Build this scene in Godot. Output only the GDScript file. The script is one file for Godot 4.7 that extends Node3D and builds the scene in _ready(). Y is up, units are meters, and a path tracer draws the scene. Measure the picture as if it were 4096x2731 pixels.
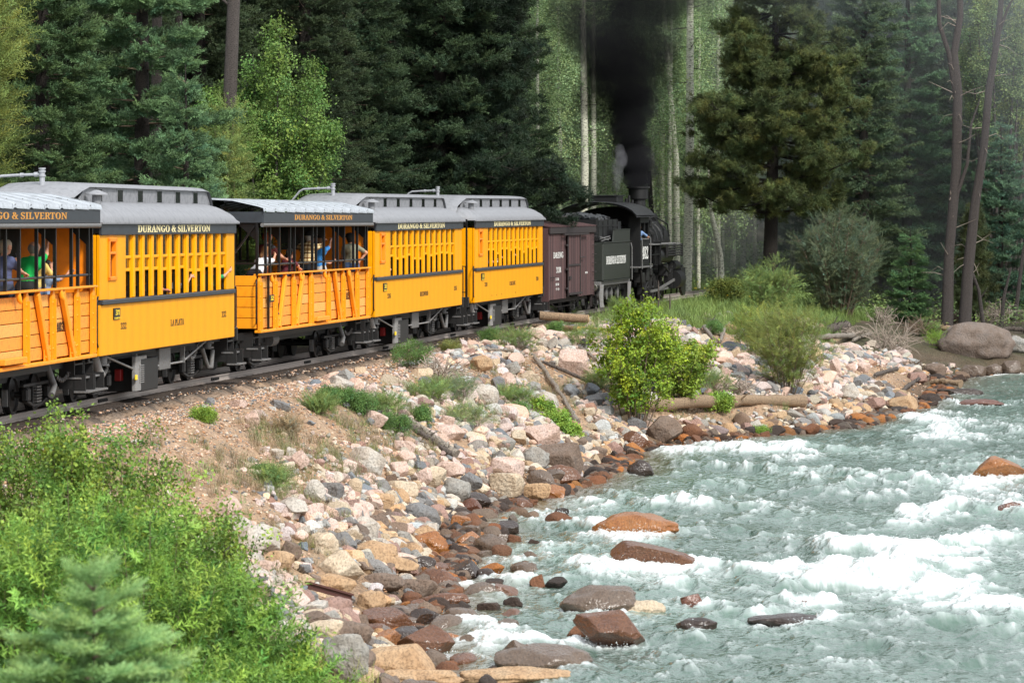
extends Node3D
# A steam train of yellow cars on a curved narrow gauge track above a rocky river, forest behind.
# x is right, y up, -z into the distance; "d" below is distance along -z. Metres.

const FOCAL := 14000.0     # focal length in pixels of the 4096 wide photograph
const EYE_Y := 6.0
var M := {}                # materials
var taken := {}            # names in use
var rnd := RandomNumberGenerator.new()
var relief := FastNoiseLite.new()
var river_rocks := []      # Vector3(x, d, radius) of the boulders that stand in the stream

class Geo:
	var v := PackedVector3Array()
	var n := PackedVector3Array()
	var c := PackedColorArray()
	var uv := PackedVector2Array()
	var col := Color(1, 1, 1)
	var tinted := false
	func p3(a: Vector3, b: Vector3, e: Vector3, na: Vector3, nb: Vector3, ne: Vector3) -> void:
		v.append(a); v.append(e); v.append(b)
		n.append(na); n.append(ne); n.append(nb)
		if tinted:
			c.append(col); c.append(col); c.append(col)
	func tri(a: Vector3, b: Vector3, e: Vector3) -> void:   # counter-clockwise seen from outside
		var m := (b - a).cross(e - a).normalized()
		p3(a, b, e, m, m, m)
	func quad(a: Vector3, b: Vector3, e: Vector3, f: Vector3) -> void:
		tri(a, b, e)
		tri(a, e, f)
	func box(at: Vector3, size: Vector3, B := Basis.IDENTITY, bev := 0.0) -> void:
		var h := size * 0.5
		bev = minf(bev, minf(h.x, minf(h.y, h.z)) * 0.6)
		var ax := [Vector3.RIGHT, Vector3.UP, Vector3.BACK]
		for i in 3:
			for s in [-1.0, 1.0]:
				var j := (i + 1) % 3
				var k := (i + 2) % 3
				var o: Vector3 = ax[i] * h[i] * s
				var a: Vector3 = ax[j] * (h[j] - bev)
				var b: Vector3 = ax[k] * (h[k] - bev) * s
				quad(at + B * (o - a - b), at + B * (o + a - b), at + B * (o + a + b), at + B * (o - a + b))
		if bev <= 0.0:
			return
		for i in 3:                                    # the twelve chamfers
			var j := (i + 1) % 3
			var k := (i + 2) % 3
			for s in [-1.0, 1.0]:
				for t in [-1.0, 1.0]:
					var l: Vector3 = ax[i] * (h[i] - bev)
					var p: Vector3 = ax[j] * h[j] * s + ax[k] * (h[k] - bev) * t
					var q: Vector3 = ax[j] * (h[j] - bev) * s + ax[k] * h[k] * t
					pair(at, B, p, q, l)
	func pair(at: Vector3, B: Basis, p: Vector3, q: Vector3, l: Vector3) -> void:
		var a := at + B * (p - l)
		var b := at + B * (p + l)
		var e := at + B * (q + l)
		var f := at + B * (q - l)
		if (b - a).cross(e - a).dot(B * (p + q)) >= 0.0:
			quad(a, b, e, f)
		else:
			quad(f, e, b, a)
	func bar(a: Vector3, b: Vector3, w: float, h: float, up := Vector3.UP, bev := 0.0) -> void:
		var x := (b - a).normalized()
		var z := x.cross(up)
		if z.length() < 0.01:
			z = x.cross(Vector3.BACK)
		z = z.normalized()
		box((a + b) * 0.5, Vector3(a.distance_to(b), h, w), Basis(x, z.cross(x), z), bev)
	func tube(pts: Array, rads: Array, sides := 8, cap := true) -> void:
		var rings := []
		var side := Vector3.ZERO
		for i in pts.size():
			var t: Vector3 = (pts[mini(i + 1, pts.size() - 1)] - pts[maxi(i - 1, 0)]).normalized()
			if side == Vector3.ZERO:
				side = t.cross(Vector3.UP if absf(t.y) < 0.9 else Vector3.RIGHT).normalized()
			side = (side - t * side.dot(t)).normalized()
			var up := t.cross(side)
			var ring := []
			for k in sides:
				var a := TAU * k / sides
				ring.append(side * cos(a) + up * sin(a))
			rings.append(ring)
		for i in pts.size() - 1:
			var ra: float = rads[mini(i, rads.size() - 1)]
			var rb: float = rads[mini(i + 1, rads.size() - 1)]
			for k in sides:
				var l := (k + 1) % sides
				var a0: Vector3 = rings[i][k]
				var a1: Vector3 = rings[i][l]
				var b0: Vector3 = rings[i + 1][k]
				var b1: Vector3 = rings[i + 1][l]
				var A: Vector3 = pts[i] + a0 * ra
				var A2: Vector3 = pts[i] + a1 * ra
				var B1: Vector3 = pts[i + 1] + b0 * rb
				var B2: Vector3 = pts[i + 1] + b1 * rb
				p3(A, B2, B1, a0, b1, b0)
				p3(A, A2, B2, a0, a1, b1)
		if cap:
			for e in [0, pts.size() - 1]:
				var r: float = rads[mini(e, rads.size() - 1)]
				for k in sides:
					var l := (k + 1) % sides
					var A: Vector3 = pts[e] + rings[e][k] * r
					var B: Vector3 = pts[e] + rings[e][l] * r
					if e == 0:
						tri(pts[e], B, A)
					else:
						tri(pts[e], A, B)
	func cyl(a: Vector3, b: Vector3, r: float, sides := 10) -> void:
		tube([a, b], [r, r], sides)
	func lathe(prof: Array, at: Vector3, axis: Vector3, sides := 20) -> void:   # (radius, along) pairs, going forward along the axis; flat faces along, smooth round
		axis = axis.normalized()
		var s := axis.cross(Vector3.UP if absf(axis.y) < 0.9 else Vector3.RIGHT).normalized()
		var t := axis.cross(s)
		for i in prof.size() - 1:
			var p: Vector2 = prof[i]
			var q: Vector2 = prof[i + 1]
			var sl := Vector2(q.y - p.y, p.x - q.x).normalized()
			for k in sides:
				var d0 := s * cos(TAU * k / sides) + t * sin(TAU * k / sides)
				var d1 := s * cos(TAU * (k + 1) / sides) + t * sin(TAU * (k + 1) / sides)
				var n0 := (d0 * sl.x + axis * sl.y).normalized()
				var n1 := (d1 * sl.x + axis * sl.y).normalized()
				var A := at + d0 * p.x + axis * p.y
				var B := at + d1 * p.x + axis * p.y
				var C := at + d1 * q.x + axis * q.y
				var D := at + d0 * q.x + axis * q.y
				if p.x > 0.0:
					p3(A, B, C, n0, n1, n1)
				if q.x > 0.0:
					p3(A, C, D, n0, n1, n0)
	func prism(poly: Array, T: Transform3D, depth: float) -> void:    # polygon in the xy plane of T, thickness depth along its z
		var pp := PackedVector2Array(poly)
		if Geometry2D.is_polygon_clockwise(pp):
			pp.reverse()
		var h := Vector3(0, 0, depth * 0.5)
		var ids := Geometry2D.triangulate_polygon(pp)
		for i in range(0, ids.size(), 3):
			var a := Vector3(pp[ids[i]].x, pp[ids[i]].y, 0)
			var b := Vector3(pp[ids[i + 1]].x, pp[ids[i + 1]].y, 0)
			var e := Vector3(pp[ids[i + 2]].x, pp[ids[i + 2]].y, 0)
			if (b - a).cross(e - a).z < 0:
				var w := b
				b = e
				e = w
			tri(T * (a + h), T * (b + h), T * (e + h))
			tri(T * (a - h), T * (e - h), T * (b - h))
		for i in pp.size():
			var a := Vector3(pp[i].x, pp[i].y, 0)
			var b := Vector3(pp[(i + 1) % pp.size()].x, pp[(i + 1) % pp.size()].y, 0)
			quad(T * (a - h), T * (b - h), T * (b + h), T * (a + h))
	func surf(rows: Array, cols := [], uvs := []) -> void:             # a smooth sheet over rows of points; its front is row x column turned by the right hand
		var nr := rows.size()
		var nc: int = rows[0].size()
		var nn := []
		for i in nr:
			var line := PackedVector3Array()
			line.resize(nc)
			var up: PackedVector3Array = rows[mini(i + 1, nr - 1)]
			var dn: PackedVector3Array = rows[maxi(i - 1, 0)]
			var me: PackedVector3Array = rows[i]
			for j in nc:
				line[j] = (up[j] - dn[j]).cross(me[mini(j + 1, nc - 1)] - me[maxi(j - 1, 0)]).normalized()
			nn.append(line)
		var start := v.size()
		var total := (nr - 1) * (nc - 1) * 6
		v.resize(start + total)
		n.resize(start + total)
		if cols.size():
			c.resize(start + total)
		if uvs.size():
			uv.resize(start + total)
		var w := start
		for i in nr - 1:
			var r0: PackedVector3Array = rows[i]
			var r1: PackedVector3Array = rows[i + 1]
			var n0: PackedVector3Array = nn[i]
			var n1: PackedVector3Array = nn[i + 1]
			for j in nc - 1:
				v[w] = r0[j]; v[w + 1] = r1[j + 1]; v[w + 2] = r1[j]
				v[w + 3] = r0[j]; v[w + 4] = r0[j + 1]; v[w + 5] = r1[j + 1]
				n[w] = n0[j]; n[w + 1] = n1[j + 1]; n[w + 2] = n1[j]
				n[w + 3] = n0[j]; n[w + 4] = n0[j + 1]; n[w + 5] = n1[j + 1]
				if cols.size():
					var k0: PackedColorArray = cols[i]
					var k1: PackedColorArray = cols[i + 1]
					c[w] = k0[j]; c[w + 1] = k1[j + 1]; c[w + 2] = k1[j]
					c[w + 3] = k0[j]; c[w + 4] = k0[j + 1]; c[w + 5] = k1[j + 1]
				if uvs.size():
					var u0: PackedVector2Array = uvs[i]
					var u1: PackedVector2Array = uvs[i + 1]
					uv[w] = u0[j]; uv[w + 1] = u1[j + 1]; uv[w + 2] = u1[j]
					uv[w + 3] = u0[j]; uv[w + 4] = u0[j + 1]; uv[w + 5] = u1[j + 1]
				w += 6
	func mesh() -> ArrayMesh:
		var a := []
		a.resize(Mesh.ARRAY_MAX)
		a[Mesh.ARRAY_VERTEX] = v
		a[Mesh.ARRAY_NORMAL] = n
		if c.size() == v.size() and c.size() > 0:
			a[Mesh.ARRAY_COLOR] = c
		if uv.size() == v.size() and uv.size() > 0:
			a[Mesh.ARRAY_TEX_UV] = uv
		var m := ArrayMesh.new()
		if v.size():
			m.add_surface_from_arrays(Mesh.PRIMITIVE_TRIANGLES, a)
		return m

# ---------------------------------------------------------------- names, things, parts
func numbered(called: String) -> String:
	var k: int = taken.get(called, 0)
	taken[called] = k + 1
	return called if k == 0 else "%s_%03d" % [called, k]

func tag(o: Node3D, label: String, category: String, group := "", kind := "") -> Node3D:
	if label:
		o.set_meta("label", label)
	if category:
		o.set_meta("category", category)
	if group:
		o.set_meta("group", group)
	if kind:
		o.set_meta("kind", kind)
	return o

func thing(called: String, label: String, category: String, at := Transform3D.IDENTITY, group := "") -> Node3D:
	var o := Node3D.new()
	o.name = numbered(called)
	add_child(o)
	o.transform = at
	tag(o, label, category, group)
	return o

func part(parent: Node3D, called: String, g: Variant, m: Material, label := "", at := Transform3D.IDENTITY) -> MeshInstance3D:
	var o := MeshInstance3D.new()
	o.mesh = g.mesh() if g is Geo else g
	o.material_override = m
	if parent == self:
		o.name = numbered(called)
		add_child(o)
	else:
		var k := 1
		var nm := called
		while parent.has_node(nm):
			nm = "%s_%03d" % [called, k]
			k += 1
		o.name = nm
		parent.add_child(o, true)
	o.transform = at
	if called == "limbs":
		o.set_meta("kind", "stuff")
	if label:
		o.set_meta("label", label)
	return o

func copies(parent: Node3D, called: String, m: Mesh, mat: Material, list: Array, tints := PackedColorArray()) -> MultiMeshInstance3D:
	var mm := MultiMesh.new()
	mm.transform_format = MultiMesh.TRANSFORM_3D
	mm.use_colors = tints.size() > 0
	mm.mesh = m
	mm.instance_count = list.size()
	for i in list.size():
		mm.set_instance_transform(i, list[i])
		if tints.size():
			mm.set_instance_color(i, tints[i])
	var o := MultiMeshInstance3D.new()
	o.multimesh = mm
	o.material_override = mat
	if parent == self:
		o.name = numbered(called)
	else:
		var k := 1
		var nm := called
		while parent.has_node(nm):
			nm = "%s_%03d" % [called, k]
			k += 1
		o.name = nm
	parent.add_child(o, true)
	o.set_meta("kind", "stuff")
	return o

# ---------------------------------------------------------------- materials
func noise_tex(seed_: int, freq: float, stops: Array, kind := FastNoiseLite.TYPE_SIMPLEX_SMOOTH, octaves := 4, normal := false, strength := 4.0, size := 512, squash := 1.0) -> NoiseTexture2D:
	var nz := FastNoiseLite.new()
	nz.noise_type = kind
	nz.seed = seed_
	nz.frequency = freq
	nz.fractal_octaves = octaves
	var t := NoiseTexture2D.new()
	t.width = size
	t.height = int(size * squash)
	t.seamless = true
	t.noise = nz
	t.generate_mipmaps = false
	if normal:
		t.as_normal_map = true
		t.bump_strength = strength
	if stops.size():
		var g := Gradient.new()
		var off := PackedFloat32Array()
		var cs := PackedColorArray()
		for s in stops:
			off.append(s[0])
			cs.append(s[1])
		g.offsets = off
		g.colors = cs
		t.color_ramp = g
	return t

func gray(a: float) -> Color:
	return Color(a, a, a)

func lin(r: float, g: float, b: float) -> Color:
	return Color(r, g, b).srgb_to_linear()

func mat(called: String, c: Color, rough := 0.8, tex: Texture2D = null, scale := 1.0, world := false, metal := 0.0) -> StandardMaterial3D:
	var m := StandardMaterial3D.new()
	m.resource_name = called
	m.albedo_color = c
	m.roughness = rough
	m.metallic = metal
	if tex:
		m.albedo_texture = tex
		m.uv1_triplanar = true
		m.uv1_world_triplanar = world
		m.uv1_scale = Vector3(scale, scale, scale)
	M[called] = m
	return m

func bumpy(m: StandardMaterial3D, t: Texture2D, cm: float) -> StandardMaterial3D:
	m.heightmap_enabled = true
	m.heightmap_texture = t
	m.heightmap_scale = cm
	return m

func leafy(called: String, c: Color, glow := 0.35, rough := 0.55) -> StandardMaterial3D:
	var m := mat(called, c, rough)
	m.vertex_color_use_as_albedo = true
	m.backlight_enabled = glow > 0.0
	m.backlight = gray(glow)
	m.metallic_specular = 0.35
	return m

func make_materials() -> void:
	var W := Color.WHITE
	var blotch := noise_tex(3, 0.012, [[0.0, Color(0.80, 0.76, 0.72)], [0.45, Color(0.95, 0.93, 0.91)], [0.6, W], [1.0, Color(0.88, 0.9, 0.92)]])
	var speck := noise_tex(5, 0.09, [[0.0, gray(0.55)], [0.34, gray(0.82)], [0.46, gray(0.96)], [0.6, W], [1.0, gray(0.88)]], FastNoiseLite.TYPE_SIMPLEX, 3)
	var fine := noise_tex(6, 0.05, [], FastNoiseLite.TYPE_SIMPLEX, 5)
	var streak := noise_tex(8, 0.02, [[0.0, gray(0.80)], [0.4, gray(0.94)], [0.55, W], [1.0, gray(0.9)]], FastNoiseLite.TYPE_SIMPLEX_SMOOTH, 4, false, 0.0, 512)
	var grain := noise_tex(9, 0.03, [[0.0, gray(0.38)], [0.42, gray(0.8)], [0.6, W], [1.0, gray(0.7)]], FastNoiseLite.TYPE_SIMPLEX, 4)
	var soft := noise_tex(10, 0.006, [[0.0, gray(0.8)], [0.5, W], [1.0, gray(0.88)]])
	var grime := noise_tex(12, 0.01, [[0.0, Color(0.93, 0.90, 0.86)], [0.35, Color(0.985, 0.98, 0.97)], [0.7, W], [1.0, Color(0.97, 0.95, 0.94)]], FastNoiseLite.TYPE_SIMPLEX_SMOOTH, 3)
	# rock: colours of the stone itself
	var kinds := {"pink": Color(0.81, 0.715, 0.665), "tan": Color(0.78, 0.715, 0.62), "bluegray": Color(0.475, 0.475, 0.475), "granite": Color(0.49, 0.44, 0.405), "pale": Color(0.745, 0.72, 0.68), "orange": Color(0.72, 0.60, 0.465), "brown": Color(0.47, 0.405, 0.355), "red": Color(0.60, 0.485, 0.44), "gray": Color(0.60, 0.59, 0.565)}
	for k in kinds:
		var m := mat("rock_" + k, kinds[k], 0.85, blotch, 0.35, true)
		m.detail_enabled = true
		m.detail_blend_mode = BaseMaterial3D.BLEND_MODE_MUL
		m.detail_albedo = speck
		m.detail_uv_layer = BaseMaterial3D.DETAIL_UV_1
		bumpy(m, fine, 2.2)
	var wets := {"wet_brown": Color(0.42, 0.28, 0.19), "wet_dark": Color(0.22, 0.17, 0.14), "wet_orange": Color(0.60, 0.39, 0.20), "wet_red": Color(0.42, 0.27, 0.21), "wet_gray": Color(0.42, 0.36, 0.31)}
	for k in wets:
		var m := mat("rock_" + k, wets[k], 0.32, blotch, 0.5, true)
		m.detail_enabled = true
		m.detail_blend_mode = BaseMaterial3D.BLEND_MODE_MUL
		m.detail_albedo = speck
		bumpy(m, fine, 1.5)
	var st := mat("stones", W, 0.9, speck, 0.6, true)
	st.vertex_color_use_as_albedo = true
	bumpy(st, fine, 2.0)
	var so := mat("soil", W, 0.95, blotch, 0.25, true)
	so.vertex_color_use_as_albedo = true
	so.detail_enabled = true
	so.detail_blend_mode = BaseMaterial3D.BLEND_MODE_MUL
	so.detail_albedo = noise_tex(15, 0.13, [[0.0, gray(0.45)], [0.4, gray(0.82)], [0.55, W], [1.0, gray(0.75)]], FastNoiseLite.TYPE_CELLULAR, 2)
	bumpy(so, fine, 6.0)
	# wood
	bumpy(mat("driftwood", Color(0.62, 0.58, 0.53), 0.9, grain, 1.2, true), grain, 5.0)
	bumpy(mat("driftwood_tan", Color(0.66, 0.56, 0.45), 0.9, grain, 1.2, true), grain, 5.0)
	bumpy(mat("driftwood_dark", Color(0.40, 0.36, 0.33), 0.9, grain, 1.2, true), grain, 5.0)
	mat("cut_wood", Color(0.86, 0.69, 0.37), 0.8, grain, 3.0)
	mat("rust", Color(0.33, 0.18, 0.15), 0.8, streak, 2.0)
	bumpy(mat("bark", Color(0.36, 0.31, 0.27), 0.95, grain, 1.5, true), grain, 5.0)
	bumpy(mat("bark_dark", Color(0.2, 0.175, 0.155), 0.95, grain, 1.5, true), grain, 5.0)
	bumpy(mat("bark_gray", Color(0.37, 0.34, 0.325), 0.95, grain, 1.5, true), grain, 5.0)
	var asp := noise_tex(21, 0.02, [[0.0, gray(0.12)], [0.26, gray(0.3)], [0.33, gray(0.92)], [0.7, W], [1.0, gray(0.82)]], FastNoiseLite.TYPE_SIMPLEX, 4, false, 0, 512)
	var am := mat("bark_aspen", Color(0.82, 0.82, 0.74), 0.8, asp, 1.0, true)
	am.uv1_scale = Vector3(0.4, 1.3, 0.4)
	mat("twig", Color(0.42, 0.36, 0.30), 0.9)
	mat("twig_gray", Color(0.60, 0.55, 0.50), 0.9)
	# the train
	var ye := mat("yellow", Color(0.97, 0.655, 0.0), 0.42, grime, 0.6)
	ye.metallic_specular = 0.35
	var yb := mat("yellow_boards", Color(0.97, 0.655, 0.0), 0.42, grime, 0.6)
	yb.metallic_specular = 0.35
	var bn := FastNoiseLite.new()
	bn.seed = 5
	bn.frequency = 0.02
	var bi := Image.create(512, 512, false, Image.FORMAT_RGB8)
	for x in 512:                                  # tongue and groove boards, each a shade of its own, with faint rain streaks
		var own := 0.955 + 0.045 * absf(sin(float(x / 32) * 12.99))
		for y in 512:
			var k := own + 0.075 * bn.get_noise_2d(x * 5.0, y * 0.35) + 0.02 * bn.get_noise_2d(x * 0.6, y * 0.6)
			if x % 32 < 3:
				k *= 0.80
			bi.set_pixel(x, y, Color(minf(k, 1.0), minf(k * 0.99, 1.0), minf(k * 0.95, 1.0)))
	yb.albedo_texture = ImageTexture.create_from_image(bi)
	yb.uv1_scale = Vector3(0.85, 0.85, 0.85)
	mat("yellow_trim", Color(0.98, 0.55, 0.02), 0.45, grime, 0.6)
	mat("orange_paint", Color(0.95, 0.60, 0.04), 0.5, grime, 0.8)
	mat("orange_wood", Color(0.95, 0.605, 0.21), 0.72, streak, 0.9)
	mat("orange_wood_deep", Color(0.94, 0.60, 0.14), 0.72, streak, 0.8)
	mat("orange_wood_pale", Color(0.95, 0.67, 0.33), 0.75, streak, 1.1)
	mat("navy", Color(0.19, 0.215, 0.24), 0.5, soft, 0.7)
	mat("roof_gray", Color(0.53, 0.535, 0.55), 0.55, noise_tex(31, 0.02, [[0.0, gray(0.80)], [0.4, gray(0.93)], [0.55, W], [1.0, gray(0.9)]], FastNoiseLite.TYPE_SIMPLEX_SMOOTH, 3), 0.5)
	mat("roof_metal", Color(0.74, 0.76, 0.78), 0.38, soft, 0.7, false, 0.55)
	mat("silver", Color(0.66, 0.67, 0.69), 0.5, soft, 2.0, false, 0.2)
	mat("black_paint", Color(0.035, 0.035, 0.038), 0.4)
	mat("iron", Color(0.095, 0.093, 0.093), 0.6, blotch, 2.0)
	mat("iron_gray", Color(0.42, 0.42, 0.42), 0.6, blotch, 2.0)
	mat("iron_pale", Color(0.55, 0.55, 0.55), 0.55, blotch, 2.0)
	mat("dark", Color(0.06, 0.055, 0.05), 0.9)
	mat("interior", Color(0.36, 0.21, 0.08), 0.6)
	mat("seat", Color(0.16, 0.11, 0.09), 0.8)
	mat("letter_cream", Color(0.92, 0.87, 0.66), 0.6)
	mat("letter_gold", Color(0.80, 0.56, 0.22), 0.6)
	mat("letter_black", Color(0.10, 0.08, 0.05), 0.6)
	mat("letter_white", Color(0.86, 0.86, 0.84), 0.6)
	mat("letter_yellow", Color(0.95, 0.82, 0.2), 0.6)
	mat("tar", Color(0.03, 0.03, 0.03), 0.5)
	mat("red_paint", Color(0.5, 0.06, 0.06), 0.5)
	mat("plum", Color(0.30, 0.20, 0.20), 0.85, streak, 1.1)
	mat("plum_dark", Color(0.25, 0.165, 0.165), 0.85, streak, 1.3)
	mat("plum_pale", Color(0.345, 0.24, 0.235), 0.85, streak, 0.9)
	mat("plum_iron", Color(0.17, 0.14, 0.14), 0.8, blotch, 2.0)
	mat("engine_black", Color(0.062, 0.062, 0.064), 0.5, soft, 1.0)
	mat("tender_green", Color(0.165, 0.18, 0.158), 0.5, streak, 0.7)
	mat("coal", Color(0.16, 0.165, 0.175), 0.4, speck, 2.0)
	mat("brass", Color(0.8, 0.78, 0.72), 0.25, null, 1.0, false, 0.9)
	var gl := mat("glass", Color(0.10, 0.11, 0.10, 0.30), 0.05)
	gl.transparency = BaseMaterial3D.TRANSPARENCY_ALPHA
	mat("dark_pane", Color(0.05, 0.055, 0.06), 0.12)
	mat("frosted", Color(0.78, 0.75, 0.7), 0.4)
	mat("sleeper", Color(0.27, 0.225, 0.19), 0.9, grain, 1.5, true)
	mat("rail_steel", Color(0.62, 0.58, 0.55), 0.6, streak, 1.5)
	mat("rail_top", Color(0.55, 0.54, 0.53), 0.35, null, 1.0, false, 0.8)
	var pm := mat("people", W, 0.85)
	pm.vertex_color_use_as_albedo = true
	pm.subsurf_scatter_enabled = false
	mat("hair", Color(0.2, 0.13, 0.09), 0.6)
	# leaves
	leafy("needles", W, 0.12, 0.6)
	leafy("leaves", W, 0.5, 0.5)

# ---------------------------------------------------------------- where things are
func lerp_table(t: Array, x: float) -> float:
	if x <= t[0].x:
		return t[0].y
	for i in t.size() - 1:
		if x <= t[i + 1].x:
			return lerpf(t[i].y, t[i + 1].y, (x - t[i].x) / (t[i + 1].x - t[i].x))
	return t[-1].y

func track_x(d: float) -> float:
	var e := d - 100.0
	var x := ((-1.31124e-06 * e + 5.48448e-04) * e + 0.182747736) * e - 2.70270914
	return x + (0.004 * (d - 150.0) * (d - 150.0) if d > 150.0 else 0.0)

const RAIL_Y := [Vector2(0, 2.65), Vector2(63, 2.975), Vector2(70, 3.01), Vector2(82, 3.045), Vector2(95, 3.13), Vector2(107, 3.25), Vector2(118, 3.34), Vector2(137, 3.5), Vector2(260, 4.6)]
func rail_y(d: float) -> float:
	return lerp_table(RAIL_Y, d)

const SHORE := [Vector2(0, -3.2), Vector2(30, -2.2), Vector2(46, -1.3), Vector2(52.4, -2.0), Vector2(55.8, -1.5), Vector2(62, -1.3), Vector2(68.7, -1.3), Vector2(73.1, -0.4), Vector2(77.3, 0.9), Vector2(82.6, 2.0), Vector2(88.9, 2.8), Vector2(92.7, 4.5), Vector2(96.3, 6.9), Vector2(99, 8.85), Vector2(102.6, 10.2), Vector2(107, 11.4), Vector2(113, 13.2), Vector2(121, 14.4), Vector2(128, 15.6), Vector2(130.8, 19.1), Vector2(134, 25), Vector2(140, 40), Vector2(150, 70), Vector2(260, 90)]
func shore_x(d: float) -> float:
	return lerp_table(SHORE, d)

func water_y(d: float) -> float:
	return 0.1 + 0.009 * (d - 45.0)

func track_turn(d: float) -> float:
	return atan2(track_x(d + 0.5) - track_x(d - 0.5), 1.0)

func ground_y(x: float, d: float) -> float:
	var k := cos(track_turn(d))
	var u := (x - track_x(d)) * k
	var ue := maxf((shore_x(d) - track_x(d)) * k, 4.2)
	var base := rail_y(d) - 0.29
	var y := base
	if u < -3.2:
		y = base - 0.15 * smoothstep(-3.2, -4.5, u) + maxf(0.0, -6.0 - u) * 0.16
	elif u > 2.7:
		var t := (u - 2.7) / (ue - 2.7)
		var e := lerpf(1.15, 2.0, smoothstep(93.0, 112.0, d))
		var low := water_y(d) - 0.06
		var high := lerpf(base, minf(base, 2.45), smoothstep(11.0, 16.0, x) * smoothstep(112.0, 126.0, d))
		if t < 1.0:
			y = lerpf(high, low, pow(t, e))
		else:
			y = maxf(low - (u - ue) * 0.3, low - 0.8)
	elif absf(u) < 1.3:
		y = base + 0.13
	if d > 158.0 and u < 12.0:
		y += (d - 158.0) * 0.03 + maxf(0.0, d - 222.0) * 0.6
	elif d > 146.0 and u >= 12.0:
		y += maxf(0.0, d - 222.0) * 0.6
	var rough := 0.035 if absf(u) < 2.7 else 0.12
	return y + relief.get_noise_2d(x * 9.0, d * 6.0) * rough + relief.get_noise_2d(x * 1.6, d * 1.6) * (0.0 if absf(u) < 3.0 else 0.18 * smoothstep(3.0, 5.0, absf(u)))

func spot(x: float, d: float, lift := 0.0) -> Vector3:
	return Vector3(x, ground_y(x, d) + lift, -d)

# where a line of sight through a photo point (in the 2352 wide view) meets the bank or the stream
func meets(px: float, py: float) -> Vector3:
	var sx := (px * 1.7415 - 2048.0) / FOCAL
	var sy := (py * 1.7415 - 948.0) / FOCAL
	var d := 18.0
	while d < 230.0:
		var y := EYE_Y - sy * d
		if y <= maxf(ground_y(sx * d, d), water_y(d)):
			return Vector3(sx * d, y, -d)
		d += 0.15
	return Vector3(sx * d, EYE_Y - sy * d, -d)

func car_frame(d0: float, length: float) -> Transform3D:      # x forward along the track, y up, z towards the river
	var d1 := d0 + length * 0.98
	var a := Vector3(track_x(d0), rail_y(d0), -d0)
	var b := Vector3(track_x(d1), rail_y(d1), -d1)
	var x := (b - a).normalized()
	var z := x.cross(Vector3.UP).normalized()
	return Transform3D(Basis(x, z.cross(x), z), a)

# ---------------------------------------------------------------- smoke and haze
func puff(t: Node3D, called: String, at: Vector3, size: Vector3, m: FogMaterial) -> void:
	var f := FogVolume.new()
	f.shape = RenderingServer.FOG_VOLUME_SHAPE_ELLIPSOID
	f.size = size
	f.material = m
	var nm := called
	var k := 1
	while t.has_node(nm):
		nm = "%s_%03d" % [called, k]
		k += 1
	f.name = nm
	t.add_child(f, true)
	f.position = at

func fog_mat(density: float, c: Color) -> FogMaterial:
	var m := FogMaterial.new()
	m.density = density
	m.albedo = c
	return m

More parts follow.
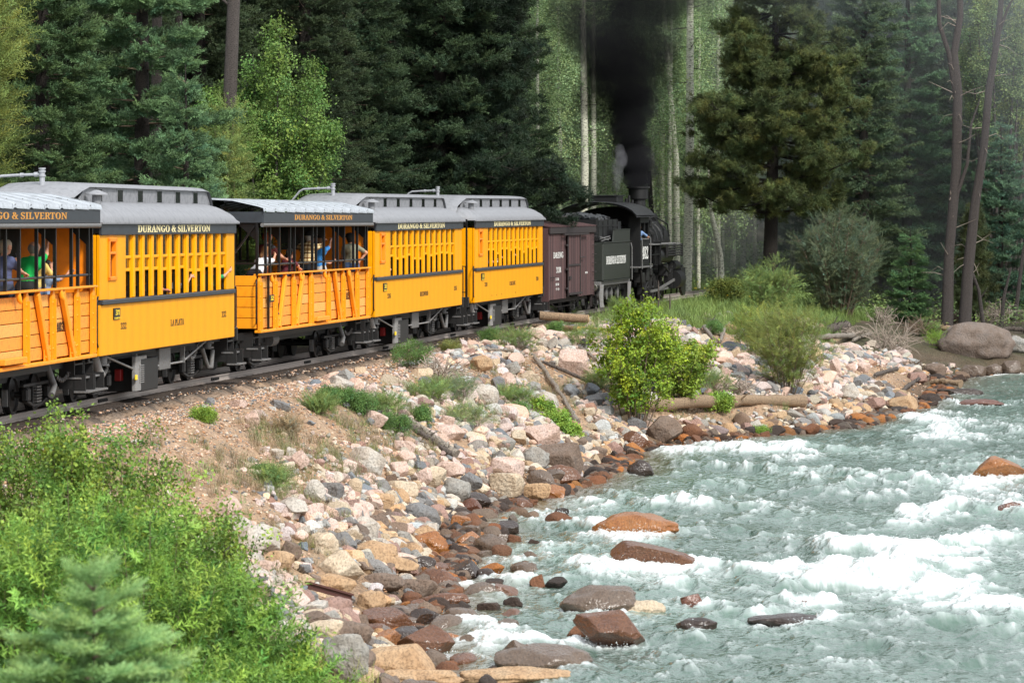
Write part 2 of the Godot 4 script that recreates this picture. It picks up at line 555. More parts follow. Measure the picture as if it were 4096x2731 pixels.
func build_smoke() -> void:
	var d := 138.2
	var s := 1.7415 / FOCAL * d
	var plume := thing("smoke_plume", "column of black smoke rising from the locomotive's stack", "smoke")
	plume.set_meta("kind", "stuff")
	var r := RandomNumberGenerator.new()
	r.seed = 17
	var path := [Vector2(424, 1463), Vector2(360, 1459), Vector2(300, 1452), Vector2(230, 1446), Vector2(150, 1432), Vector2(60, 1424), Vector2(-60, 1440)]
	path.reverse()
	var wide := [Vector2(-60, 150), Vector2(60, 126), Vector2(150, 102), Vector2(230, 76), Vector2(300, 52), Vector2(360, 40), Vector2(424, 29)]
	var y := 424.0
	while y > -70.0:
		var w := lerp_table(wide, y)
		var step := w * 0.36
		var px := lerp_table(path, y) + r.randfn(0.0, 0.24) * w
		var size := w * r.randf_range(0.72, 1.22)
		puff(plume, "smoke_puff", Vector3((px * 1.7415 - 2048.0) / FOCAL * d, EYE_Y - (y * 1.7415 - 948.0) / FOCAL * d, -d + r.randfn(0.0, 0.25) * w * s), Vector3(size, size * 0.85, size) * s * 2.0, fog_mat(0.85 / (size * s) * lerpf(0.55, 1.0, clampf(y / 330.0, 0.0, 1.0)), Color(1.0, 1.0, 1.05) * r.randf_range(0.10, 0.30)))
		y -= step
	for q in [[1385, 120, 70, 70], [1495, 200, 48, 70], [1510, 70, 66, 90], [1575, 6, 80, 40], [1630, -20, 90, 45], [1560, -30, 100, 70], [1330, 20, 70, 70], [1350, 90, 60, 60], [1500, 300, 26, 60]]:
		puff(plume, "smoke_puff", Vector3((q[0] * 1.7415 - 2048.0) / FOCAL * d, EYE_Y - (q[1] * 1.7415 - 948.0) / FOCAL * d, -d), Vector3(q[2] * s * 2.0, q[3] * s * 2.0, q[2] * s * 1.8), fog_mat(0.22 if q[0] < 1540 else 0.10, Color(0.3, 0.3, 0.32)))
	var steam := thing("steam_wisp", "small grey wisp of steam beside the stack", "steam")
	steam.set_meta("kind", "stuff")
	var w := fog_mat(0.45, Color(0.75, 0.75, 0.77))
	for q in [[1420, 432, 6, 16], [1417, 418, 9, 20], [1421, 402, 12, 24], [1419, 384, 14, 26], [1427, 364, 15, 26], [1424, 346, 12, 20], [1432, 372, 9, 18]]:
		puff(steam, "steam_puff", Vector3((q[0] * 1.7415 - 2048.0) / FOCAL * 133.5, EYE_Y - (q[1] * 1.7415 - 948.0) / FOCAL * 133.5, -133.5), Vector3(q[2] * s * 2.0, q[3] * s * 1.6, q[2] * s * 2.0), w)
	var haze := thing("smoke_haze", "blue grey smoke haze drifting before the trees at the right", "haze")
	haze.set_meta("kind", "stuff")
	var h := fog_mat(0.0050, Color(0.84, 0.87, 0.90))
	for i in 7:
		var k := 1.0 - i * 0.11
		puff(haze, "haze_bank", Vector3(29.5 - 0.3 * i, 16.0, -136), Vector3(27.0 * k, 26.0 * k, 20), h)
	for i in 3:
		puff(haze, "haze_bank", Vector3(13.0, 18.5, -146), Vector3(9.0 - 2.2 * i, 10.0 - 2.4 * i, 8), fog_mat(0.005, Color(0.8, 0.84, 0.88)))
	puff(haze, "haze_bank", Vector3(3.0, 12.0, -166), Vector3(26, 30, 20), fog_mat(0.007, Color(0.82, 0.87, 0.86)))
	puff(haze, "haze_bank", Vector3(30.0, 12.0, -168), Vector3(54, 44, 22), fog_mat(0.018, Color(0.84, 0.88, 0.88)))

func _ready() -> void:
	# the camera: 123 mm lens on full frame, level, its lens shifted down
	var cam := Camera3D.new()
	cam.name = "view_camera"
	cam.position = Vector3(0, EYE_Y, 0)
	cam.projection = Camera3D.PROJECTION_FRUSTUM
	cam.near = 0.5
	cam.far = 600.0
	cam.size = 0.5 * 2731.0 / FOCAL
	cam.frustum_offset = Vector2(0, -0.5 * 417.5 / FOCAL)
	add_child(cam)
	cam.current = true
	# sky, exposure
	var we := WorldEnvironment.new()
	we.name = "sky"
	var e := Environment.new()
	e.background_mode = Environment.BG_SKY
	var sky := Sky.new()
	var sm := ProceduralSkyMaterial.new()
	sm.sky_top_color = Color(0.87, 0.89, 0.92)
	sm.sky_horizon_color = Color(0.92, 0.93, 0.94)
	sm.ground_bottom_color = Color(0.25, 0.25, 0.22)
	sm.ground_horizon_color = Color(0.55, 0.56, 0.53)
	sm.sky_curve = 0.2
	sm.sun_angle_max = 40.0
	sky.sky_material = sm
	e.sky = sky
	e.tonemap_mode = Environment.TONE_MAPPER_LINEAR
	e.tonemap_exposure = 1.8
	e.sdfgi_enabled = true
	e.ssao_enabled = true
	e.ssil_enabled = true
	e.volumetric_fog_enabled = true
	e.volumetric_fog_density = 0.0
	we.environment = e
	var ca := CameraAttributesPhysical.new()
	ca.frustum_focal_length = 123.0
	ca.frustum_focus_distance = 88.0
	ca.exposure_aperture = 5.0
	we.camera_attributes = ca
	add_child(we)
	# thin bright overcast: a wide soft sun from behind the camera's right shoulder
	var sun := DirectionalLight3D.new()
	sun.name = "sun"
	sun.light_energy = 0.75
	sun.light_color = Color(1.0, 0.985, 0.96)
	sun.light_angular_distance = 10.0
	sun.shadow_enabled = true
	add_child(sun)
	sun.look_at_from_position(Vector3(20, 33, 31), Vector3.ZERO)

	relief.seed = 4
	relief.frequency = 0.09
	relief.fractal_octaves = 4
	var f0: FontFile = null
	serif.font_names = PackedStringArray(["Droid Serif"])
	serif.font_weight = 700
	sans.font_names = PackedStringArray(["Droid Sans"])
	sans.font_weight = 700
	make_materials()
	build_units()
	build_boulders()
	build_ground()
	build_river()
	build_track()
	gondola(50.95, 11.7, "403", "nearest open sided excursion car at the left edge, passengers in green and yellow", 5, "")
	coach(63.0, 10.95, 1.88, 0.71, "332", "LA PLATA", "31", "nearest yellow coach, with number plate 31", 6)
	gondola(76.1, 11.9, "405", "second open sided excursion car, between the nearest and the middle coach", 7, "32")
	coach(88.7, 11.7, 1.9, 0.745, "336", "ROCKWOOD", "32", "middle yellow coach, with number plate 32", 8)
	coach(102.1, 11.1, 2.02, 0.713, "330", "CASCADE", "33", "farthest yellow coach, with number plate 33, behind the plum box car", 9)
	box_car(114.25, 8.45)
	tender(124.3, 5.6)
	locomotive(131.0)
	build_people()
	build_wood()
	scatter_rocks()
	build_forest()
	build_bushes()
	build_foreground()
	build_smoke()

# ---------------------------------------------------------------- ground, river, track
func axis_steps(list: Array) -> PackedFloat32Array:      # [from, to, step] runs
	var out := PackedFloat32Array()
	for r in list:
		var x: float = r[0]
		while x < r[1] - 0.001:
			out.append(x)
			x += r[2]
	out.append(list[-1][1])
	return out

func build_ground() -> void:
	var xs := axis_steps([[-90, -30, 6.0], [-30, -16, 0.8], [-16, 22, 0.3], [22, 40, 1.0], [40, 110, 6.0]])
	var ds := axis_steps([[-6, 24, 2.5], [24, 145, 0.55], [145, 175, 1.5], [175, 260, 6.0]])
	ds.reverse()
	var rows := []
	var cols := []
	var dirt := Color(0.50, 0.335, 0.20)
	var gravel := Color(0.50, 0.36, 0.25)
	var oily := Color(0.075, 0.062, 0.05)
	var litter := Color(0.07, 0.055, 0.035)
	var grass := Color(0.13, 0.2, 0.045)
	var meadow := Color(0.17, 0.25, 0.055)
	var bed := Color(0.16, 0.10, 0.055)
	for d in ds:
		var row := PackedVector3Array()
		var col := PackedColorArray()
		var xt := track_x(d)
		var k := cos(track_turn(d))
		for x in xs:
			row.append(Vector3(x, ground_y(x, d), -d))
			var u: float = (x - xt) * k
			var nz := relief.get_noise_2d(x * 4.0, d * 4.0 + 90.0)
			var n2 := relief.get_noise_2d(x * 14.0 + 50.0, d * 14.0)
			var c := dirt
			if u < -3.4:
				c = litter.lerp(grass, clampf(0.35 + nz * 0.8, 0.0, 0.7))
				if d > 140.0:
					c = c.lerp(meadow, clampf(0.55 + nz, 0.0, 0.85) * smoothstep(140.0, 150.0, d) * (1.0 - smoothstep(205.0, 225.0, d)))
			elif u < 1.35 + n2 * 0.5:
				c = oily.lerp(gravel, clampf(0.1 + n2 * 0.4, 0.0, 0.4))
			elif u < 3.4 + nz:
				c = gravel.lerp(dirt, clampf(nz + 0.3, 0.0, 1.0))
			else:
				c = dirt.lerp(gravel, clampf(n2 + 0.4, 0.0, 1.0))
				var ue := (shore_x(d) - xt) * k
				c = c.lerp(bed, smoothstep(ue - 1.2, ue - 0.1, u))
			if d > 112.0 and u > 1.6:
				c = c.lerp(meadow, clampf(0.6 + nz * 1.5, 0.0, 1.0) * smoothstep(112.0, 120.0, d) * (1.0 - smoothstep(3.0, 8.0, u) * (1.0 - smoothstep(122.0, 132.0, d))))
			if d < 52.0 and u > 3.0:
				c = c.lerp(Color(0.22, 0.19, 0.08), 0.55)
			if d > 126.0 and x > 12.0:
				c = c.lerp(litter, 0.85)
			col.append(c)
		rows.append(row)
		cols.append(col)
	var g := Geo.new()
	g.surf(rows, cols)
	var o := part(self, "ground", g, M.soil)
	o.set_meta("kind", "structure")
	o.set_meta("label", "gravelly tan river bank and forest floor that carry the railway")

# height of the stream's surface over its sloping level, and how white the water is
var wave_a := FastNoiseLite.new()
var wave_b := FastNoiseLite.new()
var wave_c := FastNoiseLite.new()
var wave_d := FastNoiseLite.new()
const ROLLERS := [   # x, d, half width, half length, height, foam: the standing waves and ledges of the rapid
	[3.2, 61.0, 2.6, 1.3, 0.20, 1.0], [6.5, 58.5, 3.2, 1.4, 0.26, 1.0], [1.4, 58.2, 2.2, 1.2, 0.16, 0.9], [4.3, 73.5, 2.8, 1.3, 0.18, 0.9], [7.5, 77.5, 3.0, 1.6, 0.24, 1.0],
	[6.0, 83.0, 3.4, 1.5, 0.22, 0.9], [9.4, 80.0, 2.0, 1.5, 0.20, 0.8], [2.6, 76.0, 1.6, 1.0, 0.16, 0.8], [8.2, 64.0, 2.6, 1.6, 0.28, 1.0], [5.0, 66.0, 2.2, 1.2, 0.14, 0.7],
	[1.0, 70.5, 1.8, 1.1, 0.14, 0.7], [7.0, 53.0, 3.0, 1.3, 0.18, 0.9], [3.4, 54.0, 2.4, 1.0, 0.14, 0.8], [1.0, 50.0, 1.6, 0.8, 0.10, 0.8], [5.6, 48.5, 2.0, 0.9, 0.10, 0.6],
	[8.3, 90.0, 3.0, 1.4, 0.16, 0.7], [11.0, 94.0, 2.6, 1.5, 0.16, 0.7], [6.5, 91.0, 1.6, 1.0, 0.10, 0.6], [13.0, 103.0, 2.6, 1.6, 0.14, 0.6], [16.0, 112.0, 2.6, 2.2, 0.14, 0.6], [15.0, 98.0, 2.2, 1.4, 0.14, 0.6],
	[10.5, 86.5, 2.0, 1.4, 0.14, 0.7], [1.0, 63.3, 1.5, 0.8, 0.10, 0.8], [-0.2, 60.0, 1.0, 0.7, 0.06, 0.7], [2.2, 66.5, 1.4, 0.8, 0.1, 0.7], [11.5, 71.0, 2.5, 1.5, 0.25, 0.9], [4.8, 88.0, 1.4, 0.9, 0.08, 0.5]]

func stream(x: float, d: float) -> Vector2:          # (height, foam)
	var calm := smoothstep(-0.2, 1.6, x - shore_x(d))
	var far := 1.0 - 0.45 * smoothstep(85.0, 120.0, d)
	var a := wave_a.get_noise_2d(x, d * 0.8)
	var b := wave_b.get_noise_2d(x, d * 0.85)
	var h := (a * 0.17 + b * 0.10) * far * (0.25 + 0.75 * calm)
	var f := maxf(0.0, wave_a.get_noise_2d(x * 0.8 + 90.0, d * 0.45) * 1.3 + a * 0.5 + b * 0.5 - 0.15) * 1.3 * calm
	var wx := b * 1.6 + wave_a.get_noise_2d(x + 60.0, d * 0.8) * 3.2
	var wd := wave_a.get_noise_2d(x * 1.9 + 500.0, d * 1.1) * 4.2 + b * 1.3
	for r in ROLLERS:
		var sk: float = sin(r[0] * 12.9 + r[1] * 3.7) * 0.45          # each ledge lies at its own slant
		var ex: float = (x - r[0] + wx + (d - r[1]) * 0.2) / r[2]
		var ed: float = (d - r[1] + wd + (x - r[0]) * sk * 1.6) / r[3]
		if absf(ex) < 1.6 and ed < 1.6 and ed > -3.2:
			h += r[4] * 0.7 * exp(-ex * ex * 2.0) * exp(-ed * ed * 2.2) * calm
			f += r[5] * 0.62 * exp(-ex * ex * 1.7) * (exp(-ed * ed * 1.6) if ed > 0.0 else exp(ed * 0.8))   # white on the crest and downstream of it
	for r in river_rocks:
		var dx: float = x - r.x
		var dd: float = d - r.y
		var w: float = r.z
		if absf(dx) < w * 2.6 and absf(dd) < w * 3.6:
			var q := dx * dx / (w * w)
			if dd < 0.0:
				f += 1.3 * exp(-q * 0.75) * exp(dd / (w * 1.3))
				h -= 0.07 * exp(-q) * exp(dd / w)
			else:
				f += 0.8 * exp(-maxf(0.0, q - 0.8) * 3.0) * exp(-dd / (w * 0.5)) * (0.4 + minf(q, 1.2) * 0.6)
				h += 0.06 * exp(-q) * exp(-dd / w)
	return Vector2(h, f)

func build_river() -> void:
	wave_a.seed = 11
	wave_a.frequency = 0.16
	wave_a.fractal_octaves = 3
	wave_b.seed = 12
	wave_b.frequency = 0.55
	wave_b.fractal_octaves = 3
	wave_c.seed = 13
	wave_c.frequency = 1.6
	wave_c.fractal_octaves = 3
	wave_d.seed = 14
	wave_d.frequency = 0.8
	wave_d.fractal_type = FastNoiseLite.FRACTAL_RIDGED
	wave_d.fractal_octaves = 5
	wave_d.fractal_gain = 0.62
	var ds := PackedFloat32Array()
	var d := 41.0
	while d < 150.0:
		ds.append(d)
		d += 0.0026 * d
	ds.reverse()
	var n := 440
	var rows := []
	var cols := []
	var uvs := []
	var deep := Color(0.07, 0.118, 0.092)
	var shallow := Color(0.13, 0.085, 0.045)
	var jade := Color(0.25, 0.37, 0.31)
	var white := Color(0.76, 0.805, 0.80)
	for dd in ds:
		var x0 := shore_x(dd) - 1.3
		var x1 := maxf(0.1463 * dd + 2.5, x0 + 6.0)
		var row := PackedVector3Array()
		var col := PackedColorArray()
		var uvr := PackedVector2Array()
		row.resize(n)
		col.resize(n)
		uvr.resize(n)
		var base := water_y(dd)
		for i in n:
			var x := x0 + (x1 - x0) * i / (n - 1.0)
			var s := stream(x, dd)
			var c := wave_c.get_noise_2d(x, dd * 0.7)
			var calm := smoothstep(0.0, 1.5, x - shore_x(dd))
			var fil := wave_d.get_noise_2d(x + c * 0.25, dd * 0.42)               # bright threads
			var thr := wave_d.get_noise_2d(x * 2.6 + 31.0, dd * 1.3)
			var tex := clampf(0.5 + fil * 0.36 + thr * 0.30 + c * 0.22, 0.0, 1.0)
			var th := 1.08 - 0.62 * clampf(s.y, 0.0, 1.05)
			var milk := smoothstep(th - 0.30, th + 0.30, tex)
			var crisp := smoothstep(th + 0.02, th + 0.24, tex)
			var foam := clampf(milk * 0.52 + crisp * 0.48, 0.0, 1.0)
			foam = maxf(foam, smoothstep(0.84, 1.0, tex) * 0.35 * calm)
			row[i] = Vector3(x, base + s.x + c * 0.035 * (0.3 + 0.7 * calm) + (fil + thr) * (0.018 + 0.035 * clampf(s.y, 0.0, 1.2)) * calm + foam * 0.03, -dd)
			var w := shallow.lerp(deep, smoothstep(0.2, 2.4, x - shore_x(dd)))
			w = w.lerp(jade, clampf(0.02 + s.y * 0.42 + c * 0.16 + wave_a.get_noise_2d(x * 0.7 + 200.0, dd * 0.5) * 0.35, 0.0, 0.75) * calm)
			col[i] = w.lerp(white, foam)
			uvr[i] = Vector2(x * 0.5, dd * 0.35)
		rows.append(row)
		cols.append(col)
		uvs.append(uvr)
	var g := Geo.new()
	g.surf(rows, cols, uvs)
	var m := mat("water", Color.WHITE, 0.16)
	m.vertex_color_use_as_albedo = true
	m.normal_enabled = true
	m.normal_texture = noise_tex(41, 0.02, [], FastNoiseLite.TYPE_SIMPLEX_SMOOTH, 5, true, 9.0, 512)
	m.normal_scale = 0.7
	var o := part(self, "river", g, m)
	o.set_meta("kind", "structure")
	o.set_meta("label", "green white rushing river with foaming rapids")
	# spray: droplets thrown up over the white water
	var list := []
	var r := RandomNumberGenerator.new()
	r.seed = 5
	var drop := SphereMesh.new()
	drop.radius = 0.5
	drop.height = 1.0
	drop.radial_segments = 6
	drop.rings = 3
	while list.size() < 2600:
		var q: Array = ROLLERS[r.randi() % ROLLERS.size()]
		var x: float = q[0] + r.randfn(0.0, 0.45) * q[2]
		var d2: float = q[1] + r.randfn(-0.15, 0.4) * q[3]
		if list.size() % 3 == 0 and river_rocks.size():
			var w: Vector3 = river_rocks[r.randi() % river_rocks.size()]
			x = w.x + r.randfn(0.0, 0.7) * w.z
			d2 = w.y - absf(r.randfn(0.6, 0.4)) * w.z
		if x < shore_x(d2) + 0.2:
			continue
		var s := stream(x, d2)
		if s.y < 0.75:
			continue
		var k := r.randf_range(0.006, 0.014)
		list.append(Transform3D(Basis.from_scale(Vector3(k, k * r.randf_range(0.8, 1.6), k)), Vector3(x, water_y(d2) + s.x + 0.04 + absf(r.randfn(0.0, 0.06)), -d2)))
	var fm := mat("foam", Color(0.88, 0.91, 0.91), 0.5)
	var sp := copies(self, "spray", drop, fm, list)
	sp.set_meta("label", "white spray thrown up by the rapids")

func build_track() -> void:
	var t := thing("railway_track", "narrow gauge track with brown sleepers curving under the train", "track")
	for s in [0.457, -0.457]:
		var rows := []
		var pr := [Vector2(-0.055, -0.13), Vector2(-0.055, -0.115), Vector2(-0.01, -0.10), Vector2(-0.01, -0.035), Vector2(-0.03, -0.03), Vector2(-0.03, 0.0), Vector2(0.03, 0.0), Vector2(0.03, -0.03), Vector2(0.01, -0.035), Vector2(0.01, -0.10), Vector2(0.055, -0.115), Vector2(0.055, -0.13)]
		var g := Geo.new()
		var top := Geo.new()
		var d := 40.0
		var last := []
		while d <= 182.0:
			var a := track_turn(d)
			var c := Vector3(track_x(d), rail_y(d), -d)
			var z := Vector3(cos(a), 0, sin(a))
			var line := []
			for q in pr:
				line.append(c + z * (s + q.x) + Vector3.UP * q.y)
			if last.size():
				for k in pr.size() - 1:
					if k == 5:
						top.quad(last[k], last[k + 1], line[k + 1], line[k])
					else:
						g.quad(last[k], last[k + 1], line[k + 1], line[k])
			last = line
			d += 1.0
		var rail := part(t, "rail", g, M.rail_steel)
		part(rail, "running_surface", top, M.rail_top)
		var jd := 57.0
		while jd < 150.0:
			var f := car_frame(jd, 1.0)
			var j := Geo.new()
			j.box(Vector3(0, -0.07, s + 0.028 * signf(s)), Vector3(0.62, 0.06, 0.022))
			for b in 4:
				j.box(Vector3(-0.22 + b * 0.147, -0.07, s + 0.05 * signf(s)), Vector3(0.03, 0.03, 0.03))
			part(rail, "joint_bar", j, M.iron, "", f)
			jd += 9.14 if s > 0 else 9.3
	var sm := []
	for k in 4:
		var g := Geo.new()
		g.box(Vector3.ZERO, Vector3(0.19, 0.14, 2.0 + 0.06 * k), Basis.IDENTITY, 0.015)
		sm.append(g.mesh())
	var d2 := 52.0
	var r := RandomNumberGenerator.new()
	r.seed = 3
	var many := 0
	while d2 < 172.0 and many < 290:
		var f := car_frame(d2, 0.6)
		f.origin += f.basis.y * -0.195 + f.basis.z * r.randf_range(-0.05, 0.05)
		part(t, "sleeper", sm[r.randi() % 4], M.sleeper, "", f)
		d2 += r.randf_range(0.5, 0.58) if d2 < 100.0 else 0.56
		many += 1

# ---------------------------------------------------------------- lettering
var serif := SystemFont.new()
var sans := SystemFont.new()

func lettering(parent: Node3D, words: String, left: Vector3, height: float, width: float, m: Material, font: Font, called := "lettering", B := Basis.IDENTITY) -> void:   # raised 4 mm; stretched to the width the words have in the photograph
	var t := TextMesh.new()
	t.font = font
	t.text = words
	t.font_size = 64
	t.pixel_size = 0.01
	t.depth = 0.08
	t.curve_step = 1.5
	t.horizontal_alignment = HORIZONTAL_ALIGNMENT_LEFT
	t.vertical_alignment = VERTICAL_ALIGNMENT_BOTTOM
	var b := t.get_aabb()
	var sy := height / b.size.y
	var sx := width / b.size.x if width > 0.0 else sy
	var T := Transform3D(B * Basis.from_scale(Vector3(sx, sy, 0.05)), left - B * Vector3(b.position.x * sx, b.position.y * sy, 0.0))
	part(parent, called, t, m, "", T)

# ---------------------------------------------------------------- running gear shared by the cars
func truck(parent: Node3D, x: float, base := 1.5, r := 0.34) -> void:
	var wheel := Geo.new()
	wheel.lathe([Vector2(0.0, -0.075), Vector2(r + 0.025, -0.075), Vector2(r + 0.025, -0.055), Vector2(r, -0.05), Vector2(r, 0.05), Vector2(r - 0.05, 0.055), Vector2(r - 0.07, 0.02), Vector2(0.1, 0.03), Vector2(0.09, 0.07), Vector2(0.0, 0.07)], Vector3.ZERO, Vector3.BACK, 22)
	var wm := wheel.mesh()
	for a in [-0.5, 0.5]:
		var ax := Geo.new()
		ax.cyl(Vector3(x + a * base, r, -0.72), Vector3(x + a * base, r, 0.72), 0.055, 8)
		part(parent, "axle", ax, M.iron)
		for s in [-1.0, 1.0]:
			part(parent, "wheel", wm, M.iron, "", Transform3D(Basis.IDENTITY if s > 0 else Basis(Vector3.UP, PI), Vector3(x + a * base, r, 0.457 * s)))
	for s in [-1.0, 1.0]:
		var g := Geo.new()
		var z: float = 0.70 * s
		g.bar(Vector3(x - base * 0.5 - 0.2, r + 0.16, z), Vector3(x + base * 0.5 + 0.2, r + 0.16, z), 0.08, 0.06, Vector3.UP, 0.01)
		g.bar(Vector3(x - base * 0.5, r - 0.1, z), Vector3(x - 0.25, r - 0.2, z), 0.08, 0.045)
		g.bar(Vector3(x - 0.25, r - 0.2, z), Vector3(x + 0.25, r - 0.2, z), 0.08, 0.045)
		g.bar(Vector3(x + 0.25, r - 0.2, z), Vector3(x + base * 0.5, r - 0.1, z), 0.08, 0.045)
		for k in [-0.25, 0.25]:
			g.bar(Vector3(x + k, r - 0.2, z), Vector3(x + k, r + 0.18, z), 0.05, 0.05)
		for a in [-0.5, 0.5]:
			g.box(Vector3(x + a * base, r, z + 0.02 * s), Vector3(0.24, 0.24, 0.13), Basis.IDENTITY, 0.03)
		part(parent, "truck_frame", g, M.iron)
		var sp := Geo.new()
		for k in 6:
			sp.box(Vector3(x, r - 0.14 + k * 0.05, z + 0.02 * s), Vector3(0.36 - absf(k - 2.5) * 0.03, 0.028, 0.1))
		part(parent, "spring", sp, M.iron_gray)
		var sh := Geo.new()
		sh.bar(Vector3(x - base * 0.5 - r - 0.06, r + 0.1, 0.457 * s), Vector3(x - base * 0.5 - r - 0.02, r - 0.18, 0.457 * s), 0.09, 0.06)
		part(parent, "brake_shoe", sh, M.iron_gray)

func chain(parent: Node3D, a: Vector3, b: Vector3, sag: float, m: Material) -> void:
	var g := Geo.new()
	var n := int(a.distance_to(b) / 0.07) + 5
	for i in n:
		var t := (i + 0.5) / n
		var p := a.lerp(b, t) + Vector3.DOWN * sag * 4.0 * t * (1.0 - t)
		var p2 := a.lerp(b, t + 0.5 / n) + Vector3.DOWN * sag * 4.0 * (t + 0.5 / n) * (0.5 - 0.5 / n + 0.5 - t)
		var w := 0.02
		g.bar(p - Vector3(0.025, 0.02, 0), p + Vector3(0.025, 0.02, 0), w if i % 2 else 0.06, 0.06 if i % 2 else w)
	part(parent, "chain", g, m)

func steps(parent: Node3D, x: float, turn: float) -> void:   # the folding steps under a platform, river side and far side
	for s in [-1.0, 1.0]:
		var g := Geo.new()
		for k in [-0.3, 0.3]:
			var T := Transform3D(Basis(Vector3.RIGHT, Vector3.UP, Vector3.BACK), Vector3(x + k, 0, 0))
			g.prism([Vector2(-0.02, 0.9), Vector2(0.02, 0.9), Vector2(0.02, 0.35), Vector2(-0.02, 0.35)], T.translated(Vector3(0, 0, s * 0.95)), 0.28)
			g.prism([Vector2(-0.02, 0.6), Vector2(0.02, 0.6), Vector2(0.02, 0.25), Vector2(-0.02, 0.25)], T.translated(Vector3(0, 0, s * 1.18)), 0.22)
		part(parent, "step_hanger", g, M.iron)
		for k in 3:
			var b := Geo.new()
			b.box(Vector3(x, 0.78 - k * 0.24, s * (0.96 + k * 0.13)), Vector3(0.62 + 0.06 * k, 0.035, 0.26), Basis.IDENTITY, 0.005)
			part(parent, "step", b, M.iron_gray if k else M.iron)

func grab(parent: Node3D, pts: Array, r := 0.017, m: Material = null) -> void:
	var g := Geo.new()
	g.tube(pts, [r], 6)
	part(parent, "grab_iron", g, m if m else M.black_paint)

func coupler(parent: Node3D, x: float, way: float) -> void:
	var g := Geo.new()
	g.box(Vector3(x + way * 0.2, 0.62, 0), Vector3(0.5, 0.14, 0.14), Basis.IDENTITY, 0.02)
	g.box(Vector3(x + way * 0.5, 0.62, 0.03), Vector3(0.22, 0.24, 0.24), Basis.IDENTITY, 0.05)
	part(parent, "coupler", g, M.iron)

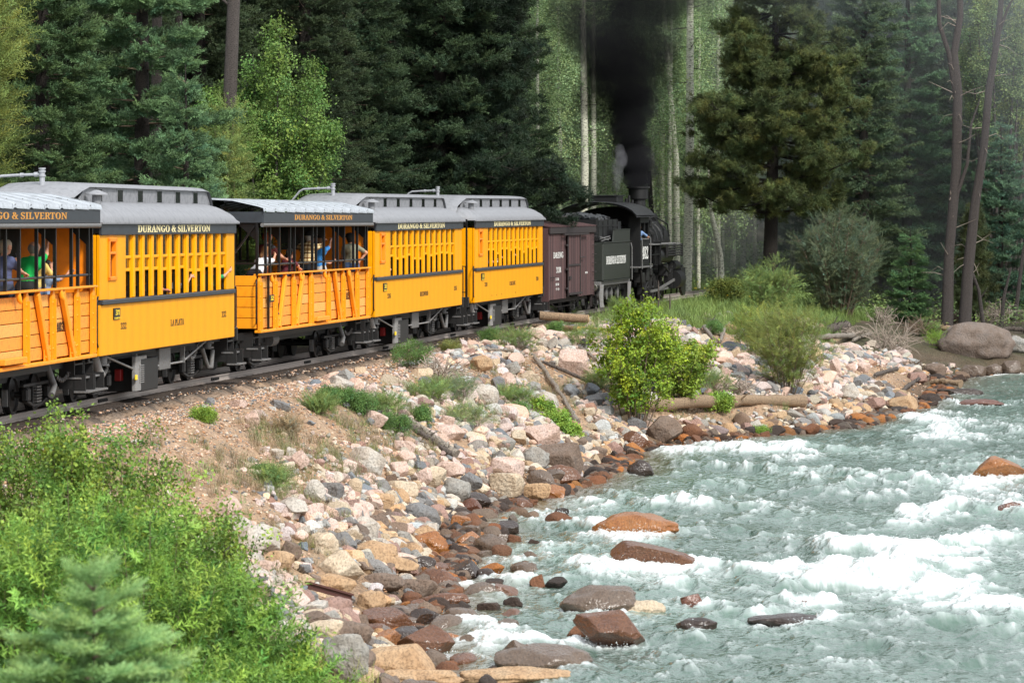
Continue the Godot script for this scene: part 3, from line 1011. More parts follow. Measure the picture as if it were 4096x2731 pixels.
# ---------------------------------------------------------------- coaches
func coach(d0: float, L: float, first: float, pitch: float, number: String, town: String, badge: String, label: String, seed_: int) -> Node3D:
	var r := RandomNumberGenerator.new()
	r.seed = seed_
	var t := thing("passenger_coach", label, "train coach", car_frame(d0, L), "yellow coaches of the train")
	var Y0 := 0.88
	var Y1 := 1.80
	var Y2 := 1.89
	var Y3 := 3.06
	var Z := 1.25
	var last := first + pitch * 12.0 - 0.19
	var g: Geo
	for s in [1.0, -1.0]:
		g = Geo.new()
		g.box(Vector3(L * 0.5, (Y0 + Y1) * 0.5, s * (Z - 0.03)), Vector3(L, Y1 - Y0, 0.06), Basis.IDENTITY, 0.012)
		part(t, "side_panel", g, M.yellow_boards)
		g = Geo.new()
		g.box(Vector3(L * 0.5, (Y1 + Y2) * 0.5, s * (Z - 0.01)), Vector3(L - 0.12, Y2 - Y1 - 0.004, 0.12), Basis.IDENTITY, 0.012)
		part(t, "belt_rail", g, M.navy)
		g = Geo.new()
		g.box(Vector3(L * 0.5, 1.45, s * (Z - 0.085)), Vector3(L - 0.2, 0.9, 0.03))
		for q in [[0.1, first - 0.02], [last + 0.02, L - 0.1]]:
			g.box(Vector3((q[0] + q[1]) * 0.5, 2.5, s * (Z - 0.085)), Vector3(q[1] - q[0], 1.15, 0.03))
		part(t, "inner_lining", g, M.seat)
		# blank walls at both ends of the row of windows; the near one has the washroom window
		var w0 := 0.62
		var w1 := 1.10
		g = Geo.new()
		var z0: float = s * (Z - 0.03)
		g.box(Vector3(w0 * 0.5, (Y2 + Y3) * 0.5, z0), Vector3(w0, Y3 - Y2, 0.06), Basis.IDENTITY, 0.008)
		g.box(Vector3((w1 + first) * 0.5, (Y2 + Y3) * 0.5, z0), Vector3(first - w1, Y3 - Y2, 0.06), Basis.IDENTITY, 0.008)
		g.box(Vector3((w0 + w1) * 0.5, (Y2 + 2.3) * 0.5, z0), Vector3(w1 - w0 - 0.002, 2.3 - Y2, 0.06))
		g.box(Vector3((w0 + w1) * 0.5, (2.94 + Y3) * 0.5, z0), Vector3(w1 - w0 - 0.002, Y3 - 2.94, 0.06))
		g.box(Vector3((last + L) * 0.5, (Y2 + Y3) * 0.5, z0), Vector3(L - last, Y3 - Y2, 0.06), Basis.IDENTITY, 0.008)
		part(t, "end_wall_panel", g, M.yellow_boards)
		g = Geo.new()
		for q in [[w0, 2.62, 0.08, 0.76], [w1, 2.62, 0.08, 0.76], [0.86, 2.27, 0.56, 0.07], [0.86, 2.97, 0.56, 0.07], [0.86, 2.73, 0.4, 0.045]]:
			g.box(Vector3(q[0], q[1], s * (Z - 0.015)), Vector3(q[2], q[3], 0.10), Basis.IDENTITY, 0.01)
		var lav := part(t, "washroom_window", g, M.yellow_trim)
		g = Geo.new()
		g.box(Vector3(0.86, 2.50, s * (Z - 0.06)), Vector3(0.40, 0.40, 0.01))
		part(lav, "pane", g, M.frosted if number == "336" else M.seat)
		for i in 12:
			var x0 := first + pitch * i
			var x1 := x0 + pitch - 0.19
			if i < 11:
				g = Geo.new()
				g.box(Vector3(x1 + 0.095, (Y2 + Y3) * 0.5, s * (Z - 0.02)), Vector3(0.17, Y3 - Y2 - 0.002, 0.05), Basis.IDENTITY, 0.012)
				for e in [-0.115, 0.115]:
					g.box(Vector3(x1 + 0.095 + e, (Y2 + Y3) * 0.5, s * (Z - 0.038)), Vector3(0.05, Y3 - Y2 - 0.004, 0.022))
				var wp := part(t, "window_post", g, M.yellow)
				g = Geo.new()
				g.box(Vector3(x1 + 0.095, (Y2 + Y3) * 0.5, s * (Z - 0.085)), Vector3(0.19, Y3 - Y2 - 0.01, 0.03))
				part(wp, "inner_post", g, M.seat)
			var low := 2.36 + (r.randf_range(-0.1, 0.06) if i % 3 else 0.05)
			g = Geo.new()
			g.box(Vector3((x0 + x1) * 0.5, 2.645, s * (Z - 0.036)), Vector3(x1 - x0, 0.055, 0.03), Basis.IDENTITY, 0.008)
			g.box(Vector3((x0 + x1) * 0.5, low, s * (Z - 0.055)), Vector3(x1 - x0, 0.06, 0.03), Basis.IDENTITY, 0.008)
			for e in [x0 + 0.035, x1 - 0.035]:
				g.box(Vector3(e, (low + Y3) * 0.5, s * (Z - 0.057)), Vector3(0.035, Y3 - low, 0.018))
			var win := part(t, "window", g, M.yellow)
			g = Geo.new()
			g.box(Vector3((x0 + x1) * 0.5, (2.67 + Y3) * 0.5, s * (Z - 0.044)), Vector3(x1 - x0 - 0.02, Y3 - 2.67, 0.006))
			g.box(Vector3((x0 + x1) * 0.5, (low + 2.62) * 0.5, s * (Z - 0.06)), Vector3(x1 - x0 - 0.02, 2.62 - low, 0.006))
			part(win, "pane", g, M.glass)
		g = Geo.new()
		g.bar(Vector3(0.0, (Y3 + 3.27) * 0.5, s * (Z + 0.015)), Vector3(L, (Y3 + 3.27) * 0.5, s * (Z + 0.015)), 0.06, 0.215, Vector3.UP, 0.01)
		part(t, "letter_board", g, M.navy)
	# outer roof: a barrel whose ends round off
	for s in [1.0, -1.0]:
		var rows := []
		var nx := 34
		for i in nx + 1:
			var x := lerpf(-0.42, L + 0.12, i / float(nx))
			var e := clampf((0.55 - x) / 0.97, 0.0, 1.0)
			var e2 := clampf((x - (L - 0.85)) / 0.97, 0.0, 1.0)
			var k := sqrt(maxf(0.0, 1.0 - maxf(e, e2) * maxf(e, e2)))
			var row := PackedVector3Array()
			for j in 9:
				var q := j / 8.0
				row.append(Vector3(x, 3.285 + (0.40 * sin(q * PI * 0.5)) * (0.25 + 0.75 * k) * (1.0 if j else 0.0), s * (lerpf(1.345, 0.55, 1.0 - cos(q * PI * 0.5)) if e <= 0.0 else lerpf(0.55, lerpf(1.345, 0.55, 1.0 - cos(q * PI * 0.5)), 0.2 + 0.8 * k))))
			if s > 0:
				row.reverse()
			rows.append(row)
		g = Geo.new()
		rows.reverse()
		g.surf(rows)
		g.bar(Vector3(-0.1, 3.275, s * 1.32), Vector3(L + 0.1, 3.275, s * 1.32), 0.05, 0.03)
		part(t, "roof", g, M.roof_gray)
	# clerestory with sloping ends
	var H0 := 3.66
	var H1 := 3.94
	var CZ := 0.76
	g = Geo.new()
	for s in [1.0, -1.0]:
		g.prism([Vector2(0.1, 3.5), Vector2(L - 0.12, 3.5), Vector2(L - 0.2, H0), Vector2(L - 0.55, H1), Vector2(0.75, H1), Vector2(0.3, H0)], Transform3D(Basis.IDENTITY, Vector3(0, 0, s * CZ)), 0.03)
	var cl := part(t, "clerestory", g, M.roof_gray)
	g = Geo.new()
	var prof := [Vector2(-0.5, 3.36), Vector2(-0.4, 3.56), Vector2(-0.1, 3.76), Vector2(0.4, 3.91), Vector2(0.9, 3.985), Vector2(L - 0.9, 3.985), Vector2(L - 0.52, 3.97), Vector2(L - 0.3, 3.83), Vector2(L - 0.12, 3.6), Vector2(L + 0.0, 3.42)]
	var rr := []
	for p in prof:
		var row := PackedVector3Array()
		for j in 13:
			var q := -1.0 + j / 6.0
			var wz := CZ + 0.075 if p.x > 0.3 else CZ + 0.02
			row.append(Vector3(p.x, p.y + 0.05 * (1.0 - q * q) - (0.0 if absf(q) < 0.99 else 0.05), q * wz))
		rr.append(row)
	rr.reverse()
	for row in rr:
		row.reverse()
	rr.reverse()
	g.surf(rr)
	part(t, "clerestory_roof", g, M.roof_gray)
	for i in 6:
		for s in [1.0, -1.0]:
			var x := lerpf(1.75, L - 1.55, i / 5.0)
			g = Geo.new()
			for q in [[-0.23, 0.0, 0.04, 0.25], [0.23, 0.0, 0.04, 0.25], [0.0, 0.125, 0.5, 0.025], [0.0, -0.13, 0.54, 0.03]]:
				g.box(Vector3(x + q[0], 3.79 + q[1], s * (CZ + 0.018)), Vector3(q[2], q[3], 0.014))
			part(cl, "vent_window", g, M.roof_gray)
			g = Geo.new()
			g.box(Vector3(x, 3.79, s * (CZ + 0.0165)), Vector3(0.42, 0.22, 0.004))
			part(cl, "pane", g, M.dark_pane)
	# stove pipe with a conical cap, and the vent pipe at the near end
	g = Geo.new()
	g.cyl(Vector3(0.75, 3.45, 1.0), Vector3(0.75, 3.80, 1.0), 0.085, 14)
	g.lathe([Vector2(0.21, 0.0), Vector2(0.2, 0.02), Vector2(0.05, 0.085), Vector2(0.0, 0.09)], Vector3(0.75, 3.79, 1.0), Vector3.UP, 14)
	g.lathe([Vector2(0.0, 0.0), Vector2(0.21, 0.0)], Vector3(0.75, 3.79, 1.0), Vector3.UP, 14)
	g.lathe([Vector2(0.14, 0.0), Vector2(0.085, 0.07)], Vector3(0.75, 3.53, 1.0), Vector3.UP, 14)
	part(t, "stove_pipe", g, M.roof_gray)
	g = Geo.new()
	var vx := 0.5
	g.cyl(Vector3(vx, 3.85, 0.05), Vector3(vx, 4.27, 0.05), 0.05, 12)
	for y in [4.12, 4.2, 4.25]:
		g.cyl(Vector3(vx, y, 0.05), Vector3(vx, y + 0.03, 0.05), 0.066, 12)
	g.tube([Vector3(vx, 4.16, 0.05), Vector3(vx, 4.15, -0.35), Vector3(vx, 4.13, -0.72), Vector3(vx, 4.08, -0.82), Vector3(vx, 3.72, -1.12)], [0.026], 8)
	g.cyl(Vector3(vx, 4.16, -0.03), Vector3(vx, 4.155, -0.1), 0.045, 10)
	g.cyl(Vector3(vx, 4.15, -0.3), Vector3(vx, 4.148, -0.36), 0.04, 10)
	part(t, "vent_pipe", g, M.silver)
	# ends: wall with a door opening, platform, railing
	for e in [0.0, 1.0]:
		var x: float = lerpf(0.03, L - 0.03, e)
		var way: float = -1.0 if e == 0.0 else 1.0
		var deep: float = 0.36 if e == 0.0 else 0.75
		g = Geo.new()
		for s in [1.0, -1.0]:
			g.box(Vector3(x, (Y0 + Y3) * 0.5, s * 0.76), Vector3(0.05, Y3 - Y0, 0.84), Basis.IDENTITY, 0.01)
		g.box(Vector3(x, 2.98, 0), Vector3(0.05, 0.2, 0.66))
		part(t, "end_wall", g, M.yellow)
		g = Geo.new()
		g.box(Vector3(x, 1.88, 0), Vector3(0.04, 1.98, 0.66))
		var door := part(t, "end_door", g, M.yellow_trim)
		g = Geo.new()
		g.box(Vector3(x + way * 0.021, 2.3, 0), Vector3(0.006, 0.7, 0.42))
		part(door, "pane", g, M.dark_pane)
		g = Geo.new()
		g.box(Vector3(x + way * (deep * 0.5 + 0.03), 0.92, 0), Vector3(deep, 0.09, 2.2), Basis.IDENTITY, 0.01)
		part(t, "platform", g, M.iron)
		g = Geo.new()
		var px: float = x + way * (deep - 0.01)
		for z in [-1.05, -0.75, -0.45, 0.45, 0.75, 1.05]:
			g.bar(Vector3(px, 0.95, z), Vector3(px, 1.95, z), 0.025, 0.025)
		for y in [1.2, 1.95]:
			g.bar(Vector3(px, y, -1.05), Vector3(px, y, -0.4), 0.03, 0.03)
			g.bar(Vector3(px, y, 0.4), Vector3(px, y, 1.05), 0.03, 0.03)
		for z in [-1.08, 1.08]:
			g.bar(Vector3(px, 0.95, z), Vector3(px, 3.32, z), 0.05, 0.05)
		part(t, "platform_railing", g, M.black_paint)
		g = Geo.new()
		g.box(Vector3(x + way * (deep + 0.01), 0.92, 0), Vector3(0.1, 0.28, 2.3), Basis.IDENTITY, 0.01)
		part(t, "end_beam", g, M.iron)
		for s in [1.0, -1.0]:
			grab(t, [Vector3(x + way * 0.02, 1.95, s * 1.22), Vector3(x + way * 0.16, 1.93, s * 1.25), Vector3(x + way * 0.2, 1.85, s * 1.25), Vector3(x + way * 0.2, 1.12, s * 1.25), Vector3(x + way * 0.14, 1.06, s * 1.25), Vector3(x + way * 0.02, 1.06, s * 1.22)])
		steps(t, x + way * deep * 0.5, way)
		coupler(t, x + way * (deep - 0.15), way)
	# inside
	g = Geo.new()
	g.box(Vector3(L * 0.5, 0.98, 0), Vector3(L - 0.12, 0.06, 2.36))
	part(t, "floor", g, M.dark)
	g = Geo.new()
	g.box(Vector3(L * 0.5, 3.3, 0), Vector3(L - 0.14, 0.05, 2.4))
	part(t, "ceiling", g, M.interior)
	for i in 11:
		for s in [-0.72, 0.72]:
			g = Geo.new()
			var x := first + 0.6 + i * pitch
			g.box(Vector3(x, 1.5, s), Vector3(0.1, 0.95, 0.9), Basis.IDENTITY, 0.03)
			g.box(Vector3(x + 0.25, 1.35, s), Vector3(0.45, 0.12, 0.9), Basis.IDENTITY, 0.03)
			part(t, "seat", g, M.seat)
	# under the floor
	g = Geo.new()
	g.box(Vector3(L * 0.5, 0.84, 0), Vector3(L - 0.1, 0.1, 1.9))
	for z in [-0.55, 0.55]:
		g.box(Vector3(L * 0.5, 0.72, z), Vector3(L - 0.6, 0.16, 0.12))
	part(t, "underframe", g, M.iron)
	for s in [1.0, -1.0]:
		g = Geo.new()
		g.tube([Vector3(1.3, 0.84, s * 1.0), Vector3(3.5, 0.5, s * 1.0), Vector3(L - 3.6, 0.5, s * 1.0), Vector3(L - 1.6, 0.84, s * 1.0)], [0.022], 6)
		part(t, "truss_rod", g, M.iron_pale)
		for x in [3.5, L - 3.6]:
			g = Geo.new()
			g.bar(Vector3(x, 0.8, s * 1.0), Vector3(x, 0.48, s * 1.0), 0.07, 0.09)
			part(t, "queen_post", g, M.iron_gray)
	g = Geo.new()
	g.box(Vector3(4.4, 0.38, 0.62), Vector3(1.3, 0.62, 0.9), Basis.IDENTITY, 0.015)
	part(t, "equipment_box", g, M.iron)
	g = Geo.new()
	g.box(Vector3(3.78, 0.42, 1.02), Vector3(0.85, 0.66, 0.08), Basis.IDENTITY, 0.01)
	for k in 9:
		g.box(Vector3(3.78, 0.25 + k * 0.04, 1.068), Vector3(0.34, 0.016, 0.014))
	part(t, "louvred_cover", g, M.iron_pale)
	g = Geo.new()
	g.box(Vector3(L * 0.53, 0.62, 1.0), Vector3(0.9, 0.42, 0.05), Basis.IDENTITY, 0.008)
	part(t, "battery_box", g, M.iron_gray)
	g = Geo.new()
	g.box(Vector3(3.4, 0.4, 0.72), Vector3(0.2, 0.22, 0.12), Basis.IDENTITY, 0.01)
	part(t, "fire_box", g, M.red_paint)
	g = Geo.new()
	g.box(Vector3(3.3, 0.36, 1.08), Vector3(0.1, 0.1, 0.04), Basis.IDENTITY, 0.01)
	part(t, "yellow_tag", g, M.letter_yellow)
	g = Geo.new()
	g.tube([Vector3(0.75, 0.86, 0.95), Vector3(0.9, 0.6, 0.98), Vector3(1.1, 0.5, 1.0)], [0.08, 0.085, 0.07], 12)
	g.cyl(Vector3(1.4, 0.88, 0.92), Vector3(1.4, 0.66, 0.92), 0.1, 10)
	for y in [0.66, 0.8]:
		g.cyl(Vector3(1.4, y, 0.92), Vector3(1.4, y + 0.03, 0.92), 0.14, 10)
	part(t, "steam_fitting", g, M.iron_pale)
	g = Geo.new()
	g.cyl(Vector3(L - 1.1, 0.88, 0.92), Vector3(L - 1.1, 0.66, 0.92), 0.09, 10)
	for y in [0.68, 0.78]:
		g.cyl(Vector3(L - 1.1, y, 0.92), Vector3(L - 1.1, y + 0.03, 0.92), 0.14, 10)
	g.tube([Vector3(L - 1.5, 0.7, 0.9), Vector3(L - 1.2, 0.3, 0.95), Vector3(L - 0.95, 0.28, 0.97), Vector3(L - 0.75, 0.62, 0.95)], [0.05], 8)
	part(t, "brake_cylinder", g, M.iron_gray)
	chain(t, Vector3(1.75, 0.84, 0.98), Vector3(1.2, 0.5, 0.98), 0.1, M.iron_gray)
	chain(t, Vector3(L - 2.2, 0.84, 0.98), Vector3(L - 2.8, 0.55, 0.98), 0.12, M.iron_gray)
	truck(t, 1.75)
	truck(t, L - 1.75)
	# the river side's lettering
	lettering(t, "DURANGO & SILVERTON", Vector3(first + 0.72, 3.10, Z + 0.047), 0.135, L * 0.541, M.letter_cream, serif)
	lettering(t, town, Vector3(L * 0.487, 1.27, Z + 0.003), 0.125, 0.95 if town.length() < 8 else 1.1, M.letter_black, serif)
	lettering(t, number, Vector3(1.49, 1.32, Z + 0.003), 0.125, 0.42, M.letter_black, serif)
	lettering(t, number, Vector3(L - 1.2, 1.32, Z + 0.003), 0.125, 0.42, M.letter_black, serif)
	g = Geo.new()
	g.box(Vector3(1.17, 1.645, Z + 0.012), Vector3(0.46, 0.155, 0.02), Basis.IDENTITY, 0.004)
	g.box(Vector3(1.17, 1.54, Z + 0.012), Vector3(0.46, 0.05, 0.02), Basis.IDENTITY, 0.004)
	var plate := part(t, "number_plate", g, M.black_paint)
	lettering(plate, badge, Vector3(1.05, 1.595, Z + 0.024), 0.1, 0.27, M.letter_yellow, sans)
	lettering(plate, "COACH", Vector3(0.97, 1.525, Z + 0.024), 0.032, 0.4, M.letter_yellow, sans)
	return t

# ---------------------------------------------------------------- open gondolas
func gondola(d0: float, L: float, number: String, label: String, seed_: int, badge: String) -> Node3D:
	var r := RandomNumberGenerator.new()
	r.seed = seed_
	var t := thing("open_gondola", label, "railway car", car_frame(d0, L), "open sided excursion cars of the train")
	var Y0 := 0.92
	var Y1 := 2.14
	var Z := 1.23
	var woods := [M.orange_wood, M.orange_wood, M.orange_wood_deep, M.orange_wood_pale]
	var g: Geo
	# stakes: x of the upright ones; braces: x at the top, x at the foot, width
	var stakes := [0.06, 1.55, 3.4, 5.25, 7.12, 8.82, 10.47, L - 0.08]
	var braces := [[2.5, 1.9], [4.3, 3.68], [7.75, 8.45], [9.4, 10.2]]
	for s in [1.0, -1.0]:
		var planks := 5
		for k in planks:
			var y0 := lerpf(Y0 + 0.06, Y1 - 0.06, k / 5.0)
			var y1 := lerpf(Y0 + 0.06, Y1 - 0.06, (k + 1) / 5.0) - 0.014
			for b in stakes.size() - 1:
				g = Geo.new()
				var x0: float = stakes[b] + 0.004
				var x1: float = stakes[b + 1] - 0.004
				g.box(Vector3((x0 + x1) * 0.5, (y0 + y1) * 0.5, s * (Z - 0.045 + r.randf_range(-0.006, 0.006))), Vector3(x1 - x0, y1 - y0, 0.06), Basis.IDENTITY, 0.008)
				part(t, "plank", g, woods[r.randi() % 4])
		for i in stakes.size():
			g = Geo.new()
			var w := 0.30 if i == 3 else 0.2
			var x: float = clampf(stakes[i], w * 0.5, L - w * 0.5)
			g.prism([Vector2(-w * 0.5, Y0), Vector2(w * 0.5, Y0), Vector2(w * 0.5, Y1 - 0.12), Vector2(w * 0.2, Y1), Vector2(-w * 0.2, Y1), Vector2(-w * 0.5, Y1 - 0.12)], Transform3D(Basis.IDENTITY, Vector3(x, 0, s * (Z + 0.03))), 0.05)
			g.box(Vector3(x, (Y0 + Y1) * 0.5 - 0.05, s * (Z + 0.075)), Vector3(0.035, Y1 - Y0 - 0.2, 0.05))
			var st := part(t, "stake", g, M.orange_paint)
			g = Geo.new()
			for k in 8:
				g.lathe([Vector2(0.022, 0.0), Vector2(0.016, 0.014), Vector2(0.0, 0.018)], Vector3(x + (-0.06 if k % 2 else 0.06), Y0 + 0.1 + k * 0.13, s * (Z + 0.055)), Vector3(0, 0, s), 6)
			part(st, "rivets", g, M.orange_paint)
		for b in braces:
			g = Geo.new()
			g.bar(Vector3(b[0], Y1 - 0.03, s * (Z + 0.045)), Vector3(b[1], Y0 + 0.03, s * (Z + 0.045)), 0.08, 0.15, Vector3.RIGHT, 0.01)
			part(t, "brace", g, M.orange_paint)
			g = Geo.new()
			g.box(Vector3(b[1], Y0 + 0.16, s * (Z + 0.035)), Vector3(0.42, 0.26, 0.02), Basis.IDENTITY, 0.004)
			for k in 6:
				g.lathe([Vector2(0.022, 0.0), Vector2(0.016, 0.014), Vector2(0.0, 0.018)], Vector3(b[1] - 0.14 + 0.14 * (k % 3), Y0 + 0.1 + 0.12 * (k / 3), s * (Z + 0.05)), Vector3(0, 0, s), 6)
			part(t, "gusset_plate", g, M.orange_paint)
		g = Geo.new()
		g.box(Vector3(L * 0.5, Y1 + 0.012, s * (Z + 0.01)), Vector3(L, 0.035, 0.2), Basis.IDENTITY, 0.008)
		part(t, "top_sill", g, M.orange_paint)
		g = Geo.new()
		g.box(Vector3(L * 0.5, Y0, s * (Z + 0.01)), Vector3(L, 0.06, 0.16), Basis.IDENTITY, 0.01)
		part(t, "bottom_sill", g, M.orange_paint)
		# hooks under the sill, a coupler lever, a foot board
		for x in [1.0, 3.9, 6.5, 9.2]:
			g = Geo.new()
			g.tube([Vector3(x, Y1 - 0.01, s * (Z + 0.07)), Vector3(x, Y1 - 0.12, s * (Z + 0.09)), Vector3(x + 0.05, Y1 - 0.16, s * (Z + 0.1))], [0.04, 0.045, 0.03], 8)
			part(t, "hook", g, M.orange_paint)
		g = Geo.new()
		g.box(Vector3(6.1, Y0 + 0.12, s * (Z + 0.09)), Vector3(1.35, 0.1, 0.12), Basis.IDENTITY, 0.01)
		part(t, "foot_board", g, M.orange_wood_deep)
		# posts, rail and brackets of the canopy
		var posts := [0.08, 0.89, 1.3, 2.2, 3.28, 3.75, 4.6, 5.64, 6.05, 6.9, 8.0, 8.45, 9.2, 10.32, 10.78, L - 0.2]
		for x in posts:
			g = Geo.new()
			g.bar(Vector3(x, Y1 + 0.02, s * (Z - 0.03)), Vector3(x, 3.3, s * (Z - 0.03)), 0.055, 0.055)
			part(t, "canopy_post", g, M.black_paint)
		g = Geo.new()
		g.cyl(Vector3(0.05, 2.36, s * (Z - 0.03)), Vector3(L - 0.05, 2.36, s * (Z - 0.03)), 0.024, 8)
		part(t, "hand_rail", g, M.black_paint)
		g = Geo.new()
		g.cyl(Vector3(-0.05, 3.235, s * (Z + 0.12)), Vector3(L + 0.05, 3.235, s * (Z + 0.12)), 0.045, 10)
		part(t, "rolled_curtain", g, M.iron_gray)
		g = Geo.new()
		g.box(Vector3(L * 0.5, 3.40, s * (Z + 0.13)), Vector3(L + 0.02, 0.24, 0.035), Basis.IDENTITY, 0.006)
		part(t, "fascia", g, M.navy)
		for x in [0.08, 2.2, 4.6, 6.9, 9.2, L - 0.2]:
			g = Geo.new()
			g.prism([Vector2(0, 3.28), Vector2(-0.42, 3.28), Vector2(0, 2.9)], Transform3D(Basis(Vector3(0, 0, s), Vector3.UP, Vector3(-s, 0, 0)), Vector3(x, 0, s * (Z - 0.06))), 0.03)
			part(t, "bracket", g, M.black_paint)
	for e in [0.0, 1.0]:
		var x: float = lerpf(0.02, L - 0.02, e)
		for k in 5:
			g = Geo.new()
			var y0 := lerpf(Y0 + 0.06, Y1, k / 5.0)
			g.box(Vector3(x, y0 + 0.114, 0), Vector3(0.06, 0.22, 2.4), Basis.IDENTITY, 0.008)
			part(t, "plank", g, M.orange_paint)
		g = Geo.new()
		for z in [-1.22, -0.36, 0.36, 1.22]:
			g.bar(Vector3(x, Y1, z), Vector3(x, 3.3, z), 0.05, 0.05)
		for y in [2.4, 3.3]:
			g.bar(Vector3(x, y, -1.22), Vector3(x, y, 1.22), 0.05, 0.05)
		g.bar(Vector3(x, 2.2, 0.4), Vector3(x, 3.2, 1.15), 0.04, 0.04)
		g.bar(Vector3(x, 2.2, -0.4), Vector3(x, 3.2, -1.15), 0.04, 0.04)
		part(t, "end_frame", g, M.black_paint)
		g = Geo.new()
		g.box(Vector3(x + (e * 2.0 - 1.0) * 0.02, 3.40, 0), Vector3(0.035, 0.24, 2.7), Basis.IDENTITY, 0.006)
		part(t, "fascia", g, M.navy)
		coupler(t, x + (e - 0.5) * 0.3, e * 2.0 - 1.0)
		for s in [1.0, -1.0]:
			grab(t, [Vector3(x, 2.05, s * 1.2), Vector3(x + (e * 2 - 1) * 0.15, 2.03, s * 1.24), Vector3(x + (e * 2 - 1) * 0.17, 1.95, s * 1.24), Vector3(x + (e * 2 - 1) * 0.17, 1.15, s * 1.24), Vector3(x, 1.1, s * 1.2)])
		steps(t, x - (e * 2.0 - 1.0) * 0.4, 1.0)
	# ribbed metal roof in overlapping sheets
	var n := 12
	for i in n:
		var x0 := lerpf(-0.08, L + 0.08, i / float(n))
		var x1 := lerpf(-0.08, L + 0.08, (i + 1) / float(n))
		var rows := []
		for a in [[x0, 0.0], [x0 + 0.04, 0.025], [x0 + 0.15, 0.03], [x0 + 0.22, 0.012], [x1 - 0.1, 0.004], [x1 - 0.02, 0.0]]:
			var row := PackedVector3Array()
			for q in [[-1.40, 3.51], [-1.38, 3.60], [-1.25, 3.64], [-0.7, 3.76], [0.0, 3.80], [0.7, 3.76], [1.25, 3.64], [1.38, 3.60], [1.40, 3.51]]:
				row.append(Vector3(a[0], q[1] + a[1], q[0]))
			rows.append(row)
		g = Geo.new()
		rows.reverse()
		g.surf(rows)
		var sheet := part(t, "roof_sheet", g, M.roof_metal)
		g = Geo.new()
		for q in 5:
			g.lathe([Vector2(0.016, 0.0), Vector2(0.0, 0.016)], Vector3(x0 + 0.1, 3.585, 1.4), Vector3(0, 0.3, 1), 5)
			g.lathe([Vector2(0.018, 0.0), Vector2(0.0, 0.02)], Vector3(x0 + 0.12 + q * 0.18, 3.66 + 0.02 * (q % 2), 1.1), Vector3.UP, 5)
		part(sheet, "screws", g, M.iron_gray)
		if r.randf() < 0.75:
			g = Geo.new()
			for q in 3:
				g.lathe([Vector2(0.075 + r.randf() * 0.04, 0.0), Vector2(0.05, 0.018), Vector2(0.0, 0.022)], Vector3(x0 + 0.3 + q * 0.16 + r.randf() * 0.06, 3.70, r.randf_range(0.75, 1.0)), Vector3(0, 1, 0.2), 7)
			part(sheet, "tar_patch", g, M.tar)
	g = Geo.new()
	g.box(Vector3(L * 0.5, 3.47, 0), Vector3(L, 0.04, 2.5))
	part(t, "ceiling", g, M.dark)
	g = Geo.new()
	g.box(Vector3(L * 0.5, 1.2, 0), Vector3(L - 0.1, 0.06, 2.3))
	part(t, "floor", g, M.interior)
	g = Geo.new()
	g.box(Vector3(L * 0.5, 0.8, 0), Vector3(L - 0.1, 0.16, 1.8))
	for z in [-0.4, 0.4]:
		g.box(Vector3(L * 0.5, 0.66, z), Vector3(L - 0.6, 0.2, 0.12))
	part(t, "underframe", g, M.iron)
	for x in [0.5, L - 0.5]:
		chain(t, Vector3(x, 0.85, 1.0), Vector3(x + (0.9 if x < 2.0 else -0.9), 0.6, 0.95), 0.18, M.iron_gray)
	g = Geo.new()
	g.tube([Vector3(L - 1.7, 0.8, 0.85), Vector3(L - 1.6, 0.45, 0.95), Vector3(L - 1.9, 0.3, 0.98)], [0.06], 8)
	g.cyl(Vector3(4.0, 0.6, 0.5), Vector3(4.6, 0.6, 0.5), 0.16, 12)
	part(t, "brake_cylinder", g, M.iron_gray)
	truck(t, 1.9, 1.42)
	truck(t, L - 1.9, 1.42)
	# yellow partition with a dark notice board inside the far end
	g = Geo.new()
	g.box(Vector3(L - 0.12, 2.35, 0), Vector3(0.03, 2.0, 2.3))
	part(t, "partition", g, M.yellow_trim)
	g = Geo.new()
	g.box(Vector3(L - 0.15, 2.9, -0.5), Vector3(0.02, 0.6, 0.9), Basis.IDENTITY, 0.004)
	part(t, "notice_board", g, M.tender_green)
	lettering(t, "DURANGO & SILVERTON", Vector3(3.0, 3.345, Z + 0.15), 0.115, 6.35, M.letter_gold, serif)
	lettering(t, number, Vector3(2.0, Y0 + 0.42, Z - 0.012), 0.16, 0.5, M.letter_black, serif)
	lettering(t, number, Vector3(9.25, Y0 + 0.5, Z - 0.012), 0.16, 0.5, M.letter_black, serif)
	if badge:
		g = Geo.new()
		g.box(Vector3(1.1, 1.62, Z + 0.06), Vector3(0.46, 0.16, 0.02), Basis.IDENTITY, 0.004)
		g.bar(Vector3(0.82, Y0, Z + 0.05), Vector3(0.82, 2.14, Z + 0.05), 0.05, 0.05)
		var plate := part(t, "number_plate", g, M.black_paint)
		lettering(plate, badge, Vector3(0.98, 1.575, Z + 0.072), 0.1, 0.27, M.letter_yellow, sans)
	return t

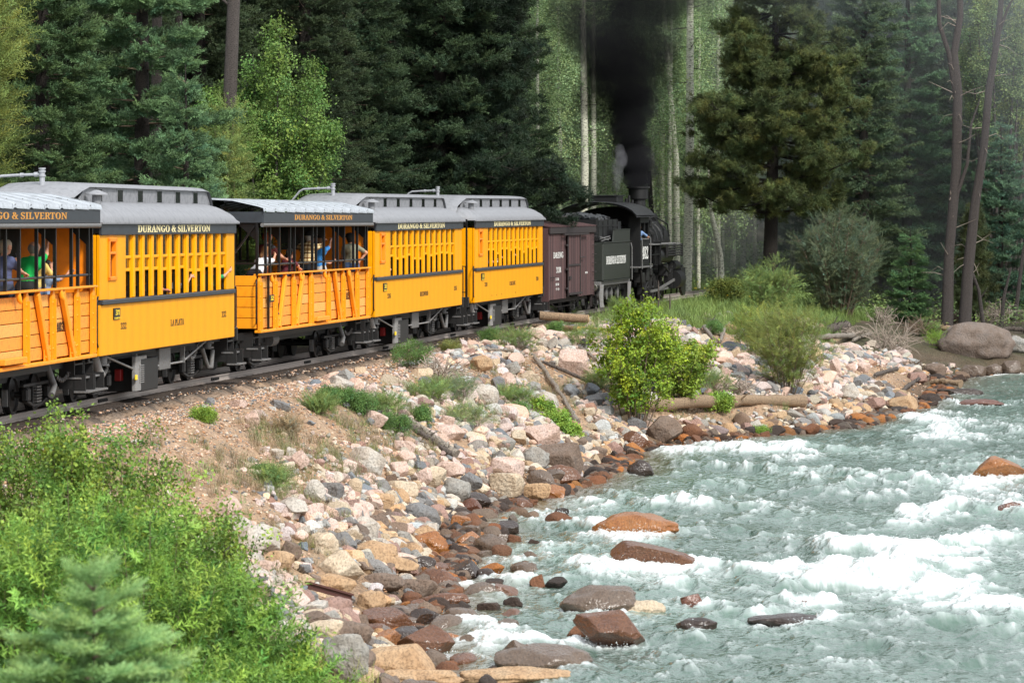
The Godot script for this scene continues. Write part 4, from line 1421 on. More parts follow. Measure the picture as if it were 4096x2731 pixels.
# ---------------------------------------------------------------- box car
func box_car(d0: float, L: float) -> Node3D:
	var t := thing("box_car", "weathered plum wooden box car coupled behind the black tender", "box car", car_frame(d0, L))
	var r := RandomNumberGenerator.new()
	r.seed = 77
	var Y0 := 0.62
	var Y1 := 2.78
	var Z := 1.22
	var g: Geo
	var mats := [M.plum, M.plum, M.plum_dark, M.plum_pale]
	for s in [1.0, -1.0]:
		var n := 44
		for i in n:
			var x0 := L * i / n
			var x1 := L * (i + 1) / n
			var door := x0 > 3.0 and x1 < 5.3
			g = Geo.new()
			g.box(Vector3((x0 + x1) * 0.5, (Y0 + Y1) * 0.5 + (0.03 if door else 0.0), s * (Z - 0.02 + (0.07 if door else 0.0) + r.randf_range(-0.004, 0.004))), Vector3(x1 - x0 - 0.016, Y1 - Y0 - (0.16 if door else r.randf_range(0.0, 0.02)), 0.045), Basis.IDENTITY, 0.008)
			part(t, "plank", g, mats[r.randi() % 4])
		g = Geo.new()
		g.box(Vector3(L * 0.5, Y1 + 0.11, s * (Z + 0.04)), Vector3(L + 0.12, 0.2, 0.06), Basis.IDENTITY, 0.01)
		g.box(Vector3(4.4, Y1 - 0.02, s * (Z + 0.12)), Vector3(4.6, 0.06, 0.05))
		g.box(Vector3(4.2, Y0 + 0.14, s * (Z + 0.11)), Vector3(2.4, 0.07, 0.05))
		part(t, "fascia", g, M.plum_iron)
		g = Geo.new()
		for x in [3.02, 5.28]:
			g.box(Vector3(x, (Y0 + Y1) * 0.5, s * (Z + 0.085)), Vector3(0.09, Y1 - Y0 - 0.12, 0.03))
		g.box(Vector3(4.15, 1.72, s * (Z + 0.085)), Vector3(2.2, 0.06, 0.03))
		for y in [0.95, 1.6, 2.4]:
			g.box(Vector3(2.9, y, s * (Z + 0.06)), Vector3(0.22, 0.06, 0.06))
		g.box(Vector3(3.3, 1.3, s * (Z + 0.1)), Vector3(0.3, 0.1, 0.05))
		g.cyl(Vector3(5.2, 1.95, s * (Z + 0.1)), Vector3(6.1, 1.97, s * (Z + 0.1)), 0.02, 6)
		part(t, "door_hardware", g, M.plum_iron)
		for k in 7:
			grab(t, [Vector3(L - 0.45, 0.8 + k * 0.31, s * (Z + 0.02)), Vector3(L - 0.42, 0.8 + k * 0.31, s * (Z + 0.09)), Vector3(L - 0.08, 0.8 + k * 0.31, s * (Z + 0.09)), Vector3(L - 0.05, 0.8 + k * 0.31, s * (Z + 0.02))], 0.014, M.plum_iron)
		grab(t, [Vector3(0.2, 1.35, s * (Z + 0.01)), Vector3(0.2, 1.37, s * (Z + 0.08)), Vector3(0.75, 1.37, s * (Z + 0.08)), Vector3(0.75, 1.35, s * (Z + 0.01))], 0.014, M.plum_iron)
		g = Geo.new()
		for x in [0.25, L - 0.25]:
			g.bar(Vector3(x, Y0 + 0.05, s * 1.15), Vector3(x, 0.2, s * 1.15), 0.03, 0.09)
		g.tube([Vector3(1.0, 0.6, s * 0.95), Vector3(2.6, 0.34, s * 0.95), Vector3(L - 2.6, 0.34, s * 0.95), Vector3(L - 1.0, 0.6, s * 0.95)], [0.02], 6)
		part(t, "truss_rod", g, M.plum_iron)
	for e in [0.0, 1.0]:
		for i in 12:
			g = Geo.new()
			g.box(Vector3(lerpf(0.0, L, e), (Y0 + Y1) * 0.5 + 0.08, lerpf(-1.12, 1.12, i / 11.0)), Vector3(0.05, Y1 - Y0 + 0.25, 0.195), Basis.IDENTITY, 0.008)
			part(t, "plank", g, mats[r.randi() % 4])
	# roof of laid boards with a running board
	for s in [1.0, -1.0]:
		for i in 40:
			var x := L * (i + 0.5) / 40.0
			g = Geo.new()
			g.bar(Vector3(x, Y1 + 0.235 + 0.012 * (i % 2), s * 1.3), Vector3(x, Y1 + 0.44 + 0.012 * (i % 2), 0.0), L / 40.0 - 0.012, 0.03, Vector3.UP)
			part(t, "roof_board", g, mats[i % 4])
	g = Geo.new()
	for z in [-0.24, 0.0, 0.24]:
		g.box(Vector3(L * 0.5, Y1 + 0.56, z), Vector3(L + 0.3, 0.035, 0.2))
	for i in 9:
		g.box(Vector3(0.3 + i * (L - 0.6) / 8.0, Y1 + 0.5, 0), Vector3(0.07, 0.1, 0.6))
	part(t, "running_board", g, M.plum_iron)
	g = Geo.new()
	g.box(Vector3(L * 0.5, 0.55, 0), Vector3(L, 0.16, 1.9))
	part(t, "underframe", g, M.plum_iron)
	coupler(t, 0.0, -1.0)
	coupler(t, L, 1.0)
	truck(t, 1.4, 1.42, 0.33)
	truck(t, L - 1.4, 1.42, 0.33)
	lettering(t, "D&SNG", Vector3(0.75, 1.98, Z + 0.012), 0.2, 1.75, M.letter_white, serif)
	lettering(t, "3134", Vector3(1.25, 1.5, Z + 0.012), 0.19, 0.85, M.letter_white, serif)
	lettering(t, "X 30", Vector3(1.1, 1.25, Z + 0.012), 0.08, 0.6, M.letter_white, serif)
	lettering(t, "XX 50", Vector3(1.1, 1.08, Z + 0.012), 0.08, 0.6, M.letter_white, serif)
	lettering(t, "7-9", Vector3(1.15, 0.92, Z + 0.012), 0.08, 0.6, M.letter_white, serif)
	lettering(t, "3134", Vector3(6.6, 1.38, Z + 0.012), 0.07, 0.5, M.letter_white, serif)
	return t

# ---------------------------------------------------------------- tender and locomotive
func tender(d0: float, L: float) -> Node3D:
	var t := thing("tender", "black coal tender lettered in white between box car and cab", "tender", car_frame(d0, L))
	var Z := 1.22
	var g := Geo.new()
	g.box(Vector3(L * 0.5, 1.72, 0), Vector3(L, 1.36, Z * 2.0), Basis.IDENTITY, 0.04)
	g.box(Vector3(L * 0.5 + 0.02, 2.405, 0), Vector3(L + 0.03, 0.03, Z * 2.0 + 0.05), Basis.IDENTITY, 0.01)
	g.box(Vector3(L * 0.5 + 0.02, 1.035, 0), Vector3(L + 0.03, 0.03, Z * 2.0 + 0.05), Basis.IDENTITY, 0.01)
	var tank := part(t, "water_tank", g, M.tender_green)
	g = Geo.new()
	for k in 2:
		for i in 16:
			for j in 2:
				g.lathe([Vector2(0.016, 0.0), Vector2(0.0, 0.012)], Vector3(0.3 + i * (L - 0.9) / 15.0, 1.42 + k * 0.56 + j * 0.08, Z), Vector3.BACK, 5)
	part(tank, "rivets", g, M.tender_green)
	g = Geo.new()
	for s in [1.0, -1.0]:
		g.prism([Vector2(L * 0.36, 2.42), Vector2(L, 2.42), Vector2(L, 2.86), Vector2(L * 0.41, 2.86)], Transform3D(Basis.IDENTITY, Vector3(0, 0, s * (Z - 0.03))), 0.04)
		g.box(Vector3(L * 0.70, 2.86, s * (Z - 0.03)), Vector3(L * 0.59, 0.03, 0.08))
	part(t, "coal_bunker", g, M.tender_green)
	g = Geo.new()
	for s in [1.0, -1.0]:
		g.box(Vector3(L * 0.38, 2.85, s * 0.95), Vector3(L * 0.74, 0.76, 0.05))
		g.box(Vector3(L * 0.38, 3.0, s * 0.985), Vector3(L * 0.74, 0.05, 0.04))
		for x in [0.05, 0.22, 0.4, 0.58, 0.74]:
			g.box(Vector3(L * x + 0.03, 2.85, s * 0.985), Vector3(0.06, 0.76, 0.04))
	g.box(Vector3(0.03, 2.85, 0), Vector3(0.05, 0.76, 1.9))
	part(t, "side_boards", g, M.engine_black)
	g = Geo.new()
	for q in [[0.1, 2.55, 1.9, 2.62], [0.3, 2.46, 2.0, 2.55], [0.1, 2.62, 1.6, 2.48]]:
		g.cyl(Vector3(q[0], q[1], 1.1), Vector3(q[2], q[3], 1.12), 0.02, 6)
	part(t, "fire_irons", g, M.iron_gray)
	var r := RandomNumberGenerator.new()
	r.seed = 9
	for i in 70:
		var s := r.randf_range(0.1, 0.22)
		var x := r.randf_range(0.1, L - 0.2)
		var z := r.randf_range(-0.9, 0.95)
		part(t, "coal_lump", rock_mesh(i % 6), M.coal, "", Transform3D(Basis.from_euler(Vector3(r.randf() * 6, r.randf() * 6, 0)).scaled(Vector3(s, s * 0.8, s)), Vector3(x, 3.2 + 0.15 * (1.0 - absf(z)) - (0.45 if x > L * 0.72 else 0.0), z)))
	g = Geo.new()
	g.box(Vector3(L * 0.5, 2.9, 0), Vector3(L * 0.9, 0.5, 1.84))
	part(t, "coal_bed", g, M.coal)
	g = Geo.new()
	g.box(Vector3(L * 0.5, 0.95, 0), Vector3(L + 0.5, 0.14, 2.3), Basis.IDENTITY, 0.01)
	g.box(Vector3(L * 0.5, 0.8, 0), Vector3(L, 0.2, 1.5))
	part(t, "frame", g, M.iron_gray)
	for x in [-0.05, L + 0.02]:
		for s in [1.0, -1.0]:
			g = Geo.new()
			g.prism([Vector2(-0.2, 0.92), Vector2(0.2, 0.92), Vector2(0.12, 0.5), Vector2(0.16, 0.25), Vector2(0.4, 0.12), Vector2(-0.25, 0.12)], Transform3D(Basis.IDENTITY, Vector3(x, 0, s * 1.18)), 0.06)
			part(t, "step_plate", g, M.iron_pale)
	g = Geo.new()
	g.lathe([Vector2(0.0, 0.0), Vector2(0.12, 0.0), Vector2(0.13, 0.06), Vector2(0.12, 0.08)], Vector3(-0.35, 0.82, 0.95), Vector3.LEFT, 18)
	g.lathe([Vector2(0.11, 0.075), Vector2(0.0, 0.05)], Vector3(-0.35, 0.82, 0.95), Vector3.LEFT, 18)
	part(t, "rear_lamp", g, M.brass)
	g = Geo.new()
	for x in [0.85, 2.2, 3.2, 4.5]:
		g.lathe([Vector2(0.0, 0.0), Vector2(0.2, 0.0), Vector2(0.22, 0.1), Vector2(0.0, 0.12)], Vector3(x, 0.55, 0.85), Vector3.BACK, 12)
	part(t, "journal_covers", g, M.iron_gray)
	grab(t, [Vector3(L - 0.1, 1.0, 1.3), Vector3(L - 0.1, 2.2, 1.3), Vector3(L - 0.05, 2.35, 1.25)], 0.02, M.iron_gray)
	coupler(t, 0.0, -1.0)
	truck(t, 1.35, 1.6, 0.36)
	truck(t, L - 1.35, 1.6, 0.36)
	lettering(t, "DURANGO & SILVERTON", Vector3(0.62, 1.62, Z + 0.004), 0.29, 4.0, M.letter_white, serif)
	return t

func locomotive(d0: float) -> Node3D:
	var t := thing("steam_locomotive", "black steam locomotive with smoking stack leading the train", "locomotive", car_frame(d0, 11.0))
	var g := Geo.new()
	# cab: two sides with window openings, front wall, arched roof with an overhang behind
	for s in [1.0, -1.0]:
		g.box(Vector3(1.2, 1.95, s * 1.32), Vector3(1.9, 1.0, 0.04))
		g.box(Vector3(1.2, 3.2, s * 1.32), Vector3(1.9, 0.24, 0.04))
		for x in [0.31, 1.2, 2.09]:
			g.box(Vector3(x, 2.76, s * 1.32), Vector3(0.12, 0.64, 0.04))
		g.box(Vector3(0.24, 2.4, s * 1.1), Vector3(0.04, 1.88, 0.4))
	var arch := [Vector2(-1.28, 1.45), Vector2(1.28, 1.45)]
	for j in 13:
		var a := lerpf(0.83, -0.83, j / 12.0)
		arch.append(Vector2(a * 1.55, 3.12 + 0.58 * sqrt(1.0 - a * a * 0.97)))
	g.prism(arch, Transform3D(Basis(Vector3.BACK, Vector3.UP, Vector3.LEFT), Vector3(2.15, 0, 0)), 0.05)
	g.cyl(Vector3(1.5, 2.3, 0), Vector3(2.14, 2.3, 0), 0.8, 20)
	var cab := part(t, "cab", g, M.engine_black)
	g = Geo.new()
	for s in [1.0, -1.0]:
		g.box(Vector3(1.2, 2.47, s * 1.36), Vector3(1.0, 0.05, 0.1), Basis.IDENTITY, 0.01)
	part(cab, "arm_rest", g, M.iron_gray)
	g = Geo.new()
	var rows := []
	for x in [-1.6, -1.55, 0.0, 1.2, 2.3]:
		var row := PackedVector3Array()
		for j in 17:
			var a := lerpf(-1.0, 1.0, j / 16.0)
			row.append(Vector3(x, 3.36 + 0.62 * sqrt(maxf(0.0, 1.0 - a * a * 0.97)) - (0.02 if x < -1.57 else 0.0) - 0.1, a * 1.55))
		rows.append(row)
	var under := []
	for row in rows:
		var rw := PackedVector3Array()
		for p in row:
			rw.append(p - Vector3(0, 0.07, 0))
		under.append(rw)
	g.surf(under)
	rows.reverse()
	g.surf(rows)
	part(cab, "roof", g, M.engine_black)
	g = Geo.new()
	g.box(Vector3(0.9, 3.98, -0.1), Vector3(1.3, 0.26, 1.1), Basis.IDENTITY, 0.02)
	g.box(Vector3(0.9, 4.1, -0.1), Vector3(1.4, 0.04, 1.2), Basis.IDENTITY, 0.01)
	part(cab, "roof_vent", g, M.engine_black)
	g = Geo.new()
	g.cyl(Vector3(2.2, 3.7, 0.55), Vector3(2.2, 4.12, 0.55), 0.05, 8)
	g.cyl(Vector3(2.5, 3.6, 0.4), Vector3(2.5, 4.0, 0.4), 0.07, 8)
	g.cyl(Vector3(2.5, 3.6, 0.62), Vector3(2.5, 3.95, 0.62), 0.06, 8)
	part(t, "safety_valve", g, M.engine_black)
	g = Geo.new()
	g.box(Vector3(1.3, 1.42, 0), Vector3(2.9, 0.06, 2.74), Basis.IDENTITY, 0.01)
	part(cab, "floor", g, M.iron_gray)
	lettering(t, "482", Vector3(0.62, 1.72, 1.344), 0.47, 1.25, M.letter_white, serif)
	for x in [0.28, 2.12]:
		grab(t, [Vector3(x, 1.35, 1.4), Vector3(x, 2.5, 1.4), Vector3(x, 2.55, 1.34)], 0.02, M.iron_gray)
	# boiler, firebox, smokebox
	g = Geo.new()
	g.lathe([Vector2(0.0, 0.0), Vector2(0.86, 0.0), Vector2(0.86, 2.6), Vector2(0.80, 2.7), Vector2(0.76, 6.4), Vector2(0.78, 6.42), Vector2(0.78, 8.0), Vector2(0.7, 8.08), Vector2(0.0, 8.1)], Vector3(2.1, 2.35, 0), Vector3.RIGHT, 28)
	var boiler := part(t, "boiler", g, M.engine_black)
	g = Geo.new()
	for i in 6:
		g.lathe([Vector2(0.87 - 0.012 * i, -0.03), Vector2(0.885 - 0.012 * i, -0.02), Vector2(0.885 - 0.012 * i, 0.02), Vector2(0.87 - 0.012 * i, 0.03)], Vector3(2.8 + i * 1.05, 2.35, 0), Vector3.RIGHT, 28)
	part(boiler, "boiler_bands", g, M.iron)
	for q in [[4.4, 0.36, 0.5], [6.2, 0.4, 0.55]]:
		g = Geo.new()
		g.lathe([Vector2(q[1], 0.0), Vector2(q[1], q[2] * 0.6), Vector2(q[1] * 0.8, q[2] * 0.85), Vector2(0.0, q[2])], Vector3(q[0], 2.95, 0), Vector3.UP, 18)
		part(boiler, "dome", g, M.engine_black)
	g = Geo.new()
	for k in 4:
		var z := 0.82 - 0.06 * k
		g.tube([Vector3(2.3, 2.9 + 0.1 * k, z), Vector3(4.5, 2.86 + 0.1 * k, z - 0.02), Vector3(5.2 + 0.5 * k, 2.6, z + 0.08), Vector3(5.3 + 0.5 * k, 1.7, z + 0.14)], [0.028], 6)
	g.tube([Vector3(2.3, 3.02, 0.9), Vector3(5.6, 3.02, 0.88), Vector3(6.6, 3.1, 0.86), Vector3(7.4, 2.9, 0.95), Vector3(7.5, 2.4, 1.0)], [0.024], 6)
	part(boiler, "steam_pipes", g, M.iron)
	g = Geo.new()
	g.tube([Vector3(4.8, 3.3, 0.5), Vector3(6.6, 3.35, 0.7), Vector3(7.9, 3.0, 1.05), Vector3(8.0, 2.5, 1.1)], [0.03], 6)
	g.bar(Vector3(6.6, 3.35, 0.7), Vector3(7.3, 2.75, 1.05), 0.04, 0.04)
	g.bar(Vector3(5.4, 3.1, 0.65), Vector3(6.8, 3.35, 0.72), 0.04, 0.04)
	part(boiler, "hand_rail", g, M.engine_black)
	# stack with its ring of a cap
	g = Geo.new()
	g.lathe([Vector2(0.36, 0.0), Vector2(0.28, 0.15), Vector2(0.28, 0.9), Vector2(0.385, 0.94), Vector2(0.395, 1.34), Vector2(0.46, 1.36), Vector2(0.46, 1.42), Vector2(0.36, 1.43), Vector2(0.33, 1.1)], Vector3(7.3, 3.06, 0), Vector3.UP, 24)
	part(t, "smoke_stack", g, M.engine_black)
	# running boards, air tank, cooling pipes
	for s in [1.0, -1.0]:
		g = Geo.new()
		g.box(Vector3(5.6, 2.24, s * 1.16), Vector3(6.4, 0.045, 0.56), Basis.IDENTITY, 0.008)
		part(t, "running_board", g, M.iron_gray)
		g = Geo.new()
		g.cyl(Vector3(4.2, 1.78, s * 1.1), Vector3(7.4, 1.78, s * 1.1), 0.3, 18)
		part(t, "air_tank", g, M.engine_black)
		g = Geo.new()
		for k in 5:
			g.tube([Vector3(5.4, 2.17 - 0.095 * k, s * 1.47), Vector3(8.9, 2.17 - 0.095 * k, s * 1.47)], [0.038], 8)
		for x in [5.4, 7.1, 8.85]:
			g.box(Vector3(x, 1.98, s * 1.47), Vector3(0.05, 0.5, 0.09))
		part(t, "cooling_pipes", g, M.iron)
		g = Geo.new()
		g.box(Vector3(4.15, 1.9, s * 1.3), Vector3(0.04, 0.9, 0.3))
		g.bar(Vector3(2.2, 1.86, s * 1.4), Vector3(4.1, 1.86, s * 1.4), 0.025, 0.025)
		for x in [2.3, 3.2, 4.1]:
			g.bar(Vector3(x, 1.45, s * 1.4), Vector3(x, 2.22, s * 1.4), 0.025, 0.025)
		part(t, "side_railing", g, M.engine_black)
		# cylinder and rods
		g = Geo.new()
		g.cyl(Vector3(8.2, 0.8, s * 1.2), Vector3(9.4, 0.8, s * 1.2), 0.36, 20)
		g.cyl(Vector3(8.25, 1.35, s * 1.15), Vector3(9.35, 1.35, s * 1.15), 0.2, 16)
		part(t, "cylinder", g, M.engine_black)
		g = Geo.new()
		g.bar(Vector3(4.6, 0.5, s * 1.28), Vector3(8.2, 0.8, s * 1.28), 0.05, 0.1)
		g.bar(Vector3(3.2, 0.45, s * 1.22), Vector3(7.0, 0.5, s * 1.22), 0.05, 0.09)
		part(t, "side_rod", g, M.iron_gray)
		var wheel := Geo.new()
		wheel.lathe([Vector2(0.0, -0.06), Vector2(0.55, -0.06), Vector2(0.55, 0.06), Vector2(0.46, 0.06), Vector2(0.42, 0.03), Vector2(0.13, 0.03), Vector2(0.12, 0.08), Vector2(0.0, 0.08)], Vector3.ZERO, Vector3.BACK, 26)
		for k in 10:
			wheel.bar(Vector3(0.1 * cos(TAU * k / 10.0), 0.1 * sin(TAU * k / 10.0), 0.045), Vector3(0.44 * cos(TAU * k / 10.0), 0.44 * sin(TAU * k / 10.0), 0.045), 0.03, 0.05, Vector3.BACK)
		for x in [3.2, 4.5, 5.75, 7.0]:
			part(t, "driving_wheel", wheel, M.iron, "", Transform3D(Basis.IDENTITY if s > 0 else Basis(Vector3.UP, PI), Vector3(x, 0.55, 0.82 * s)))
		var small := Geo.new()
		small.lathe([Vector2(0.0, -0.06), Vector2(0.36, -0.06), Vector2(0.36, 0.05), Vector2(0.33, 0.05), Vector2(0.0, 0.07)], Vector3.ZERO, Vector3.BACK, 20)
		for x in [1.4, 9.7]:
			part(t, "pony_wheel", small, M.iron, "", Transform3D(Basis.IDENTITY if s > 0 else Basis(Vector3.UP, PI), Vector3(x, 0.36, 0.5 * s)))
		g = Geo.new()
		for q in [[2.6, 1.1, 0.5, 0.5], [3.4, 1.2, 0.3, 0.3], [6.9, 1.2, 0.4, 0.5], [1.6, 1.0, 0.6, 0.4], [2.2, 0.5, 0.4, 0.35]]:
			g.box(Vector3(q[0], q[1], s * 1.05), Vector3(q[2], q[3], 0.35), Basis.IDENTITY, 0.03)
		g.tube([Vector3(0.6, 1.3, s * 1.3), Vector3(0.7, 0.7, s * 1.3), Vector3(1.8, 0.55, s * 1.2), Vector3(3.0, 0.9, s * 1.15)], [0.04], 6)
		g.tube([Vector3(6.0, 1.4, s * 1.25), Vector3(7.2, 1.1, s * 1.25), Vector3(8.2, 1.35, s * 1.2)], [0.035], 6)
		g.bar(Vector3(7.7, 0.5, s * 1.2), Vector3(7.7, 1.5, s * 1.2), 0.08, 0.16)
		part(t, "valve_gear", g, M.iron)
		g = Geo.new()
		g.prism([Vector2(9.4, 1.25), Vector2(10.4, 1.25), Vector2(10.55, 0.5), Vector2(10.4, 0.15), Vector2(9.9, 0.12), Vector2(9.4, 0.4)], Transform3D(Basis.IDENTITY, Vector3(0, 0, s * 1.3)), 0.1)
		part(t, "pilot_plate", g, M.engine_black)
	g = Geo.new()
	for x in [0.9, 3.2, 5.75, 8.8]:
		g.box(Vector3(x, 0.85, 0), Vector3(1.6, 0.5, 1.1))
	g.box(Vector3(5.0, 1.1, 0), Vector3(9.6, 0.2, 1.0))
	g.box(Vector3(3.0, 1.4, 0), Vector3(2.2, 1.0, 1.3))
	part(t, "frame", g, M.iron)
	g = Geo.new()
	g.box(Vector3(10.2, 1.2, 0), Vector3(0.25, 0.3, 2.6), Basis.IDENTITY, 0.02)
	for k in 9:
		var z := -1.1 + k * 0.275
		g.bar(Vector3(10.3, 1.0, z), Vector3(10.3 + 0.7 * (1.0 - absf(z) / 1.3), 0.2, z * 0.9), 0.05, 0.05)
	part(t, "pilot", g, M.engine_black)
	g = Geo.new()
	g.cyl(Vector3(10.0, 3.2, 0), Vector3(10.45, 3.2, 0), 0.24, 18)
	part(t, "headlamp", g, M.engine_black)
	g = Geo.new()
	g.box(Vector3(2.6, 3.05, 1.25), Vector3(0.3, 0.3, 0.2), Basis.IDENTITY, 0.03)
	g.cyl(Vector3(2.6, 3.2, 1.25), Vector3(2.6, 3.3, 1.25), 0.06, 8)
	part(t, "marker_lamp", g, M.engine_black)
	return t

# ---------------------------------------------------------------- bodies: a smooth union of tapered bones, meshed as surface nets
func flesh(g: Geo, bones: Array, cell: float, k: float) -> void:     # bone: [a, b, radius a, radius b, colour]
	var lo := Vector3.INF
	var hi := -Vector3.INF
	for b in bones:
		for i in 2:
			var w: Vector3 = Vector3.ONE * (b[2 + i] + k + cell * 2.0)
			lo = lo.min(b[i] - w)
			hi = hi.max(b[i] + w)
	var nx := int((hi.x - lo.x) / cell) + 2
	var ny := int((hi.y - lo.y) / cell) + 2
	var nz := int((hi.z - lo.z) / cell) + 2
	var f := PackedFloat32Array()
	f.resize(nx * ny * nz)
	f.fill(9.0)
	var near := PackedFloat32Array()
	near.resize(nx * ny * nz)
	near.fill(9.0)
	var who := PackedByteArray()
	who.resize(nx * ny * nz)
	for bi in bones.size():
		var b: Array = bones[bi]
		var pa: Vector3 = b[0]
		var pb: Vector3 = b[1]
		var ra: float = b[2]
		var rb: float = b[3]
		var reach := maxf(ra, rb) + k + cell * 1.5
		var l := pa.min(pb) - Vector3.ONE * reach
		var h := pa.max(pb) + Vector3.ONE * reach
		var ab := pb - pa
		var inv := 1.0 / maxf(ab.length_squared(), 1e-8)
		for z in range(maxi(0, int((l.z - lo.z) / cell)), mini(nz, int((h.z - lo.z) / cell) + 1)):
			for y in range(maxi(0, int((l.y - lo.y) / cell)), mini(ny, int((h.y - lo.y) / cell) + 1)):
				var at := (z * ny + y) * nx
				for x in range(maxi(0, int((l.x - lo.x) / cell)), mini(nx, int((h.x - lo.x) / cell) + 1)):
					var p := lo + Vector3(x, y, z) * cell - pa
					var t := clampf(p.dot(ab) * inv, 0.0, 1.0)
					var dd := (p - ab * t).length() - lerpf(ra, rb, t)
					var o := f[at + x]
					var m := maxf(k - absf(o - dd), 0.0) / k
					f[at + x] = minf(o, dd) - m * m * k * 0.25
					if dd < near[at + x]:
						near[at + x] = dd
						who[at + x] = bi
	var id := {}
	var vs := PackedVector3Array()
	var ns := PackedVector3Array()
	var cs := PackedColorArray()
	var sx := 1
	var sy := nx
	var sz := nx * ny
	var off := [0, sx, sy, sx + sy, sz, sx + sz, sy + sz, sx + sy + sz]
	var corner := [Vector3(0, 0, 0), Vector3(1, 0, 0), Vector3(0, 1, 0), Vector3(1, 1, 0), Vector3(0, 0, 1), Vector3(1, 0, 1), Vector3(0, 1, 1), Vector3(1, 1, 1)]
	var edges := [[0, 1], [2, 3], [4, 5], [6, 7], [0, 2], [1, 3], [4, 6], [5, 7], [0, 4], [1, 5], [2, 6], [3, 7]]
	for z in nz - 1:
		for y in ny - 1:
			var row := z * sz + y * sy
			for x in nx - 1:
				var c0 := row + x
				var q := f[c0]
				if q > cell * 2.0 or q < -cell * 2.0:
					continue
				var ins := 0
				for i in 8:
					if f[c0 + off[i]] < 0.0:
						ins += 1
				if ins == 0 or ins == 8:
					continue
				var sum := Vector3.ZERO
				var cnt := 0
				for e in edges:
					var fa := f[c0 + off[e[0]]]
					var fb := f[c0 + off[e[1]]]
					if (fa < 0.0) != (fb < 0.0):
						sum += (corner[e[0]] as Vector3).lerp(corner[e[1]], fa / (fa - fb))
						cnt += 1
				var grad := Vector3(f[c0 + 1] - q + f[c0 + 7 * 0 + sx + sy] - f[c0 + sy], f[c0 + sy] - q + f[c0 + sx + sy] - f[c0 + sx], f[c0 + sz] - q + f[c0 + sz + sx] - f[c0 + sx])
				id[c0] = vs.size()
				vs.append(lo + (Vector3(x, y, z) + sum / cnt) * cell)
				ns.append(grad.normalized())
				cs.append(bones[who[c0]][4])
	for c0 in id:
		var q := f[c0]
		for a in 3:
			var step: int = [sx, sy, sz][a]
			var r := f[c0 + step]
			if (q < 0.0) == (r < 0.0):
				continue
			var u: int = [sy, sz, sx][a]
			var w: int = [sz, sx, sy][a]
			if not (id.has(c0 - u) and id.has(c0 - w) and id.has(c0 - u - w)):
				continue
			var i0: int = id[c0 - u - w]
			var i1: int = id[c0 - w]
			var i2: int = id[c0]
			var i3: int = id[c0 - u]
			var list := [i0, i1, i2, i0, i2, i3] if q < 0.0 else [i0, i2, i1, i0, i3, i2]
			for t in [0, 3]:
				var A: int = list[t]
				var B: int = list[t + 1]
				var C: int = list[t + 2]
				g.v.append(vs[A]); g.v.append(vs[C]); g.v.append(vs[B])
				g.n.append(ns[A]); g.n.append(ns[C]); g.n.append(ns[B])
				g.c.append(cs[A]); g.c.append(cs[C]); g.c.append(cs[B])

func bend(a: Vector3, b: Vector3, l1: float, l2: float, hint: Vector3) -> Vector3:   # the elbow or knee between two ends
	var d := minf(a.distance_to(b), l1 + l2 - 0.005)
	var x := (b - a).normalized()
	var t := (l1 * l1 - l2 * l2 + d * d) / (2.0 * d)
	var h := sqrt(maxf(0.0, l1 * l1 - t * t))
	return a + x * t + (hint - x * hint.dot(x)).normalized() * h

func hand(g: Geo, wrist: Vector3, along: Vector3, palm: Vector3, skin: Color, curl: float) -> void:
	var side := along.cross(palm).normalized()
	var bones := []
	bones.append([wrist, wrist + along * 0.05, 0.024, 0.03, skin])
	for i in 4:
		var s := (i - 1.5) * 0.02
		var l: float = [0.062, 0.075, 0.07, 0.055][i]
		var k0 := wrist + along * 0.085 + side * s
		bones.append([wrist + along * 0.03 + side * s * 0.8, k0, 0.014, 0.0105, skin])
		var d1 := (along * cos(curl * 0.6) + palm * sin(curl * 0.6)).normalized()
		var k1 := k0 + d1 * l * 0.55
		var d2 := (along * cos(curl * 1.4) + palm * sin(curl * 1.4)).normalized()
		bones.append([k0, k1, 0.0105, 0.0095, skin])
		bones.append([k1, k1 + d2 * l * 0.5, 0.0095, 0.008, skin])
	var tb := wrist + along * 0.03 - side * 0.03
	var tk := tb + (along * 0.6 - side * 0.7 + palm * 0.5 * curl).normalized() * 0.045
	bones.append([tb, tk, 0.014, 0.0115, skin])
	bones.append([tk, tk + (along + palm * curl * 0.6).normalized() * 0.035, 0.0115, 0.009, skin])
	flesh(g, bones, 0.009, 0.008)

